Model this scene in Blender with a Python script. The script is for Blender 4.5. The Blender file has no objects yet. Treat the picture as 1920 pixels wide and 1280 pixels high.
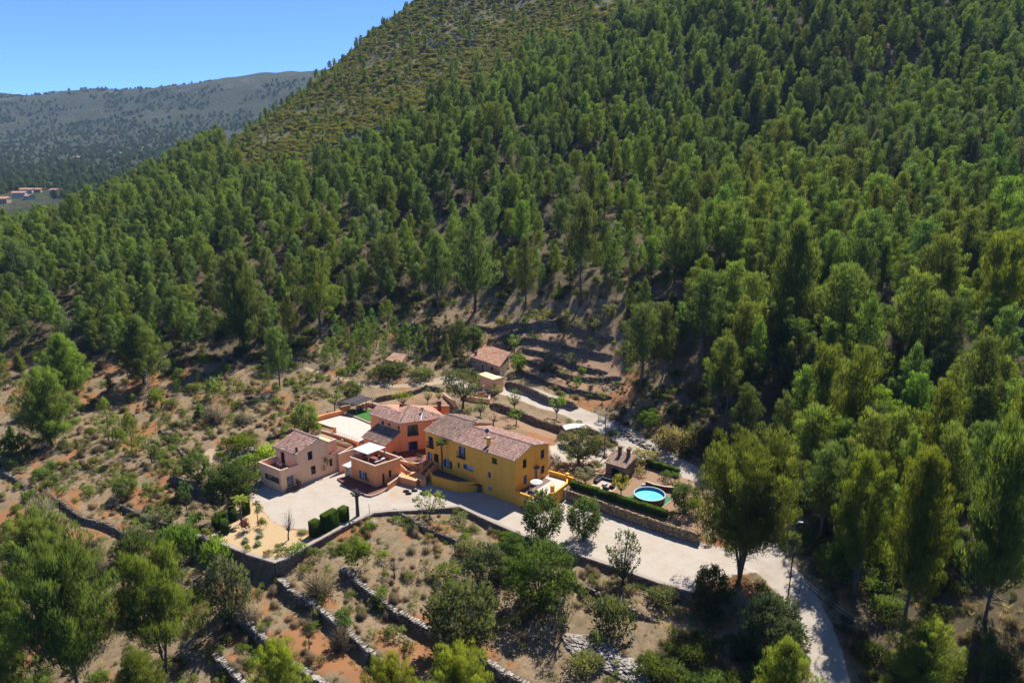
import bpy, bmesh, math, random
import numpy as np
from mathutils import Vector, Matrix
from mathutils.bvhtree import BVHTree
random.seed(7)
rng = np.random.default_rng(7)
C = bpy.context.scene.collection
scene = bpy.context.scene
R = math.radians
# ------------------------------------------------------------------ camera, sky, sun, exposure
CAM_Z, PITCH, FPX = 60.0, R(14.5), 1280.0       # eye height above the drive, downward tilt, focal length for a 1920 px wide frame
cam = bpy.data.objects.new('camera', bpy.data.cameras.new('camera'))
C.objects.link(cam); scene.camera = cam
cam.location = (0, 0, CAM_Z); cam.rotation_euler = (R(90) - PITCH, 0, 0)
cam.data.sensor_width = 36; cam.data.lens = 36 * FPX / 1920
cam.data.clip_start = 0.5; cam.data.clip_end = 12000
SUN_AZ, SUN_EL = 29.0, 55.0                       # degrees right of straight ahead, above the horizon
world = bpy.data.worlds.new('World'); scene.world = world; world.use_nodes = True
wn = world.node_tree.nodes; wl = world.node_tree.links
bg = wn['Background']; skyt = wn.new('ShaderNodeTexSky'); skyt.sky_type = 'NISHITA'
skyt.sun_disc = False; skyt.sun_elevation = R(SUN_EL); skyt.sun_rotation = R(SUN_AZ)
skyt.altitude = 8000; skyt.air_density = 1.0; skyt.dust_density = 0.0; skyt.ozone_density = 10.0
wl.new(skyt.outputs[0], bg.inputs[0]); bg.inputs[1].default_value = 0.115
sd = bpy.data.lights.new('sun', 'SUN'); sd.energy = 3.6; sd.angle = R(0.53); sd.color = (1.0, 0.94, 0.85)
sun = bpy.data.objects.new('sun', sd); C.objects.link(sun)
tosun = Vector((math.sin(R(SUN_AZ)) * math.cos(R(SUN_EL)), math.cos(R(SUN_AZ)) * math.cos(R(SUN_EL)), math.sin(R(SUN_EL))))
sun.rotation_euler = tosun.to_track_quat('Z', 'Y').to_euler()
scene.view_settings.view_transform = 'Standard'; scene.view_settings.look = 'None'
scene.view_settings.gamma = 1.0; scene.view_settings.use_curve_mapping = False
scene.view_settings.exposure = 1.45
try:
    scene.cycles.max_bounces = 6; scene.cycles.transparent_max_bounces = 6; scene.cycles.volume_bounces = 0
    scene.cycles.volume_step_rate = 4
except Exception: pass

# ------------------------------------------------------------------ seeing: pixels of the photograph to places
cp, sp = math.cos(PITCH), math.sin(PITCH)
EYE = Vector((0, 0, CAM_Z))
def ray(px, py):
    a = (px - 960) / FPX; b = (640 - py) / FPX
    return Vector((a, cp + sp * b, -sp + cp * b))
def at(px, py, z=0.0):
    d = ray(px, py); t = (z - CAM_Z) / d.z
    return Vector((d.x * t, d.y * t, z))
def at_t(px, py, t):
    d = ray(px, py); return Vector((d.x * t, d.y * t, CAM_Z + d.z * t))
def proj(x, y, z):
    zc = y * cp - (z - CAM_Z) * sp; yc = y * sp + (z - CAM_Z) * cp
    return 960 + FPX * x / zc, 640 - FPX * yc / zc
def depth(p): return p[1] * cp - (p[2] - CAM_Z) * sp
def wr(A, an, px, py):
    """where the sight line of a pixel meets the upright plane through A with heading an: (distance along, height)"""
    d = ray(px, py); c, s = math.cos(R(an)), math.sin(R(an))
    det = -d.x * s + c * d.y
    t = (-A[0] * s + c * A[1]) / det
    return (d.x * A[1] - d.y * A[0]) / det, CAM_Z + t * d.z
def wp(A, an, S, z=0.0): return Vector((A[0] + S * math.cos(R(an)), A[1] + S * math.sin(R(an)), z))
def head(a, b): return math.degrees(math.atan2(b[1] - a[1], b[0] - a[0]))
def Z(ox, oy, s): return lambda x, y: (ox + x / s, oy + y / s)

# ------------------------------------------------------------------ scene helpers
def tag(o, label=None, cat=None, group=None, kind=None):
    if label: o['label'] = label
    if cat: o['category'] = cat
    if group: o['group'] = group
    if kind: o['kind'] = kind
    return o
def empty(name, loc=(0, 0, 0), label=None, cat=None, group=None):
    o = bpy.data.objects.new(name, None); C.objects.link(o); o.location = loc; o.empty_display_size = .3
    return tag(o, label, cat, group)
class MB:
    """collects polygons, then becomes one mesh object"""
    def __init__(s): s.v = []; s.f = []; s.t = []; s.tint = .5
    def quad(s, *p):
        n = len(s.v); s.v.extend([tuple(q) for q in p]); s.f.append(tuple(range(n, n + len(p)))); s.t.append(s.tint)
    def hexa(s, b, t):
        """b, t: bottom and top rings, counter-clockwise from above"""
        n = len(b)
        s.quad(*t); s.quad(*b[::-1])
        for i in range(n):
            j = (i + 1) % n; s.quad(b[i], b[j], t[j], t[i])
    def prism(s, poly, z0, z1):
        s.hexa([(p[0], p[1], z0) for p in poly], [(p[0], p[1], z1) for p in poly])
    def box(s, c, size, an=0.0, M=None):
        """box standing on c, heading an (degrees)"""
        x, y, z = size[0] / 2, size[1] / 2, size[2]; ca, sa = math.cos(R(an)), math.sin(R(an))
        P = lambda X, Y, W: (c[0] + X * ca - Y * sa, c[1] + X * sa + Y * ca, c[2] + W)
        r = [(-x, -y), (x, -y), (x, y), (-x, y)]
        s.hexa([P(a, b, 0) for a, b in r], [P(a, b, z) for a, b in r])
    def tube(s, pts, rad, n=6, cap=True):
        pts = [Vector(p) for p in pts]
        if not hasattr(rad, '__len__'): rad = [rad] * len(pts)
        rings = []
        for i, p in enumerate(pts):
            d = (pts[min(i + 1, len(pts) - 1)] - pts[max(i - 1, 0)]).normalized()
            a = d.orthogonal().normalized() if abs(d.z) < .9 else Vector((1, 0, 0)).cross(d).normalized()
            b = d.cross(a)
            k = len(s.v)
            for j in range(n):
                w = 2 * math.pi * j / n; s.v.append(tuple(p + (a * math.cos(w) + b * math.sin(w)) * rad[i]))
            rings.append(k)
        for a, b in zip(rings, rings[1:]):
            for j in range(n):
                k = (j + 1) % n; s.f.append((a + j, a + k, b + k, b + j)); s.t.append(s.tint)
        if cap:
            s.f.append(tuple(range(rings[-1], rings[-1] + n))); s.t.append(s.tint)
            s.f.append(tuple(range(rings[0], rings[0] + n))[::-1]); s.t.append(s.tint)
    def cyl(s, c, r0, r1, h, n=16):
        s.hexa([(c[0] + r0 * math.cos(2 * math.pi * i / n), c[1] + r0 * math.sin(2 * math.pi * i / n), c[2]) for i in range(n)],
               [(c[0] + r1 * math.cos(2 * math.pi * i / n), c[1] + r1 * math.sin(2 * math.pi * i / n), c[2] + h) for i in range(n)])
    def blob(s, c, r, n=7, m=5, jit=0.0):
        k = len(s.v); rr = random.Random(len(s.v))
        for i in range(m + 1):
            th = math.pi * i / m
            for j in range(n):
                w = 2 * math.pi * j / n; q = 1 + jit * (rr.random() - .5)
                s.v.append((c[0] + r[0] * q * math.sin(th) * math.cos(w), c[1] + r[1] * q * math.sin(th) * math.sin(w), c[2] + r[2] * q * math.cos(th)))
        for i in range(m):
            for j in range(n):
                a = k + i * n + j; b = k + i * n + (j + 1) % n; s.f.append((a, a + n, b + n, b)); s.t.append(s.tint)
    def stone(s, c, size, an, rr):
        """a rough block"""
        x, y, z = size[0] / 2, size[1] / 2, size[2] / 2; ca, sa = math.cos(R(an)), math.sin(R(an))
        k = len(s.v)
        for dz in (-1, 1):
            for dx, dy in ((-1, -1), (1, -1), (1, 1), (-1, 1)):
                X = dx * x * rr.uniform(.72, 1.05); Y = dy * y * rr.uniform(.75, 1.05); W = dz * z * rr.uniform(.75, 1.05)
                s.v.append((c[0] + X * ca - Y * sa, c[1] + X * sa + Y * ca, c[2] + W))
        tn = rr.random()
        for q in ((3, 2, 1, 0), (4, 5, 6, 7), (0, 1, 5, 4), (1, 2, 6, 5), (2, 3, 7, 6), (3, 0, 4, 7)):
            s.f.append(tuple(k + i for i in q)); s.t.append(tn)
    def build(s, name, mat, parent=None, smooth=False, origin=None):
        me = bpy.data.meshes.new(name)
        V = s.v
        if origin is not None: V = [(x - origin[0], y - origin[1], z - origin[2]) for x, y, z in V]
        me.from_pydata(V, [], s.f); me.update()
        at_ = me.attributes.new('tint', 'FLOAT', 'FACE'); at_.data.foreach_set('value', s.t)
        me.materials.append(mat)
        if smooth: me.polygons.foreach_set('use_smooth', [True] * len(me.polygons))
        o = bpy.data.objects.new(name, me); C.objects.link(o)
        if origin is not None: o.location = origin
        if parent is not None:
            o.parent = parent
            o.matrix_parent_inverse = Matrix.Translation(-Vector(parent_loc(parent)))
        return o
def parent_loc(p): return p.location

# ------------------------------------------------------------------ materials
MATS = {}
K = .60       # measured reflectances are a little below the first estimates; one factor keeps their ratios
kcol = lambda c: tuple(x * K for x in c)
kst = lambda st: [(p, kcol(c)) for p, c in st]
def newmat(name):
    m = bpy.data.materials.new(name); m.use_nodes = True; nt = m.node_tree
    for n in list(nt.nodes): nt.nodes.remove(n)
    return m, nt, (lambda t, **k: _node(nt, t, k)), nt.links.new
def _node(nt, t, k):
    n = nt.nodes.new(t)
    for a, b in k.items():
        if a.startswith('i_'): n.inputs[a[2:].replace('_', ' ')].default_value = b
        elif a.startswith('n_'): n.inputs[int(a[2:])].default_value = b
        else: setattr(n, a, b)
    return n
def c4(c): return (c[0], c[1], c[2], 1)
def ramp(N, stops):
    r = N('ShaderNodeValToRGB'); e = r.color_ramp.elements
    while len(e) < len(stops): e.new(.5)
    for q, (p, c) in zip(e, stops): q.position = p; q.color = c4(c) if hasattr(c, '__len__') else (c, c, c, 1)
    return r
def mixc(N, L, fac, a, b, blend='MIX'):
    m = N('ShaderNodeMix', data_type='RGBA', blend_type=blend)
    for i, q in ((0, fac), (6, a), (7, b)):
        if isinstance(q, (int, float)): m.inputs[i].default_value = q
        elif isinstance(q, tuple): m.inputs[i].default_value = c4(q)
        else: L(q, m.inputs[i])
    return m.outputs[2]
def mat(name, col, col2=None, scale=3.0, rough=.85, bump=.15, bscale=None, spec=.3, metal=0.0, tint=0.0, stain=0.0, k=None):
    """plain surface: two colours mixed by noise, fine relief, optional vertical weather streaks and per-piece variation"""
    if name in MATS: return MATS[name]
    if k is None: col = kcol(col); col2 = kcol(col2) if col2 else None
    m, nt, N, L = newmat(name)
    out = N('ShaderNodeOutputMaterial'); b = N('ShaderNodeBsdfPrincipled'); L(b.outputs[0], out.inputs[0])
    tc = N('ShaderNodeTexCoord')
    n1 = N('ShaderNodeTexNoise', i_Scale=scale, i_Detail=6.0, i_Roughness=.65); L(tc.outputs['Object'], n1.inputs['Vector'])
    rp = ramp(N, [(.32, 0.0), (.68, 1.0)]); L(n1.outputs[0], rp.inputs[0])
    c = mixc(N, L, rp.outputs[0], tuple(col), tuple(col2 or [x * .75 for x in col]))
    if stain:
        mp = N('ShaderNodeMapping'); mp.inputs['Scale'].default_value = (1.6, 1.6, .12); L(tc.outputs['Object'], mp.inputs[0])
        n3 = N('ShaderNodeTexNoise', i_Scale=1.0, i_Detail=5.0, i_Roughness=.7); L(mp.outputs[0], n3.inputs['Vector'])
        r3 = ramp(N, [(.48, 0.0), (.75, stain)]); L(n3.outputs[0], r3.inputs[0])
        c = mixc(N, L, r3.outputs[0], c, tuple(x * .55 + .03 for x in col))
    if tint:
        a = N('ShaderNodeAttribute', attribute_name='tint')
        mr = N('ShaderNodeMapRange', i_To_Min=1 - tint, i_To_Max=1 + tint); L(a.outputs['Fac'], mr.inputs[0])
        cb = N('ShaderNodeCombineColor'); [L(mr.outputs[0], cb.inputs[i]) for i in range(3)]
        c = mixc(N, L, 1.0, c, cb.outputs[0], 'MULTIPLY')
    L(c, b.inputs['Base Color'])
    b.inputs['Roughness'].default_value = rough; b.inputs['Metallic'].default_value = metal
    b.inputs['Specular IOR Level'].default_value = spec
    if bump:
        n2 = N('ShaderNodeTexNoise', i_Scale=bscale or scale * 6, i_Detail=4.0); L(tc.outputs['Object'], n2.inputs['Vector'])
        bp = N('ShaderNodeBump', i_Strength=bump, i_Distance=.05); L(n2.outputs[0], bp.inputs['Height']); L(bp.outputs[0], b.inputs['Normal'])
    MATS[name] = m
    return m
def roof_mat(name, stops, scale=1.3, lichen=.3):
    stops = kst(stops)
    m, nt, N, L = newmat(name)
    out = N('ShaderNodeOutputMaterial'); b = N('ShaderNodeBsdfPrincipled', i_Roughness=.9); L(b.outputs[0], out.inputs[0])
    b.inputs['Specular IOR Level'].default_value = .2
    a = N('ShaderNodeAttribute', attribute_name='tint'); rp = ramp(N, stops); L(a.outputs['Fac'], rp.inputs[0])
    tc = N('ShaderNodeTexCoord'); n1 = N('ShaderNodeTexNoise', i_Scale=.45, i_Detail=7.0, i_Roughness=.75); L(tc.outputs['Object'], n1.inputs['Vector'])
    r2 = ramp(N, [(.45, 0.0), (.7, lichen)]); L(n1.outputs[0], r2.inputs[0])
    c = mixc(N, L, r2.outputs[0], rp.outputs[0], (.23, .19, .13))
    n2 = N('ShaderNodeTexNoise', i_Scale=6.0, i_Detail=5.0); L(tc.outputs['Object'], n2.inputs['Vector'])
    r3 = ramp(N, [(.3, .6), (.7, 1.25)]); L(n2.outputs[0], r3.inputs[0])
    c = mixc(N, L, 1.0, c, r3.outputs[0], 'MULTIPLY'); L(c, b.inputs['Base Color'])
    return m
def stone_mat(name, stops, scale=2.4, tinted=False, bump=.9):
    """rubble stonework: cells with darker joints"""
    stops = kst(stops)
    m, nt, N, L = newmat(name)
    out = N('ShaderNodeOutputMaterial'); b = N('ShaderNodeBsdfPrincipled', i_Roughness=.95); L(b.outputs[0], out.inputs[0])
    b.inputs['Specular IOR Level'].default_value = .15
    tc = N('ShaderNodeTexCoord')
    n2 = N('ShaderNodeTexNoise', i_Scale=5.0, i_Detail=6.0, i_Roughness=.7); L(tc.outputs['Object'], n2.inputs['Vector'])
    if tinted:
        a = N('ShaderNodeAttribute', attribute_name='tint'); fac = a.outputs['Fac']
    else:
        mp = N('ShaderNodeMapping'); mp.inputs['Scale'].default_value = (1, 1, 1.6); L(tc.outputs['Object'], mp.inputs[0])
        v = N('ShaderNodeTexVoronoi', i_Scale=scale); L(mp.outputs[0], v.inputs['Vector'])
        sx = N('ShaderNodeSeparateColor'); L(v.outputs['Color'], sx.inputs[0]); fac = sx.outputs[0]
    rp = ramp(N, stops); L(fac, rp.inputs[0]); c = rp.outputs[0]
    r3 = ramp(N, [(.3, .65), (.7, 1.2)]); L(n2.outputs[0], r3.inputs[0])
    c = mixc(N, L, 1.0, c, r3.outputs[0], 'MULTIPLY')
    if not tinted:
        v2 = N('ShaderNodeTexVoronoi', feature='DISTANCE_TO_EDGE', i_Scale=scale); L(mp.outputs[0], v2.inputs['Vector'])
        r4 = ramp(N, [(.0, 0.0), (.09, 1.0)]); L(v2.outputs[0], r4.inputs[0])
        c = mixc(N, L, r4.outputs[0], tuple(x * .45 for x in stops[0][1]), c)
        bp = N('ShaderNodeBump', i_Strength=bump, i_Distance=.08); L(r4.outputs[0], bp.inputs['Height']); L(bp.outputs[0], b.inputs['Normal'])
    else:
        bp = N('ShaderNodeBump', i_Strength=.5, i_Distance=.05); L(n2.outputs[0], bp.inputs['Height']); L(bp.outputs[0], b.inputs['Normal'])
    L(c, b.inputs['Base Color'])
    return m
def foliage_mat(name, trans=.35):
    """leaf colour = the plant's own object colour, varied per spray (tint) and per plant (random)"""
    m, nt, N, L = newmat(name)
    out = N('ShaderNodeOutputMaterial'); oi = N('ShaderNodeObjectInfo')
    a = N('ShaderNodeAttribute', attribute_name='tint')
    mr = N('ShaderNodeMapRange', i_To_Min=.62, i_To_Max=1.42); L(a.outputs['Fac'], mr.inputs[0])
    mr2 = N('ShaderNodeMapRange', i_To_Min=.78, i_To_Max=1.25); L(oi.outputs['Random'], mr2.inputs[0])
    mu = N('ShaderNodeMath', operation='MULTIPLY'); L(mr.outputs[0], mu.inputs[0]); L(mr2.outputs[0], mu.inputs[1])
    cb = N('ShaderNodeCombineColor'); [L(mu.outputs[0], cb.inputs[i]) for i in range(3)]
    c = mixc(N, L, 1.0, oi.outputs['Color'], cb.outputs[0], 'MULTIPLY')
    hs = N('ShaderNodeHueSaturation'); mr3 = N('ShaderNodeMapRange', i_To_Min=.485, i_To_Max=.512); L(oi.outputs['Random'], mr3.inputs[0])
    L(mr3.outputs[0], hs.inputs['Hue']); L(c, hs.inputs['Color'])
    d = N('ShaderNodeBsdfDiffuse'); t = N('ShaderNodeBsdfTranslucent'); mx = N('ShaderNodeMixShader', n_0=trans)
    tcol = mixc(N, L, 1.0, hs.outputs[0], (1.75, 1.72, .85), 'MULTIPLY')
    L(hs.outputs[0], d.inputs[0]); L(tcol, t.inputs[0]); L(d.outputs[0], mx.inputs[1]); L(t.outputs[0], mx.inputs[2])
    L(mx.outputs[0], out.inputs[0])
    return m
M_LEAF = foliage_mat('foliage', .48)
M_BARK = mat('bark', (.10, .08, .065), (.17, .14, .115), scale=4, bump=.6)
M_BARKG = mat('grey_bark', (.20, .17, .15), (.28, .25, .22), scale=4, bump=.6)
# ------------------------------------------------------------------ terrain
def tps_fit(P):
    P = np.array(P, float); n = len(P); S = 100.0; xy = P[:, :2] / S
    d = np.hypot(*(xy[:, None] - xy[None]).transpose(2, 0, 1)); K = np.where(d > 0, d * d * np.log(d + 1e-12), 0) + np.eye(n) * .02
    Q = np.c_[np.ones(n), xy]; A = np.block([[K, Q], [Q.T, np.zeros((3, 3))]])
    w = np.linalg.solve(A, np.r_[P[:, 2], 0, 0, 0])
    def f(X, Y):
        X = np.asarray(X, float) / S; Y = np.asarray(Y, float) / S
        r = w[n] + w[n + 1] * X + w[n + 2] * Y
        for i in range(n):
            dd = (X - xy[i, 0]) ** 2 + (Y - xy[i, 1]) ** 2
            r = r + w[i] * .5 * dd * np.log(dd + 1e-12)
        return r
    return f
CZ = [  # (px, py, height) on the low ground
    (510, 1090, -2.6), (870, 975, -1.3), (1300, 1118, -1.2), (500, 1200, -5), (700, 1275, -5.6), (400, 1280, -7.5), (1000, 1275, -4.2), (1300, 1200, -2.2),
    (1550, 1270, -2.4), (1500, 1110, -.9), (1420, 1075, -.3), (1700, 1275, -1.2), (1700, 1160, 1.0), (1900, 1270, 0.5), (1900, 1120, 5.5), (1560, 1020, 3.0), (200, 1260, -8), (0, 1260, -8.5),
    (100, 1010, -4), (0, 900, -1.5), (250, 910, -1.2), (120, 800, 1.2), (300, 790, 1.4), (450, 800, 2.0), (100, 690, 4.6), (560, 760, 3.0), (0, 690, 4.8), (480, 690, 6), (330, 1000, -3.4), (0, 1080, -6),
    (600, 1000, -.3), (800, 940, 0), (500, 930, 0), (1200, 1040, 0), (1000, 960, 0), (660, 900, 0),
    (900, 600, 14), (1100, 640, 12.5), (920, 717, 6), (1040, 725, 5.8), (840, 712, 5.6), (640, 712, 5.2), (740, 740, 4.2), (1100, 775, 4.0), (1190, 830, 2.0), (1290, 885, .9), (1360, 925, .5), (1150, 870, 1.9),
    (780, 780, 3.4), (1000, 800, 3.3), (640, 790, 3.2), (1230, 930, 1.8), (1150, 700, 8.6), (1280, 790, 6.0), (700, 640, 10.5),
    (1060, 1380, -5), (1500, 1380, -3.4), (300, 1400, -10), (1900, 1400, -2), (-300, 1000, -4), (-400, 700, 4), (2300, 1150, 14)]
CT = [  # (px, py, distance) on the hillside
    (1480, 655, 157), (1100, 570, 190), (1000, 510, 215), (860, 345, 268), (860, 215, 325), (700, 345, 283), (600, 215, 420), (1280, 560, 180),
    (600, 150, 510), (690, 75, 560), (790, 0, 600), (1000, 0, 510), (1280, 5, 380), (1600, 110, 288), (1900, 20, 290), (1850, 575, 150), (1850, 310, 217), (1300, 435, 228), (1500, 265, 268),
    (150, 475, 256), (105, 448, 330), (300, 340, 405), (400, 288, 440), (500, 222, 480), (0, 472, 300), (0, 560, 220), (200, 610, 205), (300, 510, 235), (600, 460, 240), (450, 345, 325), (1650, 850, 128), (1500, 900, 128), (1400, 780, 142), (1900, 850, 116),
    (1000, -160, 600), (1400, -160, 460), (1900, -200, 380), (2400, 100, 300), (2300, 600, 170), (2600, -100, 380), (-400, 480, 320), (-900, 620, 250), (-800, 500, 380)]
CP = [tuple(at(a, b, z)) for a, b, z in CZ] + [tuple(at_t(a, b, t)) for a, b, t in CT]
for a, b, t, dt, dz in ((105, 448, 330, 110, 24), (300, 340, 405, 110, 34), (500, 222, 480, 110, 40), (600, 150, 510, 110, 45), (790, 0, 600, 120, 20), (0, 472, 300, 110, 26)):
    p = at_t(a, b, t); q = at_t(a, b, t + dt); CP.append((q.x, q.y, p.z - dz))
tps = tps_fit(CP)
def vnoise(X, Y, sc, seed=0):
    """cheap smooth value noise on arrays, 0..1"""
    r = np.random.default_rng(seed); T = r.random((256, 256))
    x = np.asarray(X) / sc + 1000; y = np.asarray(Y) / sc + 1000
    i = np.floor(x).astype(int); j = np.floor(y).astype(int); u = x - i; v = y - j; u = u * u * (3 - 2 * u); v = v * v * (3 - 2 * v)
    g = lambda a, b: T[a % 256, b % 256]
    return (g(i, j) * (1 - u) + g(i + 1, j) * u) * (1 - v) + (g(i, j + 1) * (1 - u) + g(i + 1, j + 1) * u) * v
def fbm(X, Y, sc, seed=0): return .5 * vnoise(X, Y, sc, seed) + .3 * vnoise(X, Y, sc / 2.3, seed + 1) + .2 * vnoise(X, Y, sc / 5.1, seed + 2)
def poly_sd(X, Y, poly):
    """signed distance to a polygon, negative inside"""
    P = np.array([(p[0], p[1]) for p in poly]); d = np.full(X.shape, 1e9); ins = np.zeros(X.shape, bool)
    for a, b in zip(P, np.roll(P, -1, 0)):
        e = b - a; w0 = X - a[0]; w1 = Y - a[1]; t = np.clip((w0 * e[0] + w1 * e[1]) / (e @ e + 1e-9), 0, 1)
        d = np.minimum(d, np.hypot(w0 - e[0] * t, w1 - e[1] * t))
        c = (a[1] > Y) != (b[1] > Y)
        ins ^= c & (X < e[0] * (Y - a[1]) / (e[1] if abs(e[1]) > 1e-9 else 1e-9) + a[0])
    return np.where(ins, -d, d)
def line_sd(X, Y, pts):
    """(unsigned distance, side: + on the left of the line, position 0..1 along it)"""
    P = np.array([(p[0], p[1]) for p in pts]); d = np.full(X.shape, 1e9); side = np.zeros(X.shape); u = np.zeros(X.shape)
    seg = np.hypot(*np.diff(P, axis=0).T); cum = np.r_[0, np.cumsum(seg)]
    for i, (a, b) in enumerate(zip(P, P[1:])):
        e = b - a; w0 = X - a[0]; w1 = Y - a[1]; t = np.clip((w0 * e[0] + w1 * e[1]) / (e @ e + 1e-9), 0, 1)
        q = np.hypot(w0 - e[0] * t, w1 - e[1] * t); k = q < d
        side = np.where(k, np.sign(e[0] * w1 - e[1] * w0), side); u = np.where(k, (cum[i] + seg[i] * t) / cum[-1], u); d = np.where(k, q, d)
    return d, side, u
sm = lambda a, b, x: (lambda t: t * t * (3 - 2 * t))(np.clip((x - a) / (b - a), 0, 1))
def WL(pts, zs):
    if not hasattr(zs, '__len__'): zs = [zs] * len(pts)
    return [at(p[0], p[1], z) for p, z in zip(pts, zs)]
# the big retaining wall below the drive, and the wall under the pool garden
W1 = WL([(372, 1003), (398, 1012), (421, 1019), (452, 1032), (466, 1038), (516, 1053), (539, 1045), (572, 1025), (609, 1005), (640, 988), (700, 961), (730, 958), (778, 956), (862, 949), (919, 976), (981, 1003), (1012, 1013), (1075, 1036), (1150, 1061), (1237, 1092), (1297, 1108)], 0.15)
W2 = WL([(1064, 919), (1126, 940), (1190, 962.5), (1261, 986), (1312, 1003)], [1.8, 1.8, 1.8, 1.8, 1.6])
DRIVE = [p for p in W1] + WL([(1345, 1082), (1420, 1072), (1360, 1040), (1312, 1021), (1261, 1003), (1190, 975), (1124, 954), (1063, 934), (1000, 925), (870, 880), (800, 850), (700, 860), (640, 862), (600, 882), (540, 880), (500, 880), (470, 925), (430, 950), (400, 985)], 0)
POOLG = W2 + WL([(1330, 960), (1300, 900), (1215, 872), (1140, 884), (1060, 884), (1032, 884), (1040, 905)], 1.8)
BACK = WL([(700, 790), (640, 772), (600, 790), (640, 840), (690, 850), (760, 835), (800, 800), (830, 790), (960, 835), (1028, 850), (1040, 850), (1000, 812), (880, 772), (770, 765)], 3.2)
# dry-stone terrace walls: picture line of the top edge, height of the step, how far the step reaches, and what tells it from the others
WALLS = [
    ([(400, 1228), (430, 1254), (470, 1290)], 1.7, 5, -6.2, 'low pale rubble wall at the bottom left below two young trees'),
    ([(427, 1147), (459, 1168), (485, 1191), (545, 1236), (624, 1282)], 1.9, 5.5, -4.6, 'dry stone terrace wall with a broken middle, second from the bottom left'),
    ([(519, 1095), (549, 1119), (582, 1134), (631, 1168), (667, 1192), (738, 1245), (790, 1285)], 1.5, 5, -3.4, 'long dry stone terrace wall starting under the garden wall corner'),
    ([(640, 1074), (672, 1099), (699, 1117), (740, 1142), (784, 1163), (840, 1190), (894, 1216), (944, 1247), (1012, 1277)], 1.5, 5, -2.6, 'long dry stone terrace wall running under the big dark bush'),
    ([(740, 969), (800, 1000), (875, 1025), (931, 1050), (1000, 1075), (1094, 1103), (1187, 1144), (1231, 1160)], .9, 4, -1.6, 'uppermost dry stone wall right below the drive wall'),
    ([(221, 941), (277, 964), (325, 978), (365, 993)], .9, 4, -1.6, 'dry stone wall on the left above the young fruit tree plot'),
    ([(104, 934), (133, 953), (154, 966), (198, 975), (233, 990), (262, 1006)], .9, 4, -2.2, 'broken dry stone wall on the red earth at the left'),
    ([(6, 889), (30, 900), (52, 913)], .8, 4, -1.4, 'short dark dry stone wall at the left edge'),
    ([(300, 803), (325, 826), (352, 852)], .7, 3, 1.4, 'short diagonal dry stone wall left of the pale house'),
    ([(321, 894), (354, 904), (400, 921), (425, 934)], 2.2, 6, -.2, 'high stone wall casting a dark shadow below the sandy path'),
    ([(321, 894), (306, 906), (290, 917)], .9, 4, -.4, 'short pale wall branching off the high stone wall'),
    ([(498, 817), (522, 811), (549, 803)], .9, 4, 2.6, 'grey wall behind the roof of the pale house'),
    ([(948, 708), (990, 717), (1027, 730), (1062, 735), (1085, 741)], 1.9, 5, 7.4, 'stone wall along the dirt road below the terraced plots'),
    ([(971, 690), (1001, 698), (1046, 709), (1095, 718), (1148, 729)], .85, 4, 8.2, 'lowest terrace wall of the plots behind the stone hut'),
    ([(984, 673), (1016, 681), (1065, 692), (1121, 699), (1166, 705)], .85, 4, 9.3, 'second terrace wall up behind the stone hut'),
    ([(979, 656), (1018, 662), (1059, 671), (1091, 679), (1140, 688)], .85, 4, 10.5, 'third terrace wall up behind the stone hut'),
    ([(915, 643), (945, 648), (979, 642), (1039, 651), (1102, 662), (1148, 670)], .85, 4, 11.5, 'fourth terrace wall up, passing the bright green fruit tree'),
    ([(930, 630), (971, 628), (1005, 628), (1059, 634), (1102, 643), (1151, 652)], .85, 4, 12.6, 'fifth terrace wall up, below the grey olive trees'),
    ([(889, 606), (919, 612), (971, 615), (1005, 621), (1060, 624)], .85, 4, 14.0, 'topmost terrace wall at the foot of the tall pines'),
    ([(919, 752), (969, 764.5), (1011, 779), (1065, 791.5)], 1.7, 4, 5.0, 'long stone wall behind the yellow house under the dirt road'),
    ([(700, 741), (742, 735.5), (779, 730), (798, 724), (832, 730)], 1.1, 4, 5.2, 'curved stone wall below the footpath behind the orange house'),
    ([(1060, 806), (1073, 798), (1089, 797), (1108, 803), (1136, 815), (1160, 824)], 1.2, 2.5, 3.4, 'curved stone wall round the verge at the road fork'),
    ([(1205, 902), (1220, 904), (1242, 908), (1261, 913)], .9, 3, 2.7, 'low curved brick edged wall behind the round pool'),
]
WALLP = [(WL(p, z), h, D, lab) for p, h, D, z, lab in WALLS]
def height(X, Y, detail=True):
    X = np.asarray(X, float); Y = np.asarray(Y, float); z = tps(X, Y)
    dist = np.hypot(X, Y)
    amp = np.clip((dist - 100) / 150, .12, 1)
    z = z + (fbm(X, Y, 42, 3) - .5) * 7 * np.clip((z - 12) / 25, 0, 1) + (fbm(X, Y, 9, 5) - .5) * 1.0 * amp
    near = (dist < 260)
    if near.any():
        x = X[near]; y = Y[near]; q = z[near]
        for poly, zz, b in ((BACK, 3.2, 3.0), (POOLG, 1.8, .5), (DRIVE, 0.0, .45)):
            sd = poly_sd(x, y, poly); w = 1 - sm(0, b, sd); q = q * (1 - w) + zz * w
        sdd = np.minimum(poly_sd(x, y, DRIVE), poly_sd(x, y, POOLG))
        keep = sm(.2, 1.2, sdd)
        # below the big wall the ground must stay lower than the drive
        for pts, h, D, lab in WALLP:
            d, s, u = line_sd(x, y, pts); e = np.minimum(1, np.minimum(u, 1 - u) / .06) * h / 2 * np.clip(1 - d / D, 0, 1) * keep
            st = np.clip(s * d / .35, -1, 1)
            q = q + e * st
        if detail: q = q + (fbm(x, y, 2.2, 8) - .5) * .35 * keep
        z[near] = q
    return z
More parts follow.
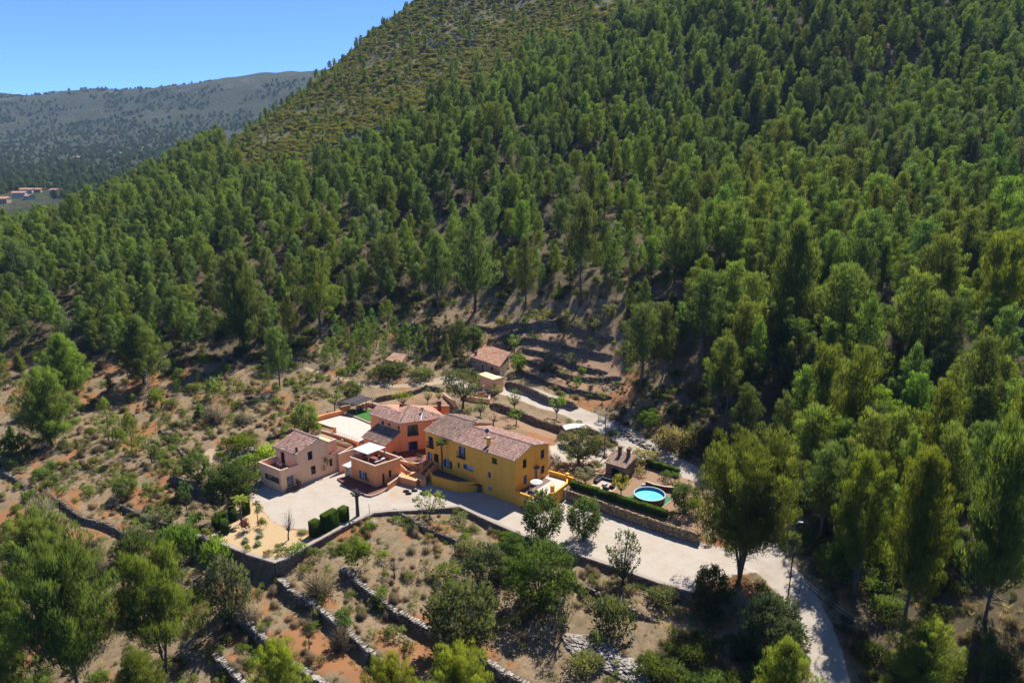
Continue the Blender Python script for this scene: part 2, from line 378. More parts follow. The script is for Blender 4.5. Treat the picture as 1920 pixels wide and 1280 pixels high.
# walls as listed run left to right in the picture, so uphill is on their left hand
def axis(lo, a, b, hi, st, grow, mx):
    r = list(np.arange(a, b, st)); d = st
    x = b
    while x < hi: r.append(x); d = min(d * grow, mx); x += d
    x = a - st; d = st; l = []
    while x > lo: l.append(x); d = min(d * grow, mx); x -= d
    return np.array(l[::-1] + r)
GX = axis(-700, -85, 85, 430, .55, 1.05, 4.0); GY = axis(62, 72, 205, 700, .55, 1.04, 4.0)
XX, YY = np.meshgrid(GX, GY, indexing='ij')
ZZ = height(XX, YY)
nx, ny = len(GX), len(GY)
VV = np.stack([XX, YY, ZZ], -1).reshape(-1, 3)
ii = (np.arange(nx - 1)[:, None] * ny + np.arange(ny - 1)[None]).reshape(-1)
FF = np.stack([ii, ii + ny, ii + ny + 1, ii + 1], -1)
BVH = BVHTree.FromPolygons(VV.tolist(), FF.tolist())
def ground(px, py):
    h = BVH.ray_cast(EYE, ray(px, py).normalized())
    return h[0] if h[0] is not None else at(px, py, 0)
def gz(x, y):
    h = BVH.ray_cast(Vector((x, y, 900)), Vector((0, 0, -1)))
    return h[0].z if h[0] is not None else 0.0
# ---- ground cover masks (what the ground is made of, seen from above)
PXv, PYv = proj(VV[:, 0], VV[:, 1], VV[:, 2])
def gpoly(pts, z=None): return [ground(*p) if z is None else at(p[0], p[1], z) for p in pts]
def area(polys, b):
    w = np.zeros(len(VV))
    for P in polys: w = np.maximum(w, 1 - sm(-b, b, poly_sd(VV[:, 0], VV[:, 1], P)))
    return w
def track(pts, widths, b):
    P = [ground(*p) for p in pts]; d, s, u = line_sd(VV[:, 0], VV[:, 1], P)
    seg = np.r_[0, np.cumsum([(Vector(q) - Vector(p)).length for p, q in zip(P, P[1:])])]; wv = np.interp(u * seg[-1], seg, widths)
    return 1 - sm(wv / 2 - b, wv / 2 + b, d)
ROADPX = [(838, 709), (870, 722), (905, 728), (940, 732), (960, 738), (1000, 750), (1060, 770), (1120, 793), (1172, 822), (1205, 846), (1250, 866), (1300, 890), (1340, 912), (1390, 950), (1425, 1000), (1437, 1050), (1470, 1085), (1500, 1120), (1528, 1170), (1549, 1230), (1562, 1295)]
m_road = track(ROADPX, [4, 3, 3, 4, 5.5, 6, 5.5, 5.5, 7, 7, 5.6, 4.6, 4, 4, 4, 6, 5.5, 4.6, 4.4, 4.4, 4.2], .5)
m_road = np.maximum(m_road, area([gpoly([(1034, 866), (1030, 836), (1046, 826), (1110, 828), (1150, 832), (1185, 836), (1200, 852), (1145, 868), (1128, 880), (1080, 868)])], .5))
m_path = track([(575, 690), (600, 700), (638, 709), (685, 722), (720, 723.5), (754, 723), (797, 718), (838, 709)], [1.2, 1.2, 1.3, 1.4, 1.6, 1.8, 4, 4], .35)
m_path = np.maximum(m_path, track([(395, 845), (388, 868), (370, 885), (352, 892)], [2, 2, 2, 1.4], .6))
m_drive = area([WL([(640, 988), (700, 962), (778, 957), (862, 950), (919, 977), (1012, 1014), (1150, 1062), (1297, 1109), (1345, 1082), (1420, 1072), (1440, 1060), (1390, 1035), (1312, 1019), (1190, 974), (1063, 933), (1000, 920), (800, 850), (640, 862), (540, 880), (488, 910), (470, 935), (490, 955), (512, 978), (545, 990), (575, 993), (600, 990)], 0)], .5)
m_sand = area([WL([(378, 1000), (420, 968), (450, 945), (472, 938), (492, 958), (514, 980), (545, 992), (572, 996), (582, 1012), (640, 982), (700, 958), (640, 990), (572, 1027), (516, 1054), (466, 1039), (398, 1013)], 0)], .35) * (1 - .0)
m_red = np.clip(area([gpoly(p) for p in ([(0, 960), (60, 950), (90, 1000), (60, 1060), (0, 1060)], [(270, 1010), (330, 1015), (370, 1060), (300, 1090), (250, 1050)], [(80, 900), (160, 915), (150, 960), (90, 950)],
        [(440, 1100), (520, 1130), (640, 1210), (760, 1280), (560, 1280), (420, 1210)], [(380, 1200), (470, 1230), (540, 1290), (380, 1290)], [(650, 1082), (700, 1095), (800, 1140), (830, 1180), (760, 1170), (680, 1120)],
        [(860, 1200), (930, 1215), (1010, 1265), (930, 1260)], [(100, 650), (330, 700), (300, 760), (0, 740), (0, 680)], [(980, 640), (1150, 655), (1160, 700), (1020, 690)], [(1040, 850), (1120, 868), (1128, 905), (1070, 910), (1035, 880)])], 2.0), 0, 1)
m_red = m_red * sm(.35, .62, fbm(VV[:, 0], VV[:, 1], 5, 21)) * .9 + .75 * sm(.54, .68, fbm(VV[:, 0], VV[:, 1], 7, 33)) * (VV[:, 2] < 16)
m_gar = area([gpoly([(1064, 919), (1261, 986), (1312, 1003), (1330, 960), (1300, 900), (1215, 872), (1140, 884), (1060, 884)], 1.8), gpoly([(694, 742), (800, 728), (832, 734), (850, 770), (735, 763)]), gpoly([(905, 605), (1010, 612), (1165, 640), (1175, 715), (1095, 742), (1000, 716), (960, 690), (915, 640)]), gpoly([(930, 756), (1060, 795), (1040, 825), (900, 790)])], .6)
FOREST = [(0, 425), (105, 398), (300, 305), (400, 262), (450, 330), (560, 350), (650, 320), (690, 300), (770, 255), (900, 190), (1000, 110), (1180, 70), (1280, 0), (1400, -90), (2000, -90), (2000, 1300), (1660, 1250), (1590, 1150), (1520, 1010), (1480, 890), (1330, 862), (1280, 800), (1240, 690), (1165, 565), (860, 568), (640, 600), (560, 655), (450, 680), (330, 680), (200, 680), (80, 650), (0, 680), (-60, 690), (-60, 430)]
SCRUB = [(480, 210), (600, 140), (790, -10), (1290, -10), (1180, 70), (1000, 110), (900, 190), (770, 255), (690, 300), (650, 320), (560, 350), (450, 340), (420, 300)]
def in_px(px, py, P):
    return poly_sd(np.atleast_1d(np.asarray(px, float)), np.atleast_1d(np.asarray(py, float)), P)
m_for = 1 - sm(-30, 8, poly_sd(PXv, PYv, FOREST)); m_scr = (1 - sm(-15, 15, poly_sd(PXv, PYv, SCRUB)))
m_for = np.where(VV[:, 2] > 70, np.maximum(m_for, (VV[:, 0] > 120) * 1.0), m_for)
def wheel(pts):
    d, s, u = line_sd(VV[:, 0], VV[:, 1], [ground(*p) for p in pts]); return np.clip(1 - np.abs(d - .85) / .42, 0, 1) * sm(.3, .5, fbm(VV[:, 0], VV[:, 1], 9, 71))
m_wheel = np.maximum(wheel(ROADPX), np.maximum(wheel([(1437, 1060), (1330, 1050), (1200, 1005), (1060, 968), (960, 945), (860, 930), (740, 938), (640, 925), (560, 930)]), wheel([(1330, 1066), (1180, 1025), (1000, 962), (870, 936), (720, 950), (620, 965), (540, 960)])))
ATTR = dict(wheel=m_wheel, road=np.maximum(m_road, m_drive), path=m_path, sand=m_sand, red=np.clip(m_red, 0, 1), forest=np.clip(m_for - m_scr, 0, 1), scrub=m_scr, garden=m_gar)
def ground_material():
    m, nt, N, L = newmat('ground')
    out = N('ShaderNodeOutputMaterial'); b = N('ShaderNodeBsdfPrincipled', i_Roughness=.95); b.inputs['Specular IOR Level'].default_value = .1; L(b.outputs[0], out.inputs[0])
    tc = N('ShaderNodeTexCoord'); P = tc.outputs['Object']
    def noise(sc, det=5.0, ro=.65):
        n = N('ShaderNodeTexNoise', i_Scale=sc, i_Detail=det, i_Roughness=ro); L(P, n.inputs['Vector']); return n.outputs[0]
    def band(src, a, b_, v=1.0):
        r = ramp(N, [(a, 0.0), (b_, v)]); L(src, r.inputs[0]); return r.outputs[0]
    def A(name):
        """mask with an edge broken by noise"""
        a = N('ShaderNodeAttribute', attribute_name=name)
        s = N('ShaderNodeMath', operation='MULTIPLY_ADD'); L(edge, s.inputs[0]); s.inputs[1].default_value = 1.1; s.inputs[2].default_value = -.55
        q = N('ShaderNodeMath', operation='ADD'); L(a.outputs['Fac'], q.inputs[0]); L(s.outputs[0], q.inputs[1]); return band(q.outputs[0], .35, .65)
    edge = noise(.9, 6.0, .7); n_big = noise(.07, 4.0); n_mid = noise(.32, 6.0, .7); n_fine = noise(2.6, 6.0, .75); n_grit = noise(9, 4.0, .7)
    c = mixc(N, L, band(n_mid, .4, .62), (.40, .275, .17), (.33, .235, .14))          # dry earth, straw
    c = mixc(N, L, band(n_big, .45, .62, .6), c, (.30, .225, .14))
    c = mixc(N, L, band(noise(.22, 6.0, .75), .5, .66, .7), c, (.185, .18, .10))
    c = mixc(N, L, band(n_fine, .46, .64, .85), c, (.17, .145, .085))                      # weeds, dry stems
    c = mixc(N, L, band(n_grit, .6, .72, .5), c, (.46, .40, .33))                        # small stones
    vr = ramp(N, [(.3, .72), (.7, 1.22)]); L(noise(.85, 7.0, .8), vr.inputs[0]); c = mixc(N, L, 1.0, c, vr.outputs[0], 'MULTIPLY')
    red = mixc(N, L, band(n_fine, .35, .7), (.40, .175, .07), (.33, .19, .10))
    c = mixc(N, L, A('red'), c, red)
    fl = mixc(N, L, band(n_fine, .4, .65), (.13, .10, .06), (.21, .155, .095)); fl = mixc(N, L, band(n_mid, .45, .6, .7), fl, (.075, .08, .035)); c = mixc(N, L, A('forest'), c, fl)
    sc = mixc(N, L, band(n_fine, .42, .62), (.22, .185, .105), (.115, .115, .05)); sc = mixc(N, L, band(n_mid, .58, .7, .9), sc, (.36, .31, .26)); c = mixc(N, L, A('scrub'), c, sc)
    ga = mixc(N, L, band(n_fine, .4, .65), (.40, .26, .16), (.34, .21, .13)); c = mixc(N, L, A('garden'), c, ga)
    sd_ = mixc(N, L, band(n_fine, .45, .7), (.64, .46, .26), (.56, .38, .20)); c = mixc(N, L, A('sand'), c, sd_)
    pa = mixc(N, L, band(n_fine, .4, .7), (.56, .42, .28), (.46, .34, .22)); c = mixc(N, L, A('path'), c, pa)
    gr = mixc(N, L, band(n_mid, .42, .72, .8), (.60, .535, .455), (.53, .42, .31)); gr = mixc(N, L, band(n_fine, .5, .75, .5), gr, (.48, .42, .35)); gr = mixc(N, L, band(n_big, .58, .68, .55), gr, (.55, .37, .24)); wh = N('ShaderNodeAttribute', attribute_name='wheel'); wm = N('ShaderNodeMath', operation='MULTIPLY'); wm.inputs[1].default_value = .55; L(wh.outputs['Fac'], wm.inputs[0]); gr = mixc(N, L, wm.outputs[0], gr, (.50, .43, .36)); gr = mixc(N, L, band(noise(1.1, 6.0, .8), .55, .68, .5), gr, (.46, .37, .28)); c = mixc(N, L, A('road'), c, gr)
    c = mixc(N, L, 1.0, c, (K, K, K), 'MULTIPLY'); L(c, b.inputs['Base Color'])
    mx = N('ShaderNodeMath', operation='ADD'); L(n_fine, mx.inputs[0]); L(n_grit, mx.inputs[1])
    bp = N('ShaderNodeBump', i_Strength=.55, i_Distance=.12); L(mx.outputs[0], bp.inputs['Height']); L(bp.outputs[0], b.inputs['Normal'])
    return m
M_GROUND = ground_material()
def sheet(name, faces, label=None):
    used = np.unique(faces); remap = np.zeros(len(VV), int); remap[used] = np.arange(len(used))
    me = bpy.data.meshes.new(name); f = remap[faces]
    me.vertices.add(len(used)); me.vertices.foreach_set('co', VV[used].astype(np.float32).ravel())
    me.loops.add(f.size); me.loops.foreach_set('vertex_index', f.astype(np.int32).ravel())
    me.polygons.add(len(f)); me.polygons.foreach_set('loop_start', np.arange(0, f.size, 4, dtype=np.int32)); me.polygons.foreach_set('use_smooth', np.ones(len(f), bool))
    for k, v in ATTR.items():
        a = me.attributes.new(k, 'FLOAT', 'POINT'); a.data.foreach_set('value', v[used].astype(np.float32))
    me.materials.append(M_GROUND); me.update(); me.validate()
    o = bpy.data.objects.new(name, me); C.objects.link(o); o['kind'] = 'structure'
    return o
fm = lambda a: a[FF].mean(1)
is_drive = (fm(m_drive) > .5); is_road = (fm(m_road) > .5) & ~is_drive; is_path = (fm(m_path) > .5) & ~is_drive & ~is_road; is_sand = (fm(m_sand) > .5) & ~is_drive
for nm, k in (('gravel_drive', is_drive), ('dirt_road', is_road), ('footpath', is_path), ('sand_bed', is_sand & ~is_road), ('ground', ~(is_drive | is_road | is_path | is_sand))):
    if k.any(): sheet(nm, FF[k])
# ---- far valley and hills
FARP = [(-200, 192, 2900), (0, 194, 2900), (130, 189, 2850), (200, 168, 2700), (245, 170, 2700), (300, 162, 2750), (420, 158, 2750), (520, 142, 2700), (590, 139, 2650), (700, 130, 2650), (900, 150, 2600),
        (0, 260, 2000), (250, 245, 1950), (450, 225, 1950), (650, 210, 1950), (0, 320, 1300), (200, 305, 1300), (400, 290, 1350), (600, 270, 1400), (0, 350, 950), (150, 340, 950), (300, 335, 980), (500, 330, 1000), (0, 372, 760), (200, 372, 760), (450, 372, 760), (-300, 370, 800), (-300, 300, 1400), (-300, 250, 2000), (-600, 200, 2900), (-700, 350, 1000), (0, 428, 470), (-300, 432, 470), (-700, 435, 480), (250, 432, 480), (500, 440, 480), (900, 460, 480)]
FP = [tuple(at_t(a, b, t)) for a, b, t in FARP]
for a, b, t in FARP[:11]:
    p = at_t(a, b, t); q = at_t(a, b, t + 500); FP.append((q.x, q.y, p.z - 140))
ftps = tps_fit([(x / 5, y / 5, z) for x, y, z in FP])
FXs = np.arange(-2900, 500, 20.0); FYs = np.arange(200, 3400, 20.0)
fx, fy = np.meshgrid(FXs, FYs, indexing='ij')
def fheight(X, Y): return ftps(np.asarray(X) / 5, np.asarray(Y) / 5) + (fbm(X, Y, 260, 41) - .5) * 38 * np.clip((np.asarray(Y) - 1100) / 900, 0, 1) + (fbm(X, Y, 70, 45) - .5) * 10
FV = np.stack([fx, fy, fheight(fx, fy)], -1).reshape(-1, 3); mny = len(FYs)
fi = (np.arange(len(FXs) - 1)[:, None] * mny + np.arange(mny - 1)[None]).reshape(-1)
FFa = np.stack([fi, fi + mny, fi + mny + 1, fi + 1], -1)
fc_ = FV[FFa].mean(1); FFa = FFa[(fc_[:, 1] > 430) | (fc_[:, 0] < -400)]
def far_mat():
    m, nt, N, L = newmat('far_scrub')
    out = N('ShaderNodeOutputMaterial'); b = N('ShaderNodeBsdfPrincipled', i_Roughness=1.0); b.inputs['Specular IOR Level'].default_value = .05; L(b.outputs[0], out.inputs[0])
    tc = N('ShaderNodeTexCoord'); P = tc.outputs['Object']
    def nz(sc, det=6.0, ro=.7):
        n = N('ShaderNodeTexNoise', i_Scale=sc, i_Detail=det, i_Roughness=ro); L(P, n.inputs['Vector']); return n.outputs[0]
    def bd(s, a, b_, v=1.0):
        r = ramp(N, [(a, 0.0), (b_, v)]); L(s, r.inputs[0]); return r.outputs[0]
    c = mixc(N, L, bd(nz(.02), .4, .62), (.042, .055, .026), (.068, .064, .038))
    c = mixc(N, L, bd(nz(.12), .48, .6, .85), c, (.03, .042, .02))
    c = mixc(N, L, bd(nz(.006), .55, .66, .5), c, (.14, .12, .10))
    L(c, b.inputs['Base Color'])
    bp = N('ShaderNodeBump', i_Strength=1.0, i_Distance=6.0); L(nz(.1), bp.inputs['Height']); L(bp.outputs[0], b.inputs['Normal'])
    return m
me = bpy.data.meshes.new('far_hills'); me.from_pydata(FV.tolist(), [], FFa.tolist()); me.polygons.foreach_set('use_smooth', [True] * len(FFa)); me.materials.append(far_mat()); me.update()
far = bpy.data.objects.new('far_hills', me); C.objects.link(far); far['kind'] = 'structure'
FBVH = BVHTree.FromPolygons(FV.tolist(), FFa.tolist())
# ------------------------------------------------------------------ vegetation prototypes (mesh data shared by every copy)
def leaf_mesh(name, cen, dirs, nrm, ln, wd, tint, material, r, core=None):
    """many small pointed sprays; nrm: soft shading normal of each; core: (verts, faces) of an inner body"""
    n = len(cen); side = np.cross(dirs, r.normal(size=(n, 3)) + nrm * .6); side /= np.linalg.norm(side, axis=1)[:, None] + 1e-9
    a = cen - side * wd[:, None] * .5 - dirs * ln[:, None] * .35; b = cen + side * wd[:, None] * .5 - dirs * ln[:, None] * .35; c = cen + dirs * ln[:, None] * .65
    fl = (np.cross(b - a, c - a) * nrm).sum(1) < 0; a, b = np.where(fl[:, None], b, a), np.where(fl[:, None], a, b)
    V = np.stack([a, b, c], 1).reshape(-1, 3); N_ = np.repeat(nrm, 3, 0)
    me = bpy.data.meshes.new(name)
    F = [(3 * i, 3 * i + 1, 3 * i + 2) for i in range(n)]; T = list(tint)
    if core is not None:
        k = len(V); V = np.vstack([V, core[0]]); F += [tuple(i + k for i in f) for f in core[1]]; T += [.25] * len(core[1])
        N_ = np.vstack([N_, core[2]])
    me.from_pydata(V.tolist(), [], F); me.polygons.foreach_set('use_smooth', [True] * len(F))
    at_ = me.attributes.new('tint', 'FLOAT', 'FACE'); at_.data.foreach_set('value', T)
    me.materials.append(material); me.update()
    me.normals_split_custom_set_from_vertices([tuple(q) for q in N_])
    return me
def unit(v): return v / (np.linalg.norm(v, axis=-1, keepdims=True) + 1e-9)
def sprays(plumes, per, r, ln=.42, wd=.2, up=.6, shell=.55, under=.35):
    """plumes: list of (centre, axis, radius, length factor, tint)"""
    Cn, D, Nn, Ti = [], [], [], []
    for c, ax, rad, lf, tn in plumes:
        k = max(6, int(per * rad * rad)); v = unit(r.normal(size=(k, 3))); flip = (v[:, 2] < -.15) & (r.random(k) > under); v[flip, 2] *= -1
        ax = unit(np.array(ax, float)); q = v * (shell + (1 - shell) * r.random((k, 1)) ** .5) * rad
        q = q + np.outer(q @ ax, ax) * (lf - 1)
        Cn.append(np.array(c) + q); D.append(unit(v * .8 + ax * .5 + np.array([0, 0, up]) + r.normal(size=(k, 3)) * .25)); Nn.append(unit(v + np.array([0, 0, .35]) + r.normal(size=(k, 3)) * .18))
        Ti.append(np.clip(tn + r.normal(size=k) * .13, 0, 1))
    Cn = np.vstack(Cn); n = len(Cn)
    return Cn, np.vstack(D), np.vstack(Nn), ln * r.uniform(.7, 1.3, n), wd * r.uniform(.7, 1.3, n), np.concatenate(Ti)
PROTO = {}
def pine(key, seed, h=15.0, w=6.5, base=.3, shape='cone', limbs=34, per=62, trunks=1, ln=.5, wd=.085, lean=0.0, dead=8, prad=(.62, 1.05)):
    r = np.random.default_rng(seed); rr = random.Random(seed); mb = MB(); plumes = []; Rw = w / 2
    for tk in range(trunks):
        ang = 2 * math.pi * tk / max(trunks, 1) + rr.random(); spread = (w * .17 if trunks > 1 else 0); top = h * (rr.uniform(.86, .97) if tk else .97)
        dx, dy = math.cos(ang) * spread + lean * h, math.sin(ang) * spread
        cv = lambda s: Vector((dx * s ** 1.1 + .12 * math.sin(s * 7 + seed), dy * s ** 1.1 + .12 * math.cos(s * 6 + seed), top * s))
        tr = .0125 * h * (1 if trunks == 1 else .8)
        mb.tube([cv(s) - (Vector((0, 0, .5)) if s == 0 else Vector((0, 0, 0))) for s in (0, .12, .3, .5, .7, .88, 1)], [tr * 1.25, tr, tr * .85, tr * .66, tr * .45, tr * .22, .02], 7)
        nl = limbs // trunks
        for i in range(nl):
            s = (i + rr.random()) / nl; f = base + (1 - base) * s
            if shape == 'cone': rad = min(1, (s / .22) ** .6 + .25) * (1 - s) ** .74 * 1.22
            elif shape == 'dome': rad = (1 - (2 * max(s, .32) - .9) ** 2 * .82) ** .5 if s < .97 else .3
            elif shape == 'column': rad = min(1, s / .15 + .35) * (1 - s ** 2.6) ** .5
            else: rad = rr.uniform(.55, 1.05) * (1 - s ** 2.2) ** .5 + .1
            rad *= Rw * rr.uniform(.72, 1.08) * (.72 if trunks > 1 else 1)
            az = i * 2.4 + rr.uniform(-.5, .5); p0 = cv(f); el = rr.uniform(.12, .4) + s * .75
            if trunks > 1: az = ang + rr.gauss(0, 1.1) if rr.random() < .7 else az
            d = Vector((math.cos(az) * math.cos(el), math.sin(az) * math.cos(el), math.sin(el)))
            d2 = Vector((d.x, d.y, d.z + .45)).normalized(); L1 = max(.5, rad)
            m = p0 + d * L1 * .55; e = m + d2 * L1 * .5
            mb.tube([p0, m, e], [tr * .34 * (1 - s * .6), tr * .2 * (1 - s * .6), .015], 4, False)
            np_ = 1 + int(L1 > 1.2) + int(L1 > 2.2) + int(L1 > 3.4)
            for q in range(np_):
                u = 1 - q * .3; c = p0.lerp(m, u / .55) if u < .55 else m.lerp(e, (u - .55) / .45)
                pr = rr.uniform(*prad) * .92 * (1 - s * .28) * (h / 15) ** .5
                off = Vector((rr.gauss(0, .22), rr.gauss(0, .22), rr.gauss(.1, .15)))
                plumes.append((tuple(c + off), (d.x * .5, d.y * .5, 1.0), pr, rr.uniform(1.3, 1.9), rr.uniform(.2, .8)))
        plumes.append((tuple(cv(.985)), (0, 0, 1), .6, 1.7, .6)); plumes.append((tuple(cv(.93)), (0, 0, 1), .75, 1.5, .5))
        for i in range(dead):
            f = base * rr.uniform(.45, 1.25); az = rr.random() * 6.28; p0 = cv(f); l = min(1.9, Rw * rr.uniform(.3, .75))
            mb.tube([p0, p0 + Vector((math.cos(az) * l * .6, math.sin(az) * l * .6, .1)), p0 + Vector((math.cos(az) * l, math.sin(az) * l, rr.uniform(-.2, .5)))], [.05, .035, .012], 3, False)
    t_o = mb.build('trunk', M_BARK, None, True); tm = t_o.data; bpy.data.objects.remove(t_o)
    cm = leaf_mesh('crown', *sprays(plumes, per * 3.7, r, ln, wd, 1.25, .6, .45), M_LEAF, r)
    PROTO[key] = dict(trunk=tm, crown=cm, h=h, w=w)
def broad(key, seed, h=5.0, w=4.5, base=.25, clumps=40, per=70, crad=(.45, .8), ln=.26, wd=.17, stems=3, gap=.0, bark=None, up=.2, flat=1.0, kind='round'):
    r = np.random.default_rng(seed); rr = random.Random(seed); mb = MB(); pl = []
    tr = .028 * h; zc = h * (base + (1 - base) / 2); hz = h * (1 - base) / 2
    cs = []
    for i in range(clumps):
        v = unit(r.normal(size=3)); k = r.uniform(.45, 1) ** .5
        if kind == 'vase': v[2] = abs(v[2]) * .9 + .1
        c = np.array([v[0] * w / 2 * k * .86, v[1] * w / 2 * k * .86, zc + v[2] * hz * k * .84 * flat]); cs.append(c)
        pl.append((tuple(c), tuple(v * .5 + np.array([0, 0, .6])), rr.uniform(*crad), 1.15, rr.uniform(.25, .75)))
    fork = Vector((rr.gauss(0, .1), rr.gauss(0, .1), h * base * .8 + .15))
    mb.tube([(0, 0, -.3), (0, 0, fork.z * .5), fork], [tr * 1.3, tr, tr * .85], 6)
    for i, c in enumerate(cs):
        if i % max(1, int(clumps / (7 * stems))) == 0:
            e = Vector(c); m = fork.lerp(e, .5) + Vector((rr.gauss(0, .15), rr.gauss(0, .15), -.05 * h + .1))
            mb.tube([fork, m, e], [tr * .42, tr * .26, .012], 4, False)
    t_o = mb.build('trunk', bark or M_BARK, None, True); tm = t_o.data; bpy.data.objects.remove(t_o)
    cm = leaf_mesh('crown', *sprays(pl, per * 1.75, r, ln, wd, up, .45, .6), M_LEAF, r)
    PROTO[key] = dict(trunk=tm, crown=cm, h=h, w=w)
def bush(key, seed, h=1.6, w=2.2, clumps=16, per=95, crad=(.38, .62), ln=.22, wd=.14, twigs=0, up=.35):
    """low plant without a visible trunk: one mesh"""
    r = np.random.default_rng(seed); rr = random.Random(seed); pl = []
    for i in range(clumps):
        v = unit(r.normal(size=3)); v[2] = abs(v[2]); k = r.uniform(.3, 1) ** .5
        pl.append(((v[0] * w / 2 * k * .78, v[1] * w / 2 * k * .78, h * .2 + v[2] * h * .58 * k), (v[0], v[1], 1), rr.uniform(*crad) * w / 2.2, 1.1, rr.uniform(.25, .75)))
    cm = leaf_mesh('foliage', *sprays(pl, per, r, ln, wd, up, .5, .3), M_LEAF, r)
    PROTO[key] = dict(trunk=None, crown=cm, h=h, w=w)
def drybush(key, seed, h=1.2, w=1.8, n=420, ln=.5, wd=.035):
    """bare thorny scrub: twigs fanning out"""
    r = np.random.default_rng(seed); v = unit(r.normal(size=(n, 3))); v[:, 2] = np.abs(v[:, 2]) + .15; v = unit(v); k = r.uniform(.15, 1, (n, 1)) ** .6
    cen = v * k * np.array([w / 2, w / 2, h]) * .8; d = unit(v + r.normal(size=(n, 3)) * .45 + np.array([0, 0, .3]))
    PROTO[key] = dict(trunk=None, crown=leaf_mesh('twigs', cen, d, unit(v + r.normal(size=(n, 3)) * .3), ln * r.uniform(.6, 1.4, n), wd * r.uniform(.7, 1.6, n), r.random(n), M_LEAF, r), h=h, w=w)
def tuft(key, seed, h=.5, w=.6, n=26, wd=.05):
    r = np.random.default_rng(seed); az = r.random(n) * 6.28; el = r.uniform(.5, 1.45, n); d = np.stack([np.cos(az) * np.cos(el), np.sin(az) * np.cos(el), np.sin(el)], 1)
    ln = h * r.uniform(.6, 1.2, n); cen = d * ln[:, None] * .4 + np.stack([r.normal(size=n) * w * .2, r.normal(size=n) * w * .2, np.zeros(n)], 1)
    PROTO[key] = dict(trunk=None, crown=leaf_mesh('blades', cen, d, unit(d + np.array([0, 0, .8])), ln, np.full(n, wd), r.random(n), M_LEAF, r), h=h, w=w)
for i in range(4): pine(f'pine{i}', 11 + i, 15, 6.6, .22 + .05 * (i % 3), 'cone', 34, 60)
pine('pine4', 31, 15, 6.0, .34, 'column', 34, 60); pine('pine5', 32, 15, 7.4, .30, 'dome', 36, 58); pine('pine6', 33, 15, 7.2, .42, 'ragged', 30, 60, dead=14); pine('pine7', 34, 15, 6.4, .38, 'ragged', 32, 60, dead=14)
pine('young0', 51, 7, 4.2, .06, 'cone', 26, 75, ln=.38, wd=.075, dead=0, prad=(.5, .8)); pine('young1', 52, 7, 3.8, .08, 'column', 24, 75, ln=.38, wd=.075, dead=0, prad=(.5, .8))
pine('full0', 61, 15, 10.5, .10, 'dome', 64, 62, dead=4, prad=(.75, 1.25)); pine('full1', 62, 14, 9.0, .12, 'cone', 58, 62, dead=4, prad=(.75, 1.2)); pine('full2', 63, 15, 11.5, .22, 'ragged', 62, 60, trunks=2, dead=8, prad=(.75, 1.25))
pine('round0', 64, 14, 11, .34, 'dome', 66, 56, dead=12, prad=(.75, 1.25)); pine('round1', 65, 14, 10, .30, 'ragged', 60, 56, dead=12, trunks=2, prad=(.75, 1.25))
pine('spread', 71, 17, 16.5, .27, 'dome', 120, 46, trunks=5, dead=5, prad=(.8, 1.35)); pine('tall0', 72, 20, 9.0, .26, 'ragged', 66, 64, trunks=2, dead=16); pine('tall1', 73, 20, 9.0, .26, 'dome', 62, 64, dead=18, prad=(.7, 1.2))
broad('olive0', 81, 5, 5, .22, 46, 110, (.45, .75), .24, .11); broad('olive1', 82, 5, 4.6, .25, 40, 110, (.45, .75), .24, .11); broad('carob', 83, 6, 6.5, .12, 74, 85, (.55, .9), .26, .17)
broad('dome', 84, 6, 8.5, .02, 110, 80, (.6, .95), .24, .17, flat=1.0); broad('fruit0', 85, 4, 3.6, .34, 22, 70, (.32, .55), .27, .16); broad('fruit1', 86, 4, 3.4, .36, 16, 62, (.3, .5), .27, .17); broad('fig', 87, 4, 5.4, .24, 30, 34, (.3, .5), .34, .26, 5, bark=M_BARKG, kind='vase')
broad('sparse', 88, 4.5, 4.2, .2, 36, 46, (.3, .5), .26, .15, 5); broad('bushy', 89, 5.2, 5.6, .0, 120, 72, (.4, .65), .26, .16, 4); broad('upright', 90, 6.5, 5.0, .10, 70, 40, (.32, .5), .3, .19, 6); broad('bare', 91, 4.5, 3.2, .3, 26, 3, (.3, .4), .2, .05, 8, bark=M_BARKG)
broad('almond', 92, 3.6, 3.4, .36, 24, 22, (.3, .5), .22, .08, 6)
bush('bush0', 101); bush('bush1', 102, 1.4, 2.4, 18); bush('bush2', 103, 2.0, 2.2, 20); bush('bush3', 104, 1.0, 2.2, 14, 95, (.3, .5), .18, .12); bush('broom', 105, 1.7, 2.0, 18, 90, (.35, .55), .34, .06, 0, .9); bush('wide', 106, 1.8, 3.4, 30, 95, (.36, .6))
drybush('dry0', 111); drybush('dry1', 112, 1.5, 1.9, 520); drybush('dry2', 113, .8, 1.7, 340)
tuft('tuft0', 121); tuft('tuft1', 122, .7, .7, 30); tuft('tuft2', 123, .35, .7, 24)

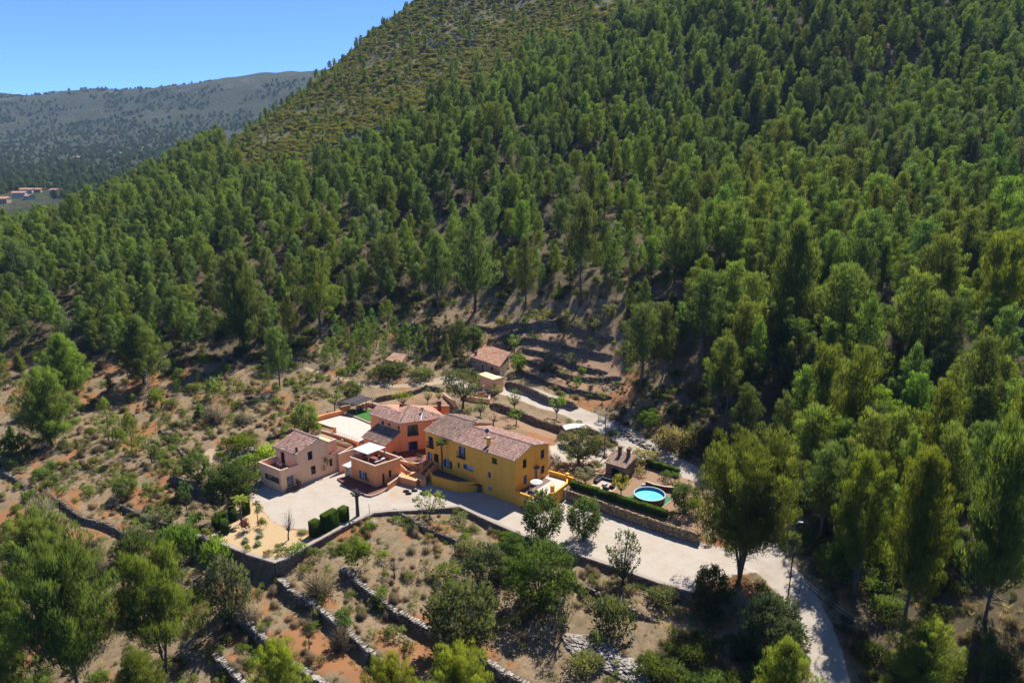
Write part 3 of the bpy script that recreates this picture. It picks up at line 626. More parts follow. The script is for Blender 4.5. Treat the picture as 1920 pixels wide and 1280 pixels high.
PINE = (.094, .128, .026); PINEY = (.112, .148, .02); PINEB = (.08, .112, .034)
HAND = []      # places taken by plants set one by one
def fit(px, py, top, wpx, z=None):
    """ground point, width and height in metres of something seen from row py up to row top, wpx wide"""
    p = ground(px, py) if z is None else at(px, py, z); t = depth(p); b = (640 - top) / FPX
    h = CAM_Z + (b * p.y * cp - p.y * sp) / (cp + b * sp) - p.z
    return p, wpx * t / FPX, h
GREEN = (.075, .115, .022); LIME = (.16, .24, .022); DARK = (.042, .066, .022); OLIVE = (.115, .125, .075); GREY = (.21, .18, .145); SILVER = (.17, .18, .13); YEL = (.24, .23, .02); BROWN = (.15, .115, .075)
def plant(name, key, loc, sw, sh, rot, col, label, cat, group=None, tilt=0.0):
    """one plant: a thing with trunk and crown, or a single mesh when it has no trunk; sw, sh: width and height in metres"""
    p = PROTO[key]; s = (sw / p['w'], sw / p['w'], sh / p['h'])
    if p['trunk'] is None:
        o = bpy.data.objects.new(name, p['crown']); C.objects.link(o); o.location = loc; o.rotation_euler = (0, 0, rot); o.scale = s; o.color = c4(col)
        return tag(o, label, cat, group)
    e = empty(name, loc, label, cat, group); e.rotation_euler = (tilt, 0, rot); e.scale = s
    for nm in ('trunk', 'crown'):
        c = bpy.data.objects.new(nm, p[nm]); C.objects.link(c); c.parent = e; c.color = c4(col)
    return e
# far masses: one object each, copies spread over points
LIB = bpy.data.collections.new('plant_library')
def scatter(name, keys, pts, scales, rots, col, colvar=None, with_trunk=False):
    """one 'stuff' object whose points carry copies of the plants; scales: (n,3)"""
    n = len(pts); me = bpy.data.meshes.new(name); me.vertices.add(n); me.vertices.foreach_set('co', np.asarray(pts, np.float32).ravel())
    a = me.attributes.new('size', 'FLOAT_VECTOR', 'POINT'); a.data.foreach_set('vector', np.asarray(scales, np.float32).ravel())
    a = me.attributes.new('turn', 'FLOAT_VECTOR', 'POINT'); a.data.foreach_set('vector', np.stack([np.zeros(n), np.zeros(n), rots], 1).astype(np.float32).ravel())
    me.update(); o = bpy.data.objects.new(name, me); C.objects.link(o); o['kind'] = 'stuff'; o.color = c4(col)
    col_ = bpy.data.collections.new(name + '_kinds')
    for k in keys:
        m_ = PROTO[k]['crown']
        if with_trunk and PROTO[k]['trunk'] is not None:
            src = bpy.data.objects.new('plant', m_); src.color = c4(col); cc = src
        else:
            cc = bpy.data.objects.new('plant', m_); cc.color = c4(col)
        col_.objects.link(cc)
    ng = bpy.data.node_groups.new(name, 'GeometryNodeTree')
    ng.interface.new_socket('Geometry', in_out='INPUT', socket_type='NodeSocketGeometry'); ng.interface.new_socket('Geometry', in_out='OUTPUT', socket_type='NodeSocketGeometry')
    N = ng.nodes.new; L = ng.links.new
    gi = N('NodeGroupInput'); go = N('NodeGroupOutput'); ip = N('GeometryNodeInstanceOnPoints'); ci = N('GeometryNodeCollectionInfo')
    ci.inputs['Collection'].default_value = col_; ci.inputs['Separate Children'].default_value = True; ci.inputs['Reset Children'].default_value = True
    ip.inputs['Pick Instance'].default_value = True
    s = N('GeometryNodeInputNamedAttribute'); s.data_type = 'FLOAT_VECTOR'; s.inputs[0].default_value = 'size'
    t = N('GeometryNodeInputNamedAttribute'); t.data_type = 'FLOAT_VECTOR'; t.inputs[0].default_value = 'turn'
    rv = N('FunctionNodeRandomValue'); rv.data_type = 'INT'; rv.inputs[4].default_value = 0; rv.inputs[5].default_value = len(keys) - 1
    eu = N('FunctionNodeEulerToRotation')
    L(gi.outputs[0], ip.inputs['Points']); L(ci.outputs[0], ip.inputs['Instance']); L(rv.outputs[2], ip.inputs['Instance Index'])
    L(t.outputs[0], eu.inputs[0]); L(eu.outputs[0], ip.inputs['Rotation']); L(s.outputs[0], ip.inputs['Scale']); L(ip.outputs[0], go.inputs[0])
    md = o.modifiers.new('copies', 'NODES'); md.node_group = ng
    return o
# ------------------------------------------------------------------ building helpers
M_YEL = mat('yellow_plaster', (.88, .39, .045), (.78, .33, .04), .35, stain=.42, bump=.12, k=1)
M_YELCAP = mat('yellow_coping', (.78, .38, .03), (.68, .31, .03), 1.2, bump=.1, k=1)
M_ORA = mat('orange_plaster', (.84, .33, .115), (.74, .28, .10), .35, stain=.42, bump=.12, k=1)
M_BEI = mat('beige_plaster', (.86, .50, .28), (.78, .45, .25), .35, stain=.42, bump=.12, k=1)
M_CAP = mat('pale_coping', (.68, .50, .37), (.58, .41, .29), 1.5, bump=.1)
M_REDF = mat('red_floor_tiles', (.27, .085, .06), (.21, .07, .055), 2.5, .6, .1, 20)
M_PALE = mat('pale_gravel_floor', (.74, .66, .58), (.66, .56, .47), 1.2, bump=.3, bscale=30)
M_BLUE = mat('blue_paint', (.022, .085, .34), (.018, .065, .27), 3, .5, .03)
M_LBLUE = mat('light_blue_paint', (.10, .38, .55), None, 3, .5, 0)
M_BROWN = mat('brown_wood', (.085, .03, .018), (.06, .022, .014), 6, .6, .1)
M_DARK = mat('dark_iron', (.02, .018, .018), None, 4, .5, 0)
M_GLASS = mat('window_glass', (.015, .018, .02), (.02, .024, .026), 1, .08, 0, spec=.6)
M_ROOM = mat('dark_room', (.03, .025, .02), (.05, .035, .025), .8, .9, 0)  # flat dark pane colour stands in for the unlit room behind
M_WHITE = mat('white_cloth', (.80, .79, .77), (.72, .71, .70), 2, .8, .05)
M_CURT = mat('pale_curtain', (.62, .64, .66), (.5, .52, .55), 6, .8, .05)
M_METAL = mat('grey_metal', (.42, .43, .45), (.36, .37, .39), 3, .45, 0, metal=.6)
M_SHED = mat('white_sheet_roof', (.74, .76, .80), (.66, .68, .72), 2, .5, .05)
M_THATCH = mat('thatch', (.15, .125, .12), (.10, .085, .085), 3, .95, .8, 18, tint=.35)
M_WOOD = mat('weathered_wood', (.25, .19, .14), (.18, .13, .1), 5, .8, .2)
M_LAWN = mat('lawn', (.055, .20, .022), (.045, .165, .02), 2, .9, .5, 60)
M_MAT = mat('green_mat', (.04, .22, .09), (.035, .18, .075), 3, .8, .1)
M_STEP = mat('terracotta_steps', (.40, .16, .10), (.33, .13, .09), 3, .8, .1)
M_STEPW = mat('pale_stone_steps', (.62, .52, .42), (.52, .43, .34), 3, .85, .2)
M_ROOFA = roof_mat('pink_roof_tiles', [(0, (.25, .125, .10)), (.3, (.42, .235, .185)), (.6, (.54, .325, .265)), (1, (.66, .45, .38))], lichen=.2)
M_ROOFB = roof_mat('old_brown_roof_tiles', [(0, (.19, .115, .09)), (.4, (.32, .20, .155)), (.8, (.43, .28, .215)), (1, (.55, .39, .31))], lichen=.4)
M_ROOFC = roof_mat('warm_roof_tiles', [(0, (.33, .15, .09)), (.35, (.55, .28, .18)), (.7, (.70, .40, .26)), (1, (.78, .52, .37))], lichen=.25)
M_STONEB = stone_mat('tan_stonework', [(0, (.38, .275, .18)), (.5, (.56, .42, .28)), (1, (.70, .54, .38))], 2.2)
M_BRICK = mat('brick_chimney', (.30, .15, .11), (.22, .11, .085), 6, .9, .3)
def tiled_roof(name, poly, parent, material, down=None, pitch=.34, length=.62, thick=.16, edge=None):
    """sloping roof: a slab under rows of half-round tiles that run down the slope. poly: corner points, counter-clockwise from above"""
    P = [Vector(p) for p in poly]; nrm = Vector((0, 0, 0))
    for a, b in zip(P, P[1:] + P[:1]): nrm += Vector(((a.y - b.y) * (a.z + b.z), (a.z - b.z) * (a.x + b.x), (a.x - b.x) * (a.y + b.y)))
    nrm.normalize()
    if nrm.z < 0: nrm = -nrm; P = P[::-1]
    dn = Vector((nrm.x, nrm.y, 0)) if down is None else Vector((down[0], down[1], 0))
    dn.normalize(); dn = (dn - nrm * dn.dot(nrm)).normalized(); ac = nrm.cross(dn).normalized(); o0 = P[0]
    uv = [((p - o0).dot(ac), (p - o0).dot(dn)) for p in P]
    mb = MB(); mb.tint = .3; mb.hexa([tuple(p - nrm * thick) for p in P], [tuple(p) for p in P])
    slab = mb.build(name, edge or M_CAP, parent)
    tb = MB(); rr = random.Random(len(name) * 31 + int(abs(o0.x) * 10))
    u0 = min(u for u, v in uv); u1 = max(u for u, v in uv); n = max(2, int((u1 - u0) / pitch)); st = (u1 - u0) / n
    for i in range(n):
        u = u0 + (i + .5) * st; cr = []
        for (a, b) in zip(uv, uv[1:] + uv[:1]):
            if (a[0] > u) != (b[0] > u): cr.append(a[1] + (b[1] - a[1]) * (u - a[0]) / (b[0] - a[0]))
        cr.sort()
        for va, vb in zip(cr[::2], cr[1::2]):
            m = max(1, round((vb - va) / length)); off = rr.uniform(-.1, .1)
            for k in range(m):
                v0 = va + (vb - va) * k / m - (.05 if k else 0); v1 = va + (vb - va) * (k + 1) / m + (.04 if k == m - 1 else 0)
                w0 = st * .40; w1 = st * .48; h0 = .05; h1 = .09; tb.tint = min(1, max(0, rr.gauss(.5, .22))); du = rr.gauss(0, .012)
                ring = []
                for (v, w, h) in ((v0, w0, h0), (v1, w1, h1)):
                    ring.append([o0 + ac * (u + du + x * w) + dn * v + nrm * (z * h * 1.15 + .012) for x, z in ((-1, 0), (-.55, .85), (.55, .85), (1, 0))])
                a, b = ring
                for j in range(3): tb.quad(a[j], b[j], b[j + 1], a[j + 1])
                tb.quad(*b[::-1])
    t = tb.build('roof_tiles', material, slab); t['kind'] = 'stuff'
    return slab
class Wall:
    """an upright wall from A to B (outside on the right hand), cut by openings set in the photograph's own pixels"""
    def __init__(s, A, B): s.A = Vector((A[0], A[1], 0)); s.B = Vector((B[0], B[1], 0)); s.an = head(A, B); s.L = (s.B - s.A).length; s.d = (s.B - s.A).normalized(); s.n = Vector((s.d.y, -s.d.x, 0)); s.open = []
    def at(s, px, py): return wr(s.A, s.an, px, py)
    def P(s, S, z, out=0.0): q = s.A + s.d * S + s.n * out; return Vector((q.x, q.y, z))
    def rect(s, p, q):
        """pixel corners (top-left, bottom-right) of an opening"""
        a = s.at(*p); b = s.at(*q); S0, S1 = sorted((a[0], b[0])); 
        return [S0, S1, min(a[1], b[1]), max(a[1], b[1])]
    def cut(s, r, deep=.28): s.open.append((r, deep)); return r
    def surface(s, mb, z0, z1):
        S = sorted({0.0, s.L} | {x for r, d in s.open for x in r[:2]}); Zs = sorted({z0, z1} | {x for r, d in s.open for x in r[2:]})
        S = [x for x in S if -1e-6 <= x <= s.L + 1e-6]; Zs = [z for z in Zs if z0 - 1e-6 <= z <= z1 + 1e-6]
        for a, b in zip(S, S[1:]):
            for c, d in zip(Zs, Zs[1:]):
                m = ((a + b) / 2, (c + d) / 2)
                if any(r[0] < m[0] < r[1] and r[2] < m[1] < r[3] for r, _ in s.open): continue
                mb.quad(s.P(a, c), s.P(b, c), s.P(b, d), s.P(a, d))
        for r, dp in s.open:
            a, b, c, d = r
            for p, q in (((a, c), (b, c)), ((b, c), (b, d)), ((b, d), (a, d)), ((a, d), (a, c))):
                mb.quad(s.P(p[0], p[1], 0), s.P(p[0], p[1], -dp), s.P(q[0], q[1], -dp), s.P(q[0], q[1], 0))
    def slab(s, mb, S0, S1, z0, z1, o0, o1):
        """a block lying along the wall, from o0 to o1 metres in front of its face"""
        mb.hexa([s.P(S0, z0, o1), s.P(S1, z0, o1), s.P(S1, z0, o0), s.P(S0, z0, o0)], [s.P(S0, z1, o1), s.P(S1, z1, o1), s.P(S1, z1, o0), s.P(S0, z1, o0)])
def window(w, r, parent, frame=None, style='cross', deep=.28, name='window', pane=None, label=None, sill=None, bars=None):
    """fills an opening: frame, pane behind it, optional sill, curtains, shutters, balcony rail"""
    frame = frame or M_BROWN; a, b, c, d = r; f = min(.09, (b - a) * .12); mb = MB()
    for S0, S1, z0, z1 in ((a + .004, a + f, c, d), (b - f, b - .004, c, d), (a + f, b - f, c, c + f), (a + f, b - f, d - f, d)): w.slab(mb, S0, S1, z0 + .004, z1 - .004, -deep + .02, -deep + .14)
    if 'cross' in style: w.slab(mb, (a + b) / 2 - f * .4, (a + b) / 2 + f * .4, c + f, d - f, -deep + .03, -deep + .11)
    if 'cross' in style and d - c > .9: w.slab(mb, a + f, b - f, c + (d - c) * .52, c + (d - c) * .52 + f * .6, -deep + .035, -deep + .1)
    o = mb.build(name, frame, parent)
    if label: o['label'] = label
    pm = MB(); pm.quad(w.P(a, c, -deep), w.P(b, c, -deep), w.P(b, d, -deep), w.P(a, d, -deep)); pm.build('pane', pane or M_GLASS, o)
    if 'curtain' in style:
        cm = MB(); n = 5
        for i in range(n): S0 = a + f + (b - a - 2 * f) * (.06 + .62 * i / n); w.slab(cm, S0, S0 + (b - a) * .115, c + f, d - f, -deep + .012 + .02 * (i % 2), -deep + .03 + .02 * (i % 2))
        cm.build('curtain', M_CURT, o)
    if 'lshut' in style: sm_ = MB(); w.slab(sm_, a + .01, a + (b - a) * .26, c + .01, d - .01, -deep + .15, -deep + .2); sm_.build('shutter', M_BLUE, o)
    if 'closed' in style:
        sm_ = MB()
        for k in (0, 1): w.slab(sm_, a + f + (b - a - 2 * f) * .5 * k + .01, a + f + (b - a - 2 * f) * .5 * (k + 1) - .01, c + f, d - f, -deep + .09, -deep + .15)
        sm_.build('shutter', frame, o)
    if sill: sb = MB(); w.slab(sb, a - .12, b + .12, c - .12, c - .002, -deep + .15, .10); sb.build('sill', sill, o)
    if 'rail' in style:
        rb = MB(); w.slab(rb, a - .22, b + .22, c - .14, c - .01, .003, .55); z1 = c + min(1.05, (d - c) * .5)
        w.slab(rb, a - .2, b + .2, z1 - .05, z1, .5, .55)
        for i in range(11): S0 = a - .2 + (b - a + .4) * i / 10.4; w.slab(rb, S0, S0 + .03, c - .01, z1, .505, .535)
        for S0 in (a - .2, b + .17): w.slab(rb, S0, S0 + .03, z1 - .05, z1, .003, .5)
        rb.build('balcony', M_DARK, o)
    return o
def chimney(c, w, h, an, parent, m=None, cap=None, name='chimney', label=None):
    mb = MB(); mb.box(c, (w, w * .85, h), an); mb.box((c[0], c[1], c[2] + h), (w * 1.25, w * 1.1, .1), an)
    o = mb.build(name, m or M_BRICK, parent); k = MB(); an_ = an
    for q in (-1, 1): k.box((c[0] + math.cos(R(an)) * q * w * .42, c[1] + math.sin(R(an)) * q * w * .42, c[2] + h + .1), (.1, w * .9, .22), an)
    k.box((c[0], c[1], c[2] + h + .32), (w * 1.3, w * 1.15, .08), an); k.build('chimney_cap', cap or m or M_BRICK, o)
    return o
def coping(pts, z, wd, h, m, parent, name='coping'):
    """flat stones along the top of a parapet"""
    mb = MB()
    for a, b in zip(pts, pts[1:]):
        a = Vector((a[0], a[1], 0)); b = Vector((b[0], b[1], 0)); d = b - a; mb.box(((a.x + b.x) / 2, (a.y + b.y) / 2, z), (d.length + wd * .9, wd, h), head(a, b)); z += .002
    return mb.build(name, m, parent)
def parapet(mb, pts, z0, z1, th):
    for a, b in zip(pts, pts[1:]):
        a = Vector((a[0], a[1], 0)); b = Vector((b[0], b[1], 0)); d = b - a; mb.box(((a.x + b.x) / 2, (a.y + b.y) / 2, z0), (d.length + th * .98, th, z1 - z0), head(a, b)); z1 += .002
# ================================================================== the yellow house
Z2 = Z(740, 700, 4.8); Z3 = Z(580, 730, 9.143); Z4 = Z(640, 820, 9.143); Z5 = Z(790, 770, 9.143); Z6 = Z(930, 810, 9.143); Z7 = Z(1040, 760, 9.143); Z8 = Z(700, 640, 7.111)
yA = at(966, 862.5, 8.75); yB = wp(yA, 142, 22.7); yC = wp(yA, 50, 9.9); yD = wp(yB, 50, 10.9); yM = wp(yA, 142, 14.9); yCm = wp(yM, 50, 9.9); yDm = wp(yM, 50, 10.9)
house = empty('yellow_house', (yA.x, yA.y, 0), 'long yellow ochre farmhouse with blue windows and pinkish tiled roofs', 'house')
fr = Wall(yB, yA); ga = Wall(yA, yC); bk = Wall(yC, yCm); bk2 = Wall(yDm, yD); lf = Wall(yD, yB)
W_ = {}
def op(w, z, p, q, deep=.28): return w.cut(w.rect(z(*p), z(*q)), deep)
o1 = op(fr, Z5, (118, 428), (210, 625)); o2 = op(fr, Z5, (105, 690), (190, 858)); o3 = op(fr, Z5, (212, 722), (300, 905)); o4 = op(fr, Z5, (375, 785), (528, 1005)); o5 = op(fr, Z5, (640, 595), (752, 805)); o6 = op(fr, Z5, (622, 880), (658, 985))
o7 = op(fr, Z5, (718, 900), (898, 1050)); o8 = op(fr, Z5, (1208, 790), (1298, 922)); o9 = op(fr, Z5, (1142, 1040), (1190, 1155)); o10 = op(fr, Z2, (842, 1018), (874, 1058), .12)
o3[2] = o2[2]; g1 = op(ga, Z6, (462, 480), (525, 590)); g2 = op(ga, Z6, (768, 318), (832, 435)); g3 = op(ga, Z6, (768, 592), (832, 688)); g4 = op(ga, Z6, (472, 750), (532, 870)); g5 = op(ga, Z6, (650, 640), (705, 820), .2)
mb = MB()
fr.surface(mb, -1, 8.72); ga.surface(mb, -1, 8.72); bk.surface(mb, -1, 8.7); bk2.surface(mb, -1, 8.7); lf.surface(mb, -1, 8.72)
RZ = 10.15; RZL = 10.55; apex = wp(yA, 50, 4.8, RZ); mb.quad(ga.P(0, 8.72), ga.P(9.9, 8.72), (apex.x, apex.y, RZ - .05))
apl = wp(yB, 50, 6.0, RZL); apm = wp(yM, 50, 6.0, RZL); mb.quad(lf.P(0, 8.72), lf.P(lf.L, 8.72), (apl.x, apl.y, RZL - .05)); mb.quad(wp(yM, 50, 0, 8.72), wp(yM, 50, 10.9, 8.7), (apm.x, apm.y, RZL - .05)); mb.quad(wp(yM, 50, 9.9, -1), wp(yM, 50, 10.9, -1), wp(yM, 50, 10.9, 8.7), wp(yM, 50, 9.9, 8.7))
mb.build('wall', M_YEL, house)
ov = .35
E0 = wp(yA, 50, -ov) - fr.d * -ov; E1 = wp(yM, 50, -ov); apR = wp(yA, 50, 4.8) + fr.d * .15; apM = wp(yM, 50, 4.8); E0 = wp(yA, 50, -ov) + fr.d * .15; Rr = wp(yA, 50, 10.2) + fr.d * .15; RM = wp(yM, 50, 10.2)
zf = lambda s, rz, rs, ez: ez + (rz - ez) * s / rs
V3 = lambda p, z: Vector((p.x, p.y, z))
r1 = tiled_roof('roof', [V3(E1, 8.72), V3(E0, 8.72), V3(apR, RZ + .05), V3(apM, RZ + .05)], house, M_ROOFA)
r1['label'] = 'pinkish front slope of the roof'
r2 = tiled_roof('roof', [V3(apM, RZ + .05), V3(apR, RZ + .05), V3(Rr, 8.72), V3(RM, 8.72)], house, M_ROOFA)
E2 = wp(yM, 50, -ov) + fr.d * .1; E3 = wp(yB, 50, -ov) - fr.d * .25; a2 = wp(yM, 50, 6.0) + fr.d * .1; a3 = wp(yB, 50, 6.0) - fr.d * .25; b2 = wp(yM, 50, 11.2) + fr.d * .1; b3 = wp(yB, 50, 11.2) - fr.d * .25
r3 = tiled_roof('roof', [V3(E3, 8.86), V3(E2, 8.86), V3(a2, RZL + .05), V3(a3, RZL + .05)], house, M_ROOFB); r3['label'] = 'higher brown slope at the left end of the roof'
r4 = tiled_roof('roof', [V3(a3, RZL + .05), V3(a2, RZL + .05), V3(b2, 8.86), V3(b3, 8.86)], house, M_ROOFB)
for a, b, rz in ((apM, apR, RZ), (a3, a2, RZL)):
    mb = MB(); n = 40; mb.tint = .55; mb.tube([V3(a, rz + .1), V3(b, rz + .1)], .15, 7); mb.build('ridge_tiles', M_ROOFA if rz == RZ else M_ROOFB, r1 if rz == RZ else r3)
window(fr, o1, house, M_BLUE, 'rail lshut cross'); window(fr, o2, house, M_BLUE, 'lshut curtain', name='door', label='blue door with a pale curtain'); window(fr, o3, house, M_BROWN, 'cross', name='window', pane=M_ROOM)
window(fr, o4, house, M_BROWN, 'cross lshut curtain', label='wide glazed opening with a low arch'); window(fr, o5, house, M_BLUE, 'rail curtain lshut cross'); window(fr, o6, house, M_BLUE, 'plain'); window(fr, o7, house, M_BLUE, 'lshut curtain', pane=M_CURT, label='wide low window with a pale blind')
window(fr, o8, house, M_BROWN, 'cross', sill=M_YELCAP); window(fr, o9, house, M_BLUE, 'closed'); window(fr, o10, house, M_LBLUE, 'closed', .12, 'vent'); window(ga, g1, house, M_BROWN, 'cross', sill=M_YELCAP); window(ga, g2, house, M_BLUE, 'cross'); window(ga, g3, house, M_BLUE, 'cross lshut'); window(ga, g4, house, M_BLUE, 'closed')
window(ga, g5, house, M_WOOD, 'plain', .2, 'door', pane=mat('pale_door', (.58, .46, .30), None, 3, .6, 0), label='pale door under a small tiled hood')
hd = ga.rect(Z6(640, 600), Z6(735, 640)); S0 = (g5[0] + g5[1]) / 2
tiled_roof('door_hood', [ga.P(S0 - .75, g5[3] + .12, .75), ga.P(S0 + .75, g5[3] + .12, .75), ga.P(S0 + .75, g5[3] + .5, .01), ga.P(S0 - .75, g5[3] + .5, .01)], house, M_ROOFB, thick=.08)
mb = MB()     # arch filler above the wide opening: rounded upper corners
for sgn, S in ((1, o4[0]), (-1, o4[1])):
    for i in range(4): fr.slab(mb, *(sorted((S, S + sgn * (o4[1] - o4[0]) * .42 * (1 - i / 4)))), o4[3] - .6 * (1 - (1 - (i + 1) / 4) ** 2) * .0 - .14 * (i + 1) * .9, o4[3] - .14 * i * .9 - .001, -.25, -.004)
mb.build('arch', M_YEL, house)
cpt = wp(yA, 142, wr(yA, 142, *Z5(1165, 590))[0]); 
def on_slope(px, py, e, d, z0, z1, run):
    """a point on the front slope seen at a pixel"""
    lo, hi = 0, 1
    for _ in range(40):
        m = (lo + hi) / 2; q = at(px, py, z0 + (z1 - z0) * m); s = (q - Vector((e.x, e.y, 0))).dot(d); 
        if s / run > m: lo = m
        else: hi = m
    return at(px, py, z0 + (z1 - z0) * m)
dv = (yC - yA).normalized(); q = on_slope(*Z5(1155, 600), yA, Vector((dv.x, dv.y, 0)), 8.8, 10.15, 4.8)
chimney((q.x, q.y, q.z - .4), .62, 1.75, 52, house, M_YEL, M_CAP)
q = on_slope(*Z5(1135, 690), yA, Vector((dv.x, dv.y, 0)), 8.8, 10.15, 4.8); mb = MB(); mb.box((q.x, q.y, q.z - .3), (.32, .32, .62), 52); mb.build('vent_pipe', M_BROWN, house)
q = wp(yA, 142, wr(wp(yA, 50, 4.8), 142, *Z5(1195, 350))[0]) + Vector((dv.x, dv.y, 0)) * 4.9
dish = empty('satellite_dish', (q.x, q.y, 10.2), 'small blue satellite dish on the ridge of the yellow house', 'satellite dish')
mb = MB(); mb.tube([(q.x, q.y, 10.1), (q.x, q.y, 10.75)], .035, 5); mb.build('mast', M_METAL, dish)
mb = MB(); n = 16; cc = Vector((q.x, q.y, 10.85)); fd = Vector((-.25, -.9, .35)).normalized(); sd_ = fd.cross(Vector((0, 0, 1))).normalized(); ud = sd_.cross(fd)
ringp = lambda k, rd, o: cc + (sd_ * math.cos(6.2832 * k / n) + ud * math.sin(6.2832 * k / n)) * rd + fd * o
for k in range(n):
    for (ra, oa), (rb_, ob_) in (((.0, 0), (.24, .03)), ((.24, .03), (.42, .12))): mb.quad(ringp(k, ra, oa), ringp(k + 1, ra, oa), ringp(k + 1, rb_, ob_), ringp(k, rb_, ob_)); mb.quad(ringp(k, rb_, ob_ - .02), ringp(k + 1, rb_, ob_ - .02), ringp(k + 1, ra, oa - .02), ringp(k, ra, oa - .02))
mb.build('reflector', M_BLUE, dish); mb = MB(); mb.tube([cc - ud * .4 + fd * .1, cc + fd * .5], .018, 4); mb.build('arm', M_METAL, dish)
q = at(*Z8(1360, 1110), 8.9); chimney((q.x, q.y, 8.3), .55, 1.5, 52, house, M_YEL, M_METAL)
# fan-shaped planter below the front and the roofs' rear lean-to
pts = [fr.P(fr.at(*Z2(285, 900))[0], 0)] + [at(*Z2(x, y), 0) for x, y in ((300, 935), (345, 1002), (440, 1030), (560, 1062), (650, 1063), (730, 1055), (790, 1035))] + [fr.P(fr.at(*Z2(800, 1000))[0], 0)]
planter = empty('planter', (pts[3].x, pts[3].y, 0), 'big curved yellow planter terrace against the front of the yellow house', 'planter')
mb = MB(); parapet(mb, pts, -.5, 1.95, .3); mb.build('wall', M_YEL, planter)
coping(pts, 1.955, .36, .05, M_YEL, planter)
inn = pts[1:-1]; mb = MB(); mb.prism([(p.x, p.y) for p in inn] + [(fr.P(fr.at(*Z2(790, 1000))[0], 0, .01).x, fr.P(fr.at(*Z2(790, 1000))[0], 0, .01).y), (fr.P(fr.at(*Z2(290, 900))[0], 0, .01).x, fr.P(fr.at(*Z2(290, 900))[0], 0, .01).y)], 0, 1.45); mb.build('soil', mat('planter_soil', (.20, .155, .115), (.15, .115, .085), 3, .95, .5), planter)
# ---- the paved terrace at the gable end
TZ = 2.25
tp = [ga.P(.05, 0, .002), ga.P(9.9, 0, .002), at(*Z6(945, 690), TZ), at(*Z6(1220, 760), TZ), at(*Z6(1210, 880), TZ), at(*Z6(1010, 1085), TZ), at(*Z6(940, 1060), TZ), at(*Z6(760, 1150), TZ), at(*Z6(650, 1215), TZ), at(*Z6(480, 1120), TZ)]
terr = empty('terrace', (tp[5].x, tp[5].y, 0), 'sunny pale paved terrace with low yellow walls at the gable of the yellow house', 'terrace')
mb = MB(); mb.prism([(p.x, p.y) for p in tp], -1, TZ - .03); mb.build('plinth', M_YEL, terr); mb = MB(); mb.prism([(p.x, p.y) for p in tp], TZ - .028, TZ); mb.build('floor', M_PALE, terr)
g_ = MB(); sh_ = [ga.P(.1, 0, .01), ga.P(8.6, 0, .01), ga.P(8.3, 0, 1.9), ga.P(.1, 0, 2.2)]; g_.prism([(p.x, p.y) for p in sh_], TZ, TZ + .04); g_.build('brick_paving', mat('brick_paving', (.30, .20, .16), (.24, .155, .12), 4, .9, .3, 12), terr)
mb = MB(); parapet(mb, [at(*Z6(930, 660), TZ + .9), at(*Z6(1200, 735), TZ + .9), at(*Z6(1350, 790), TZ + .9)], 1, TZ + .9, .34); mb.build('wall', M_YELCAP, terr)
mb = MB(); parapet(mb, [at(*Z6(1225, 770), TZ + .6), at(*Z6(1215, 860), TZ + .6), at(*Z6(1005, 1035), TZ + .4), at(*Z6(950, 1050), TZ + .4)], 0.2, TZ + .5, .3); mb.build('wall', M_YELCAP, terr)
mb = MB(); parapet(mb, [fr.P(fr.L, 0, -.02), fr.P(fr.L + 1.2, 0, -.02), fr.P(fr.L + 2.6, 0, -.02), fr.P(fr.L + 3.7, 0, .0)], -.5, TZ + .55, .3); mb.build('wall', M_YEL, terr)
for q, hh in ((Z6(965, 1030), 1.5), (Z6(690, 1130), .8), (Z6(1225, 800), 1.3)):
    p = at(*q, TZ); mb = MB(); mb.box((p.x, p.y, TZ - .2), (.55, .55, hh), 50); mb.box((p.x, p.y, TZ - .2 + hh), (.65, .65, .07), 50); mb.build('pillar', M_YELCAP, terr)
mb = MB(); p = at(*Z6(1185, 960), 1.9); q = at(*Z6(1120, 1100), .1)
for i in range(6): c = p.lerp(q, i / 5); mb.box((c.x, c.y, -.3), (.75, 2.0, .3 + 2.1 * (1 - i / 5.5)), head(p, q))
o = mb.build('stairs', M_STEPW); tag(o, 'pale stone steps going down from the terrace to the drive', 'steps')
# round white table under a parasol and chairs
def parasol(p, r, h, name, label):
    e = empty(name, (p.x, p.y, p.z), label, 'parasol'); mb = MB(); mb.tube([(p.x, p.y, p.z), (p.x, p.y, p.z + h)], .03, 6); mb.build('pole', M_WOOD, e)
    mb = MB(); n = 10
    for k in range(n):
        a, b = 6.2832 * k / n, 6.2832 * (k + 1) / n; A = Vector((p.x + r * math.cos(a), p.y + r * math.sin(a), p.z + h - .42)); B = Vector((p.x + r * math.cos(b), p.y + r * math.sin(b), p.z + h - .42)); T = Vector((p.x, p.y, p.z + h))
        mb.quad(A, B, T); mb.quad(B, A, T - Vector((0, 0, .03))); dz = Vector((0, 0, .16)); mb.quad(A - dz, B - dz, B, A)
    mb.build('canopy', M_WHITE, e); mb = MB(); mb.cyl((p.x, p.y, p.z), .3, .28, .08, 12); mb.build('base', M_DARK, e)
def chair(p, an, name, label, group, m=None, seat_h=.42):
    e = empty(name, (p.x, p.y, p.z), label, 'chair', group); m = m or M_BROWN; c, s = math.cos(R(an)), math.sin(R(an)); P = lambda x, y, z: (p.x + x * c - y * s, p.y + x * s + y * c, p.z + z)
    mb = MB(); mb.box(P(0, 0, seat_h), (.5, .5, .05), an); mb.build('seat', m, e); mb = MB(); mb.box(P(-.24, 0, seat_h + .05), (.05, .5, .48), an); mb.build('backrest', m, e)
    for x in (-.21, .21):
        for y in (-.21, .21): mb = MB(); mb.box(P(x, y, 0), (.05, .05, seat_h - .002), an); mb.build('leg', m, e)
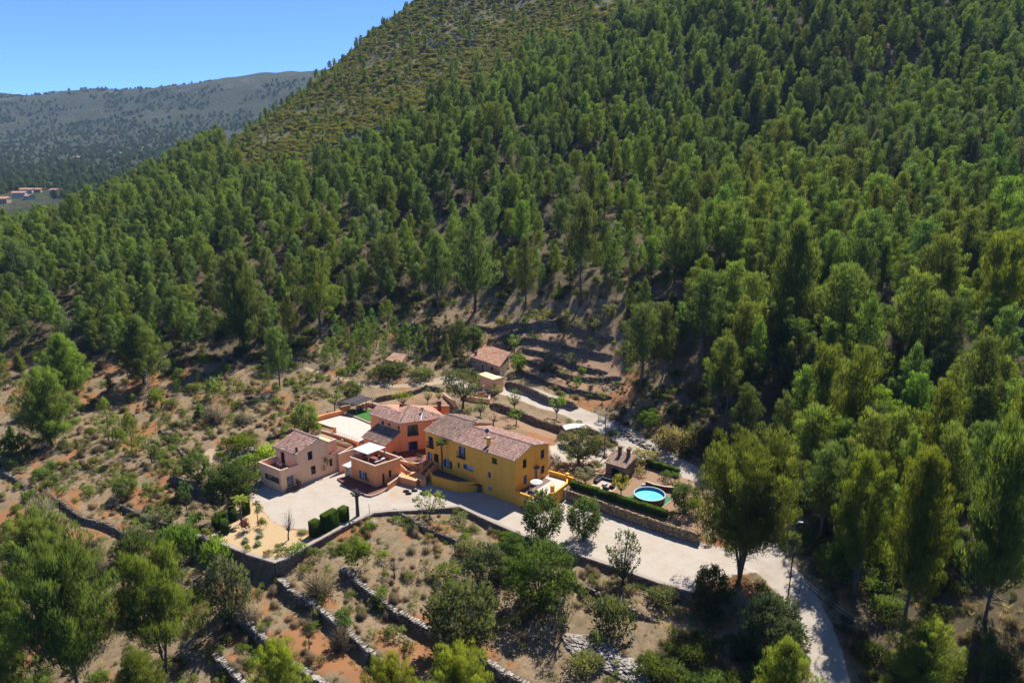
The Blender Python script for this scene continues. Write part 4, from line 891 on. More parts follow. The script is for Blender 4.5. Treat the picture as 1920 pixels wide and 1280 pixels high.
def table(p, r, name, label, m=None, top=None, h=.72):
    e = empty(name, (p.x, p.y, p.z), label, 'table'); mb = MB(); mb.cyl((p.x, p.y, p.z + h), r, r, .05, 18); mb.build('table_top', top or M_WHITE, e)
    mb = MB(); mb.cyl((p.x, p.y, p.z + .04), .05, .05, h - .045, 8); mb.build('pedestal', m or M_METAL, e); mb = MB(); mb.cyl((p.x, p.y, p.z), r * .45, r * .42, .04, 14); mb.build('foot', m or M_METAL, e)
p = at(*Z6(690, 1010), TZ + .05); parasol(p, 1.15, 2.3, 'parasol', 'round white parasol on the terrace by the yellow gable')
for i, (dx, dy, a) in enumerate(((-1.0, .3, 0), (.9, -.5, 160), (.1, -1.1, 80))): chair(Vector((p.x + dx, p.y + dy, TZ + .0)), a, 'chair', ('brown chair on the house side of the white parasol', 'brown chair under the white parasol, farthest from the yellow house', 'brown chair under the white parasol, nearest the terrace edge')[i], 'brown chairs under the white parasol')
# ================================================================== the orange house
zc = 2.45
w0 = at(*Z4(770, 340), zc); A1 = 47.0
an_mt = wr(w0, A1, *Z3(1560, 730))[0]; mt = wp(w0, A1, an_mt); ul = wp(mt, 142, 9.04); al = wp(w0, 142, 6.76)
f2 = wp(mt, 18, 4.41); f3 = wp(mt, 18, 6.6)
orange = empty('orange_house', (mt.x, mt.y, 0), 'orange terracotta house with several tiled roofs behind the walled patio', 'house')
bl = wp(ul, 50, 8.0); br = wp(f3, 95, 7.5)
face1 = Wall(ul, mt); face2 = Wall(mt, f3); side = Wall(f3, br); back = Wall(br, bl); left = Wall(bl, ul)
v1 = op(face1, Z3, (1238, 530), (1278, 612)); v2 = op(face1, Z3, (1345, 565), (1388, 635)); v3 = op(face1, Z3, (1515, 615), (1548, 700))
u1 = op(face2, Z3, (1680, 615), (1865, 760)); u2 = op(face2, Z4, (1150, 75), (1312, 195)); u2[2] = zc + .02
mb = MB()
for w in (face1, face2, side, back, left): w.surface(mb, -1, 8.85)
mb.build('wall', M_ORA, orange)
window(face1, v1, orange, M_LBLUE, 'lshut'); window(face1, v2, orange, M_LBLUE, 'cross'); window(face1, v3, orange, M_BROWN, 'plain')
window(face2, u1, orange, M_BROWN, 'cross', label='large square window with a painted reflection of trees', pane=mat('painted_tree_reflection', (.09, .10, .04), (.14, .13, .07), 1.5, .12, 0, spec=.6)); window(face2, u2, orange, M_BLUE, 'cross lshut', name='door', pane=M_ROOM, label='blue patio door')  # pane of the large window: reflected trees put into its colour
mb = MB(); face2.slab(mb, u1[0] - .1, u1[1] + .1, u1[2] - .15, u1[2] - .01, .003, .4); z1 = u1[2] + .8
for i in range(14): S0 = u1[0] - .1 + (u1[1] - u1[0] + .16) * i / 13; face2.slab(mb, S0, S0 + .03, u1[2] - .01, z1, .35, .38)
face2.slab(mb, u1[0] - .1, u1[1] + .1, z1, z1 + .05, .34, .39); mb.build('balcony', M_DARK, orange)
# roofs: planes through the eaves, corners read off the picture
def plane_pt(px, py, p0, n):
    d = ray(px, py); t = (Vector(p0) - EYE).dot(n) / d.dot(n); return EYE + d * t
e0 = V3(ul, 8.9); e1 = V3(mt, 8.9); n1 = face1.n * .29 + Vector((0, 0, 1)); n1.normalize()
ulo = e0 + face1.n * .35 - face1.d * .3 - Vector((0, 0, .1)); mto = e1 + face1.n * .35 + face1.d * .12 - Vector((0, 0, .1))
n2 = face2.n * .29 + Vector((0, 0, 1)); n2.normalize(); hip = n1.cross(n2); hip = hip if hip.z > 0 else -hip; hip.normalize()
H_ = e1 + hip * 6.6
pa = plane_pt(709, 758.5, ulo, n1); pb = plane_pt(728, 761.5, ulo, n1); pc = plane_pt(749, 771.5, ulo, n1)
ra = tiled_roof('roof', [ulo, mto, H_ + n1 * .0, pc, pb, pa], orange, M_ROOFA); ra['label'] = 'pink tiled left slope'
fo = V3(f2, 8.9) + face2.n * .3 - Vector((0, 0, .09)) + face2.d * .6; mo2 = e1 + face2.n * .3 - Vector((0, 0, .09)); pr_ = plane_pt(833, 779, mo2, n2)
rb_ = tiled_roof('roof', [mo2, fo + face2.d * 1.4, pr_, H_], orange, M_ROOFA)
bp_ = [pc, H_, pr_, V3(br, 9.0), V3(bl, 9.0), pa]
mb = MB(); mb.quad(H_, pr_, V3(br, 8.9), (pc + V3(bl, 8.9)) / 2); mb.quad(pa, pb, pc, V3(bl, 8.7)); mb.quad(pc, H_, (pc + V3(bl, 8.9)) / 2, V3(bl, 8.7)); mb.build('rear_roof', M_ROOFC, orange)
mb = MB(); q0 = e1.lerp(H_, .12); q1 = e1.lerp(H_, .98); mb.tint = .3; mb.tube([q0 + Vector((0, 0, .12)), q1 + Vector((0, 0, .12))], .14, 6); mb.build('ridge_tiles', M_ROOFB, ra)
a_, b_ = plane_pt(*Z8(630, 1060), mo2, n2), plane_pt(*Z8(655, 950), mo2, n2); mb = MB(); mb.tube([a_ + Vector((0, 0, .12)), b_ + Vector((0, 0, .12))], .14, 6); mb.build('white_gutter', M_WHITE, rb_)
mb = MB(); mb.tube([b_, b_ + Vector((0, 0, .7))], .12, 8); mb.blob(tuple(b_ + Vector((0, 0, .95))), (.34, .34, .34), 9, 6); mb.build('vent_cowl', M_METAL, orange)
# lean-to annex
aw = Wall(w0, mt); awf = Wall(al, w0); mb = MB(); n3 = awf.n * .38 + Vector((0, 0, 1)); n3.normalize()
ez = 5.3; z_at = lambda s: ez + (7.0 - ez) * s / aw.L
mb.quad(V3(w0, 0), V3(mt, 0), V3(mt, z_at(aw.L)), V3(w0, z_at(0)))
awf.surface(mb, 0, ez); alb = wp(al, A1, aw.L); mb.quad(V3(alb, 0), V3(al, 0), V3(al, ez), V3(alb, z_at(aw.L))); mb.build('annex_wall', M_ORA, orange)
ro = [V3(al, ez) + awf.n * .4 - awf.d * .3 - Vector((0, 0, .1)), V3(w0, ez) + awf.n * .4 + awf.d * .2 - Vector((0, 0, .1)), V3(mt, 7.02) + awf.d * .2, V3(alb, 7.02) - awf.d * .3]
r5 = tiled_roof('roof', ro, orange, M_ROOFB); r5['label'] = 'brown lean-to slope below the pink roof'
# the wall and little chimney behind
q0, q1 = at(*Z8(600, 868), 8.2), at(*Z8(1000, 862), 8.2); mb = MB(); parapet(mb, [q0, q1], 2, 8.3, .35); mb.build('back_wall', M_ORA, orange); coping([q0, q1], 8.31, .45, .08, M_CAP, orange)
q0, q1 = at(*Z8(215, 862), 7.5), at(*Z8(600, 880), 7.9); mb = MB(); parapet(mb, [q0, q1], 2, 7.8, .35); mb.build('back_wall', M_ORA, orange); coping([q0, q1], 7.81, .45, .08, M_CAP, orange)
q = at(*Z8(880, 900), 8.0); chimney((q.x, q.y, 7.6), .75, 1.9, 20, orange)
# front terrace block
fA = at(*Z4(600, 850), .3); fB = at(*Z4(190, 690), .3); fC = at(*Z4(985, 720), .3); fCt = at(*Z4(920, 365), 4.75)
blk = empty('terrace_block', (fA.x, fA.y, 0), 'orange flat roofed block with a white canopy over its roof terrace', 'outbuilding')
fB2 = wp(fA, 143.7, 6.9); fC2 = wp(fA, 42, 5.6); fD = fB2 + (fC2 - fA) * 1.0
b1 = Wall(fB2, fA); b2_ = Wall(fA, fC2); b3 = Wall(fC2, fD); b4 = Wall(fD, fB2)
k1 = op(b1, Z4, (300, 550), (440, 745)); k2 = op(b2_, Z4, (700, 625), (750, 800)); k3 = op(b2_, Z4, (812, 565), (862, 672))
mb = MB()
for w in (b1, b2_, b3, b4): w.surface(mb, -.5, 4.7)
nn = lambda w: -w.n * .25
ins = [V3(p, 0) for p in (fB2 + (b1.d - b1.n) * .25, fA + (-b1.d - b1.n) * .25, fC2 + (-b2_.d - b2_.n) * .25, fD + (-b3.d - b3.n) * .25)]
for a, b in zip(ins, ins[1:] + ins[:1]): mb.quad(V3(b, 3.7), V3(a, 3.7), V3(a, 4.7), V3(b, 4.7))
mb.build('wall', M_ORA, blk)
mb = MB(); mb.quad(*[V3(p, 3.72) for p in ins]); mb.build('terrace_floor', M_REDF, blk)
coping([fB2, fA, fC2], 4.7, .42, .08, M_CAP, blk); coping([fC2, fD, fB2], 4.72, .42, .08, M_CAP, blk)
window(b1, k1, blk, M_BLUE, 'curtain cross', name='door', pane=M_GLASS, label='blue glazed double door with white curtains'); window(b2_, k2, blk, M_BROWN, 'closed', name='door', label='brown wooden door'); window(b2_, k3, blk, M_BROWN, 'cross')
can = [at(*Z4(*q), z) for q, z in (((190, 195), 5.95), ((450, 285), 5.95), ((765, 165), 6.1), ((480, 78), 6.1))]
canopy = empty('canopy', (can[1].x, can[1].y, 3.72), 'white cloth canopy on posts over the orange roof terrace', 'canopy')
mb = MB(); mb.hexa([tuple(p - Vector((0, 0, .07))) for p in can], [tuple(p) for p in can]); mb.build('cloth', M_WHITE, canopy)
for p, c in zip(can, ((.35, .3), (0, .5), (-.4, .2), (0, -.4))):
    mb = MB(); mb.box((p.x + c[0], p.y + c[1], 3.72), (.2, .2, p.z - 3.8), 52); mb.build('post', M_CAP, canopy)
# lounge pieces on the roof terrace
p = at(*Z4(650, 425), 3.75)
for i, (x, y) in enumerate(((625, 425), (690, 395))):
    q = at(*Z4(x, y), 3.72); e = empty('sun_lounger', (q.x, q.y, 3.72), ('white cushioned lounger nearest the front corner of the orange roof terrace', 'white cushioned lounger farther back on the orange roof terrace')[i], 'sun lounger', 'white loungers on the roof terrace')
    mb = MB(); mb.box((q.x, q.y, 3.98), (1.5, .6, .12), 45); mb.build('cushion', M_WHITE, e); mb = MB(); mb.box((q.x, q.y, 3.85), (1.5, .62, .12), 45)
    mb.build('frame', M_DARK, e)
    for sx in (-.65, .65): mb = MB(); mb.box((q.x + sx * .7, q.y + sx * .7, 3.72), (.06, .5, .128), 45); mb.build('leg', M_DARK, e)
q = at(*Z4(660, 345), 3.72); chair(q, 200, 'armchair', 'orange wooden chair under the white canopy', None, mat('orange_wood', (.45, .17, .05), None, 4, .6, 0)); q = at(*Z4(395, 362), 3.72); table(q, .5, 'table', 'small table in the shade under the canopy', M_WOOD, M_WOOD)
# patio in front, brick red
pp = [at(*Z4(x, y), .3) for x, y in ((-75, 700), (95, 830), (240, 925), (380, 975), (510, 985), (640, 945), (800, 868), (985, 735), (600, 700), (170, 640))]
mb = MB(); mb.prism([(p.x, p.y) for p in pp], -.4, .3); o = mb.build('patio', M_REDF); tag(o, 'brick red tiled patio with a pale rim in front of the orange block', 'patio')
mb = MB(); parapet(mb, [at(*Z4(x, y), .32) for x, y in ((350, 950), (430, 985), (510, 995), (640, 950), (800, 865))], -.3, .36, .22); k = mb.build('rim', M_CAP, o)
mb = MB(); q = [at(*Z4(810, 895), 0), at(*Z4(995, 765), 0)]; parapet(mb, q, -.3, 1.15, .3); o2 = mb.build('garden_wall', M_ORA); tag(o2, 'low orange wall with pale top at the end of the red patio', 'wall'); coping(q, 1.15, .4, .07, M_CAP, o2)
# courtyard between the houses, on its own plinth, two stairs and a planter
ct = [at(*Z4(x, y), zc) for x, y in ((985, 405), (1180, 455), (1395, 465), (1450, 420))] + [fr.P(0.05, zc, .0), face2.P(5.9, zc, 0), V3(mt, zc), V3(w0, zc)]
yard = empty('courtyard', (ct[0].x, ct[0].y, 0), 'shaded courtyard with red floor between the orange and yellow houses', 'courtyard')
mb = MB(); mb.prism([(p.x, p.y) for p in ct], 0, zc); mb.build('plinth', M_ORA, yard); mb = MB(); mb.prism([(p.x, p.y) for p in ct], zc + .002, zc + .05); mb.build('floor', M_REDF, yard)
coping(ct[:4], zc + .05, .4, .28, M_CAP, yard)
low = [at(*Z4(x, y), 1.5) for x, y in ((1000, 590), (1270, 690), (1345, 690), (1455, 690), (1400, 600), (1190, 470), (985, 400))]
lw = [fC2, at(*Z4(1000, 780), 0), at(*Z4(1275, 855), 0), at(*Z4(1330, 800), 0), at(*Z4(1365, 840), 0), at(*Z4(1450, 838), 0), fr.P(fr.at(*Z2(285, 900))[0], 0), ct[2], ct[0]]
mb = MB(); mb.prism([(p.x, p.y) for p in lw], -.5, 1.35); o = mb.build('stair_block', M_ORA); tag(o, 'orange masonry block carrying the two patio stairs', 'wall')
coping(lw[:4], 1.36, .4, .12, M_CAP, o); coping(lw[4:6], 1.36, .4, .12, M_CAP, o)
for a, b, m, lab in (((960, 375), (1190, 590), M_CAP, 'pale edged stair descending along the orange block'), ((1600, 445), (1400, 640), M_STEP, 'red stair descending beside the yellow house')):
    p, q = at(*Z4(*a), zc), at(*Z4(*b), 1.36); d = q - p; an = head(p, q); e = empty('stairs', (p.x, p.y, 1.3), lab, 'stairs'); n = 8
    for i in range(n):
        c = p.lerp(q, (i + .5) / n); mb = MB(); mb.box((c.x, c.y, 1.2), (Vector((d.x, d.y)).length / n * .98, 1.3, zc - 1.2 - (zc - 1.36) * i / n), an); mb.build('step', M_STEP, e)
    s_ = Vector((-d.y, d.x, 0)).normalized() * .75
    for sg in (-1, 1):
        mb = MB(); A_, B_ = p + s_ * sg, q + s_ * sg; t_ = Vector((0, 0, .5)); w_ = s_.normalized() * .12
        mb.hexa([A_ - w_ - Vector((0, 0, 1)), B_ - w_ - Vector((0, 0, .4)), B_ + w_ - Vector((0, 0, .4)), A_ + w_ - Vector((0, 0, 1))][::(1 if sg else 1)], [A_ - w_ + t_, B_ - w_ + t_, B_ + w_ + t_, A_ + w_ + t_]); mb.build('stair_wall', m if m is M_CAP else M_ORA, e)
# ---- upper gravel terrace, walls, lawn, pergola
DZ = 3.6
dk = [at(*Z3(x, y), DZ) for x, y in ((120, 560), (560, 440), (800, 500), (1048, 600), (1052, 690), (930, 770), (940, 935), (455, 780), (450, 640), (370, 645))]
deck = empty('gravel_terrace', (dk[0].x, dk[0].y, 0), 'bright gravel roof terrace held by orange walls left of the orange house', 'terrace')
mb = MB(); mb.prism([(p.x, p.y) for p in dk], 0, DZ); mb.build('plinth', M_ORA, deck); mb = MB(); mb.prism([(p.x + (dk[3].x - p.x) * .004, p.y + (dk[3].y - p.y) * .004) for p in dk], DZ + .003, DZ + .04); mb.build('gravel', M_PALE, deck)
mb = MB(); q = [at(*Z3(x, y), DZ) for x, y in ((115, 545), (330, 480), (590, 425))]; parapet(mb, q, 2, DZ + 1.0, .3); mb.build('wall', M_ORA, deck); coping(q, DZ + 1.0, .38, .06, M_ORA, deck)
mb = MB(); q = [at(*Z3(x, y), DZ) for x, y in ((640, 425), (830, 500), (1045, 592))]; parapet(mb, q, 2, DZ + .35, .3); mb.build('wall', M_CAP, deck)
mb = MB(); q = [at(*Z3(x, y), DZ - .3) for x, y in ((215, 735), (450, 800), (640, 860), (850, 935))]; parapet(mb, q, 0, DZ + .15, .3); mb.build('wall', M_ORA, deck); coping(q, DZ + .15, .42, .07, M_CAP, deck)
p_ = at(*Z3(440, 770), DZ - .4); mb = MB(); mb.box((p_.x, p_.y, 0), (.5, .5, DZ + 1.3), 50); mb.build('pillar', M_ORA, deck); p_ = at(*Z3(575, 960), 2); mb = MB(); mb.box((p_.x, p_.y, 0), (.45, .6, DZ - .2), 50); mb.build('pillar', M_CAP, deck)
gb = [at(*Z3(x, y), 3.0) for x, y in ((235, 720), (430, 640), (455, 790))]; mb = MB(); mb.prism([(p.x, p.y) for p in gb], 0, 2.95); mb.build('flower_bed', mat('bed_soil', (.34, .23, .13), (.26, .17, .1), 3), deck)
rl = MB(); q = [at(*Z3(x, y), DZ + .2) for x, y in ((470, 790), (640, 850), (860, 930))]
for a, b in zip(q, q[1:]):
    rl.tube([a + Vector((0, 0, .9)), b + Vector((0, 0, .9))], .025, 4)
    for i in range(5): c = a.lerp(b, i / 5); rl.tube([c, c + Vector((0, 0, .9))], .02, 4)
rl.build('railing', M_DARK, deck)
lwn = [at(*Z3(x, y), 3.9) for x, y in ((620, 400), (830, 480), (1050, 565), (1050, 400), (1080, 350), (700, 330))]
mb = MB(); mb.prism([(p.x, p.y) for p in lwn], 1, 3.9); o = mb.build('lawn', M_LAWN); tag(o, 'small vivid green lawn behind the gravel terrace', 'lawn')
pg = [at(*Z3(x, y), z) for x, y, z in ((525, 215, 6.2), (800, 265, 6.2), (1080, 155, 6.6), (860, 95, 6.6))]
per = empty('pergola', (pg[0].x, pg[0].y, 3.9), 'pergola with a grey thatched mat roof beside the lawn', 'pergola')
mb = MB(); n = 34; rr = random.Random(4)
for i in range(n):
    a = pg[0].lerp(pg[1], i / n); b = pg[3].lerp(pg[2], i / n); a1 = pg[0].lerp(pg[1], (i + .92) / n); b1_ = pg[3].lerp(pg[2], (i + .92) / n); j = Vector((0, 0, rr.uniform(-.03, .05))); mb.tint = rr.random()
    mb.hexa([tuple(x + j) for x in (a, a1, b1_, b)], [tuple(x + j + Vector((0, 0, .07))) for x in (a, a1, b1_, b)])
o = mb.build('thatch', M_THATCH, per); o['kind'] = 'stuff'
for i, p in enumerate([pg[0], pg[1], pg[2], pg[3], pg[0].lerp(pg[1], .5), pg[3].lerp(pg[2], .5)]):
    mb = MB(); mb.box((p.x, p.y, 3.0), (.16, .16, p.z - 3.05), 20); mb.build('post', M_WOOD, per)
for a, b in ((pg[0], pg[1]), (pg[3], pg[2])): mb = MB(); mb.tube([a - Vector((0, 0, .12)), b - Vector((0, 0, .12))], .08, 6); mb.build('beam', M_WOOD, per)
for (x0, y0), (x1, y1), z0, lab in (((530, 300), (690, 265), 4.4, 'low orange wall left below the pergola'), ((830, 280), (990, 225), 4.6, 'low orange wall right under the pergola'), ((1000, 215), (1200, 268), 4.4, 'pale topped garden wall running from the pergola to the orange house')):
    q = [at(*Z3(x0, y0), z0), at(*Z3(x1, y1), z0)]; mb = MB(); parapet(mb, q, 2.5, z0, .3); o = mb.build('garden_wall', M_ORA); tag(o, lab, 'wall'); coping(q, z0, .4, .07, M_CAP, o)
# table and chairs by the lawn
q = at(*Z3(900, 345), 3.92); table(q, .7, 'table', 'grey table in the shade of the thatched pergola', M_DARK, M_METAL)
for i, (dx, dy, a) in enumerate(((-1.1, 0, 0), (1.1, .1, 180), (0, -1.1, 90), (0, 1.1, 270))): chair(Vector((q.x + dx, q.y + dy, 3.9)), a, 'chair', 'dark chair at the grey pergola table, ' + ('on its left', 'on its right', 'on the house side', 'on the wall side')[i], 'chairs round the pergola table', M_DARK)
# ================================================================== the pale house
Zp = Z(480, 780, 10.667); Zq = Z(480, 840, 10.667)
pA = at(*Zq(530, 880), 0); pB = wp(pA, 144.5, 6.6); AP = 49.0
s_up = wr(pA, AP, *Zp(830, 960))[0]; s_end = 10.6
pU = wp(pA, AP, s_up); pUl = wp(pU, 144.5, 6.6); pE = wp(pA, AP, s_end); pEl = wp(pE, 144.5, 6.6)
pale = empty('pale_house', (pA.x, pA.y, 0), 'beige house with a roof terrace and pink tiled roof left of the drive', 'house')
pf = Wall(pB, pA); pr1 = Wall(pA, pU); pr2 = Wall(pU, pE); pup = Wall(pUl, pU); pbk = Wall(pE, pEl); pl_w = Wall(pEl, pB)
ze = wr(pU, AP, *Zp(790, 760))[1]; tz = 4.45; PZF = 3.35
rr_ = wr(pU, AP, *Zp(1235, 440)); s_r = rr_[0]; z_r = rr_[1]
print('pale', s_up, ze, s_r, z_r)
h1 = op(pf, Zq, (170, 490), (470, 705)); h1[2:] = [pf.at(*Zq(320, 660))[1], pf.at(*Zq(320, 545))[1]]
h2 = op(pr1, Zq, (610, 580), (775, 760), .35); h2[2] = .45
d1 = op(pup, Zp, (485, 700), (580, 905)); d1[2] = PZF + .02
n1_ = op(pr2, Zp, (1030, 720), (1135, 850)); n2_ = op(pr2, Zp, (1095, 1010), (1200, 1135))
mb = MB(); pf.surface(mb, -.6, tz); pr1.surface(mb, -.6, tz); pup.surface(mb, PZF - .2, ze); pr2.surface(mb, -.6, ze); pbk.surface(mb, -.6, ze); pl_w.surface(mb, -.6, tz)
zr = min(max(z_r, ze + .9), ze + 2.6); sr = min(s_r, s_end - s_up - 1.2)
for E_, sgn in ((pU, 1), (pUl, -1)):
    q = [V3(E_, ze), V3(wp(E_, AP, s_end - s_up), ze), V3(wp(E_, AP, sr), zr)]; mb.quad(*(q if sgn > 0 else q[::-1]))
mb.quad(V3(pEl, tz), V3(pUl, tz), V3(pUl, ze), V3(pEl, ze))
inn = [pB + (pf.d - pf.n) * .25, pA + (-pf.d - pf.n) * .25, pU - pr1.n * .25, pUl + pr1.n * 0 + pf.d * .25]
for a, b in zip(inn[:2], inn[1:3]): mb.quad(V3(b, PZF), V3(a, PZF), V3(a, tz), V3(b, tz))
mb.quad(V3(inn[0], PZF), V3(inn[3], PZF), V3(inn[3], tz), V3(inn[0], tz)); mb.build('wall', M_BEI, pale)
mb = MB(); mb.quad(*[V3(p, PZF) for p in inn]); mb.build('terrace_floor', M_REDF, pale)
coping([pUl, pB, pA, pU], tz, .4, .08, M_CAP, pale)
window(pf, h1, pale, M_DARK, 'plain', label='long horizontal window', pane=mat('painted_reflection_glass', (.05, .05, .03), (.20, .19, .13), 1.1, .1, 0, spec=.6)); window(pr1, h2, pale, M_CURT, 'cross', .35, 'door', pane=mat('pale_glass', (.34, .36, .36), (.12, .13, .13), .8, .15, 0), label='glazed entrance with pale frame')  # long window pane: mottled reflection put into its colour
window(pup, d1, pale, M_BROWN, 'cross', name='door'); window(pr2, n1_, pale, M_BROWN, 'cross', sill=M_BEI); window(pr2, n2_, pale, M_BROWN, 'cross', sill=M_BEI)
o_ = .35; q0 = V3(wp(pUl, AP, -o_), ze - .05) - pf.d * .3; q1 = V3(wp(pU, AP, -o_), ze - .05) + pf.d * .2
rp1 = tiled_roof('roof', [q0, q1, V3(wp(pU, AP, sr), zr + .05) + pf.d * .2, V3(wp(pUl, AP, sr), zr + .05) - pf.d * .3], pale, M_ROOFA)
rp2 = tiled_roof('roof', [V3(wp(pUl, AP, sr), zr + .05) - pf.d * .3, V3(wp(pU, AP, sr), zr + .05) + pf.d * .2, V3(pE, ze) + pf.d * .2 + pbk.n * .3, V3(pEl, ze) - pf.d * .3 + pbk.n * .3], pale, M_ROOFC)
mb = MB(); mb.tube([V3(wp(pUl, AP, sr), zr + .12) - pf.d * .3, V3(wp(pU, AP, sr), zr + .12) + pf.d * .2], .2, 6); mb.build('ridge_tiles', M_CAP, rp1)
mb = MB(); mb.tube([q0 + Vector((0, 0, -.05)) + pf.n * .06, q1 + Vector((0, 0, -.05)) + pf.n * .06], .09, 6); mb.build('gutter', M_METAL, pale)
q = V3(wp(pU, AP, .35), ze + .1) - pf.d * .45; chimney((q.x, q.y, q.z - .2), .3, .75, 50, pale, M_BROWN)
# annex behind: terrace with parapet, block with flat top
s2 = s_end + 5.6; pE2 = wp(pA, AP, s2); e2l = wp(pE2, 144.5, 4.2); el_ = wp(pE, 144.5, 4.2); ann = Wall(pE, pE2); zan = wr(pE, AP, *Zp(1460, 790))[1]
m1 = op(ann, Zp, (1465, 860), (1535, 985)); mb = MB(); ann.surface(mb, -.6, 4.1); Wall(pE2, e2l).surface(mb, -.6, 4.1); Wall(e2l, el_).surface(mb, -.6, 4.1); mb.build('annex_wall', M_BEI, pale); window(ann, m1, pale, M_BROWN, 'cross')
mb = MB(); mb.quad(V3(pE, 3.5), V3(pE2, 3.5), V3(e2l, 3.5), V3(el_, 3.5)); mb.build('terrace_floor', M_REDF, pale)
bx = [wp(pE, 144.5, 1.8), wp(pE, 144.5, 1.8) + (pE2 - pE) * .55, wp(pE, 144.5, 6.0) + (pE2 - pE) * .55, wp(pE, 144.5, 6.0)]; mb = MB(); mb.prism([(p.x, p.y) for p in bx], 0, 5.9); mb.build('annex_block', M_BEI, pale); coping(bx + bx[:1], 5.9, .5, .14, M_CAP, pale)
wl_ = [pE2, at(*Zp(1660, 760), 3.9), at(*Zp(1920, 650), 4.2), at(*Z3(745, 1010), 4.2)]; mb = MB(); parapet(mb, wl_, -.4, 4.0, .3); o = mb.build('garden_wall', M_BEI); tag(o, 'beige wall linking the pale house to the orange block', 'wall'); coping(wl_, 4.0, .42, .08, M_CAP, o)
# furniture on the two roof terraces
q = at(*Zp(380, 935), PZF); table(q, .62, 'table', 'white round table on the roof terrace of the pale house')
for (x, y), a, lb in (((300, 950), 20, 'left of the round table'), ((440, 990), 120, 'right next to the round table'), ((490, 1020), 120, 'nearest the front corner')): chair(at(*Zp(x, y), PZF), a, 'chair', 'white chair on the pale roof terrace, ' + lb, 'white chairs of the pale roof terrace', M_WHITE)
q = at(*Zp(600, 905), PZF); mb = MB(); mb.cyl((q.x, q.y, PZF + .002), .22, .3, .45, 12); o = mb.build('flower_pot', mat('grey_pot', (.4, .44, .5), None, 3, .6, 0)); tag(o, 'bluish flower pot in the corner of the pale roof terrace', 'pot')
q = at(*Zp(1370, 690), 3.5); table(q, .8, 'table', 'white table on the small rear terrace of the pale house'); chair(at(*Zp(1430, 640), 3.5), 200, 'chair', 'blue grey chair at the white table on the rear terrace', None, M_METAL)
# entrance steps of the pale house
p = pr1.P((h2[0] + h2[1]) / 2, 0); e = empty('stairs', (p.x, p.y, 0), 'red steps at the entrance of the pale house', 'stairs')
for i in range(3): mb = MB(); c = p + pr1.n * (.3 + .36 * i); mb.box((c.x, c.y, -.1), (h2[1] - h2[0] + .5 + .3 * i, .36 if i else .6, .1 + .42 - .14 * i), AP); mb.build('step', M_STEP, e)
# shed with the white sheet roof
sh = [at(*Z3(x, y), 0.1) for x, y in ((590, 1400), (680, 1432))]; s0 = at(644, 886, .1); s1 = at(655, 890, .1); sdv = Vector((fB2.x - fA.x, fB2.y - fA.y, 0)).normalized(); s1 = V3(fB2, 0) + sdv * .05; s0 = s1 + sdv * 2.1; vv = Vector((fC2.x - fA.x, fC2.y - fA.y, 0)).normalized() * 3.4
shed = empty('shed', (s0.x, s0.y, 0), 'small beige shed with a white sheet roof against the orange block', 'shed'); sw_ = Wall(s0, s1); dd = sw_.cut([.35, 1.45, .1, 2.1], .15)
mb = MB(); sw_.surface(mb, -.4, 2.5); mb.quad(V3(s0 + vv, -.4), V3(s0, -.4), V3(s0, 2.5), V3(s0 + vv, 2.9)); mb.build('wall', M_BEI, shed); window(sw_, dd, shed, M_METAL, 'closed', .15, 'door', pane=M_DARK)
t0 = V3(s0, 2.45) - sdv * -.3 + sw_.n * .35; t1 = V3(s1, 2.45) + sw_.n * .35; mb = MB(); q = [t0, t1, t1 + vv * 1.1 + Vector((0, 0, .5)), t0 + vv * 1.1 + Vector((0, 0, .5))]; mb.hexa([tuple(x - Vector((0, 0, .06))) for x in q], [tuple(x) for x in q])
mb.build('roof', M_SHED, shed)
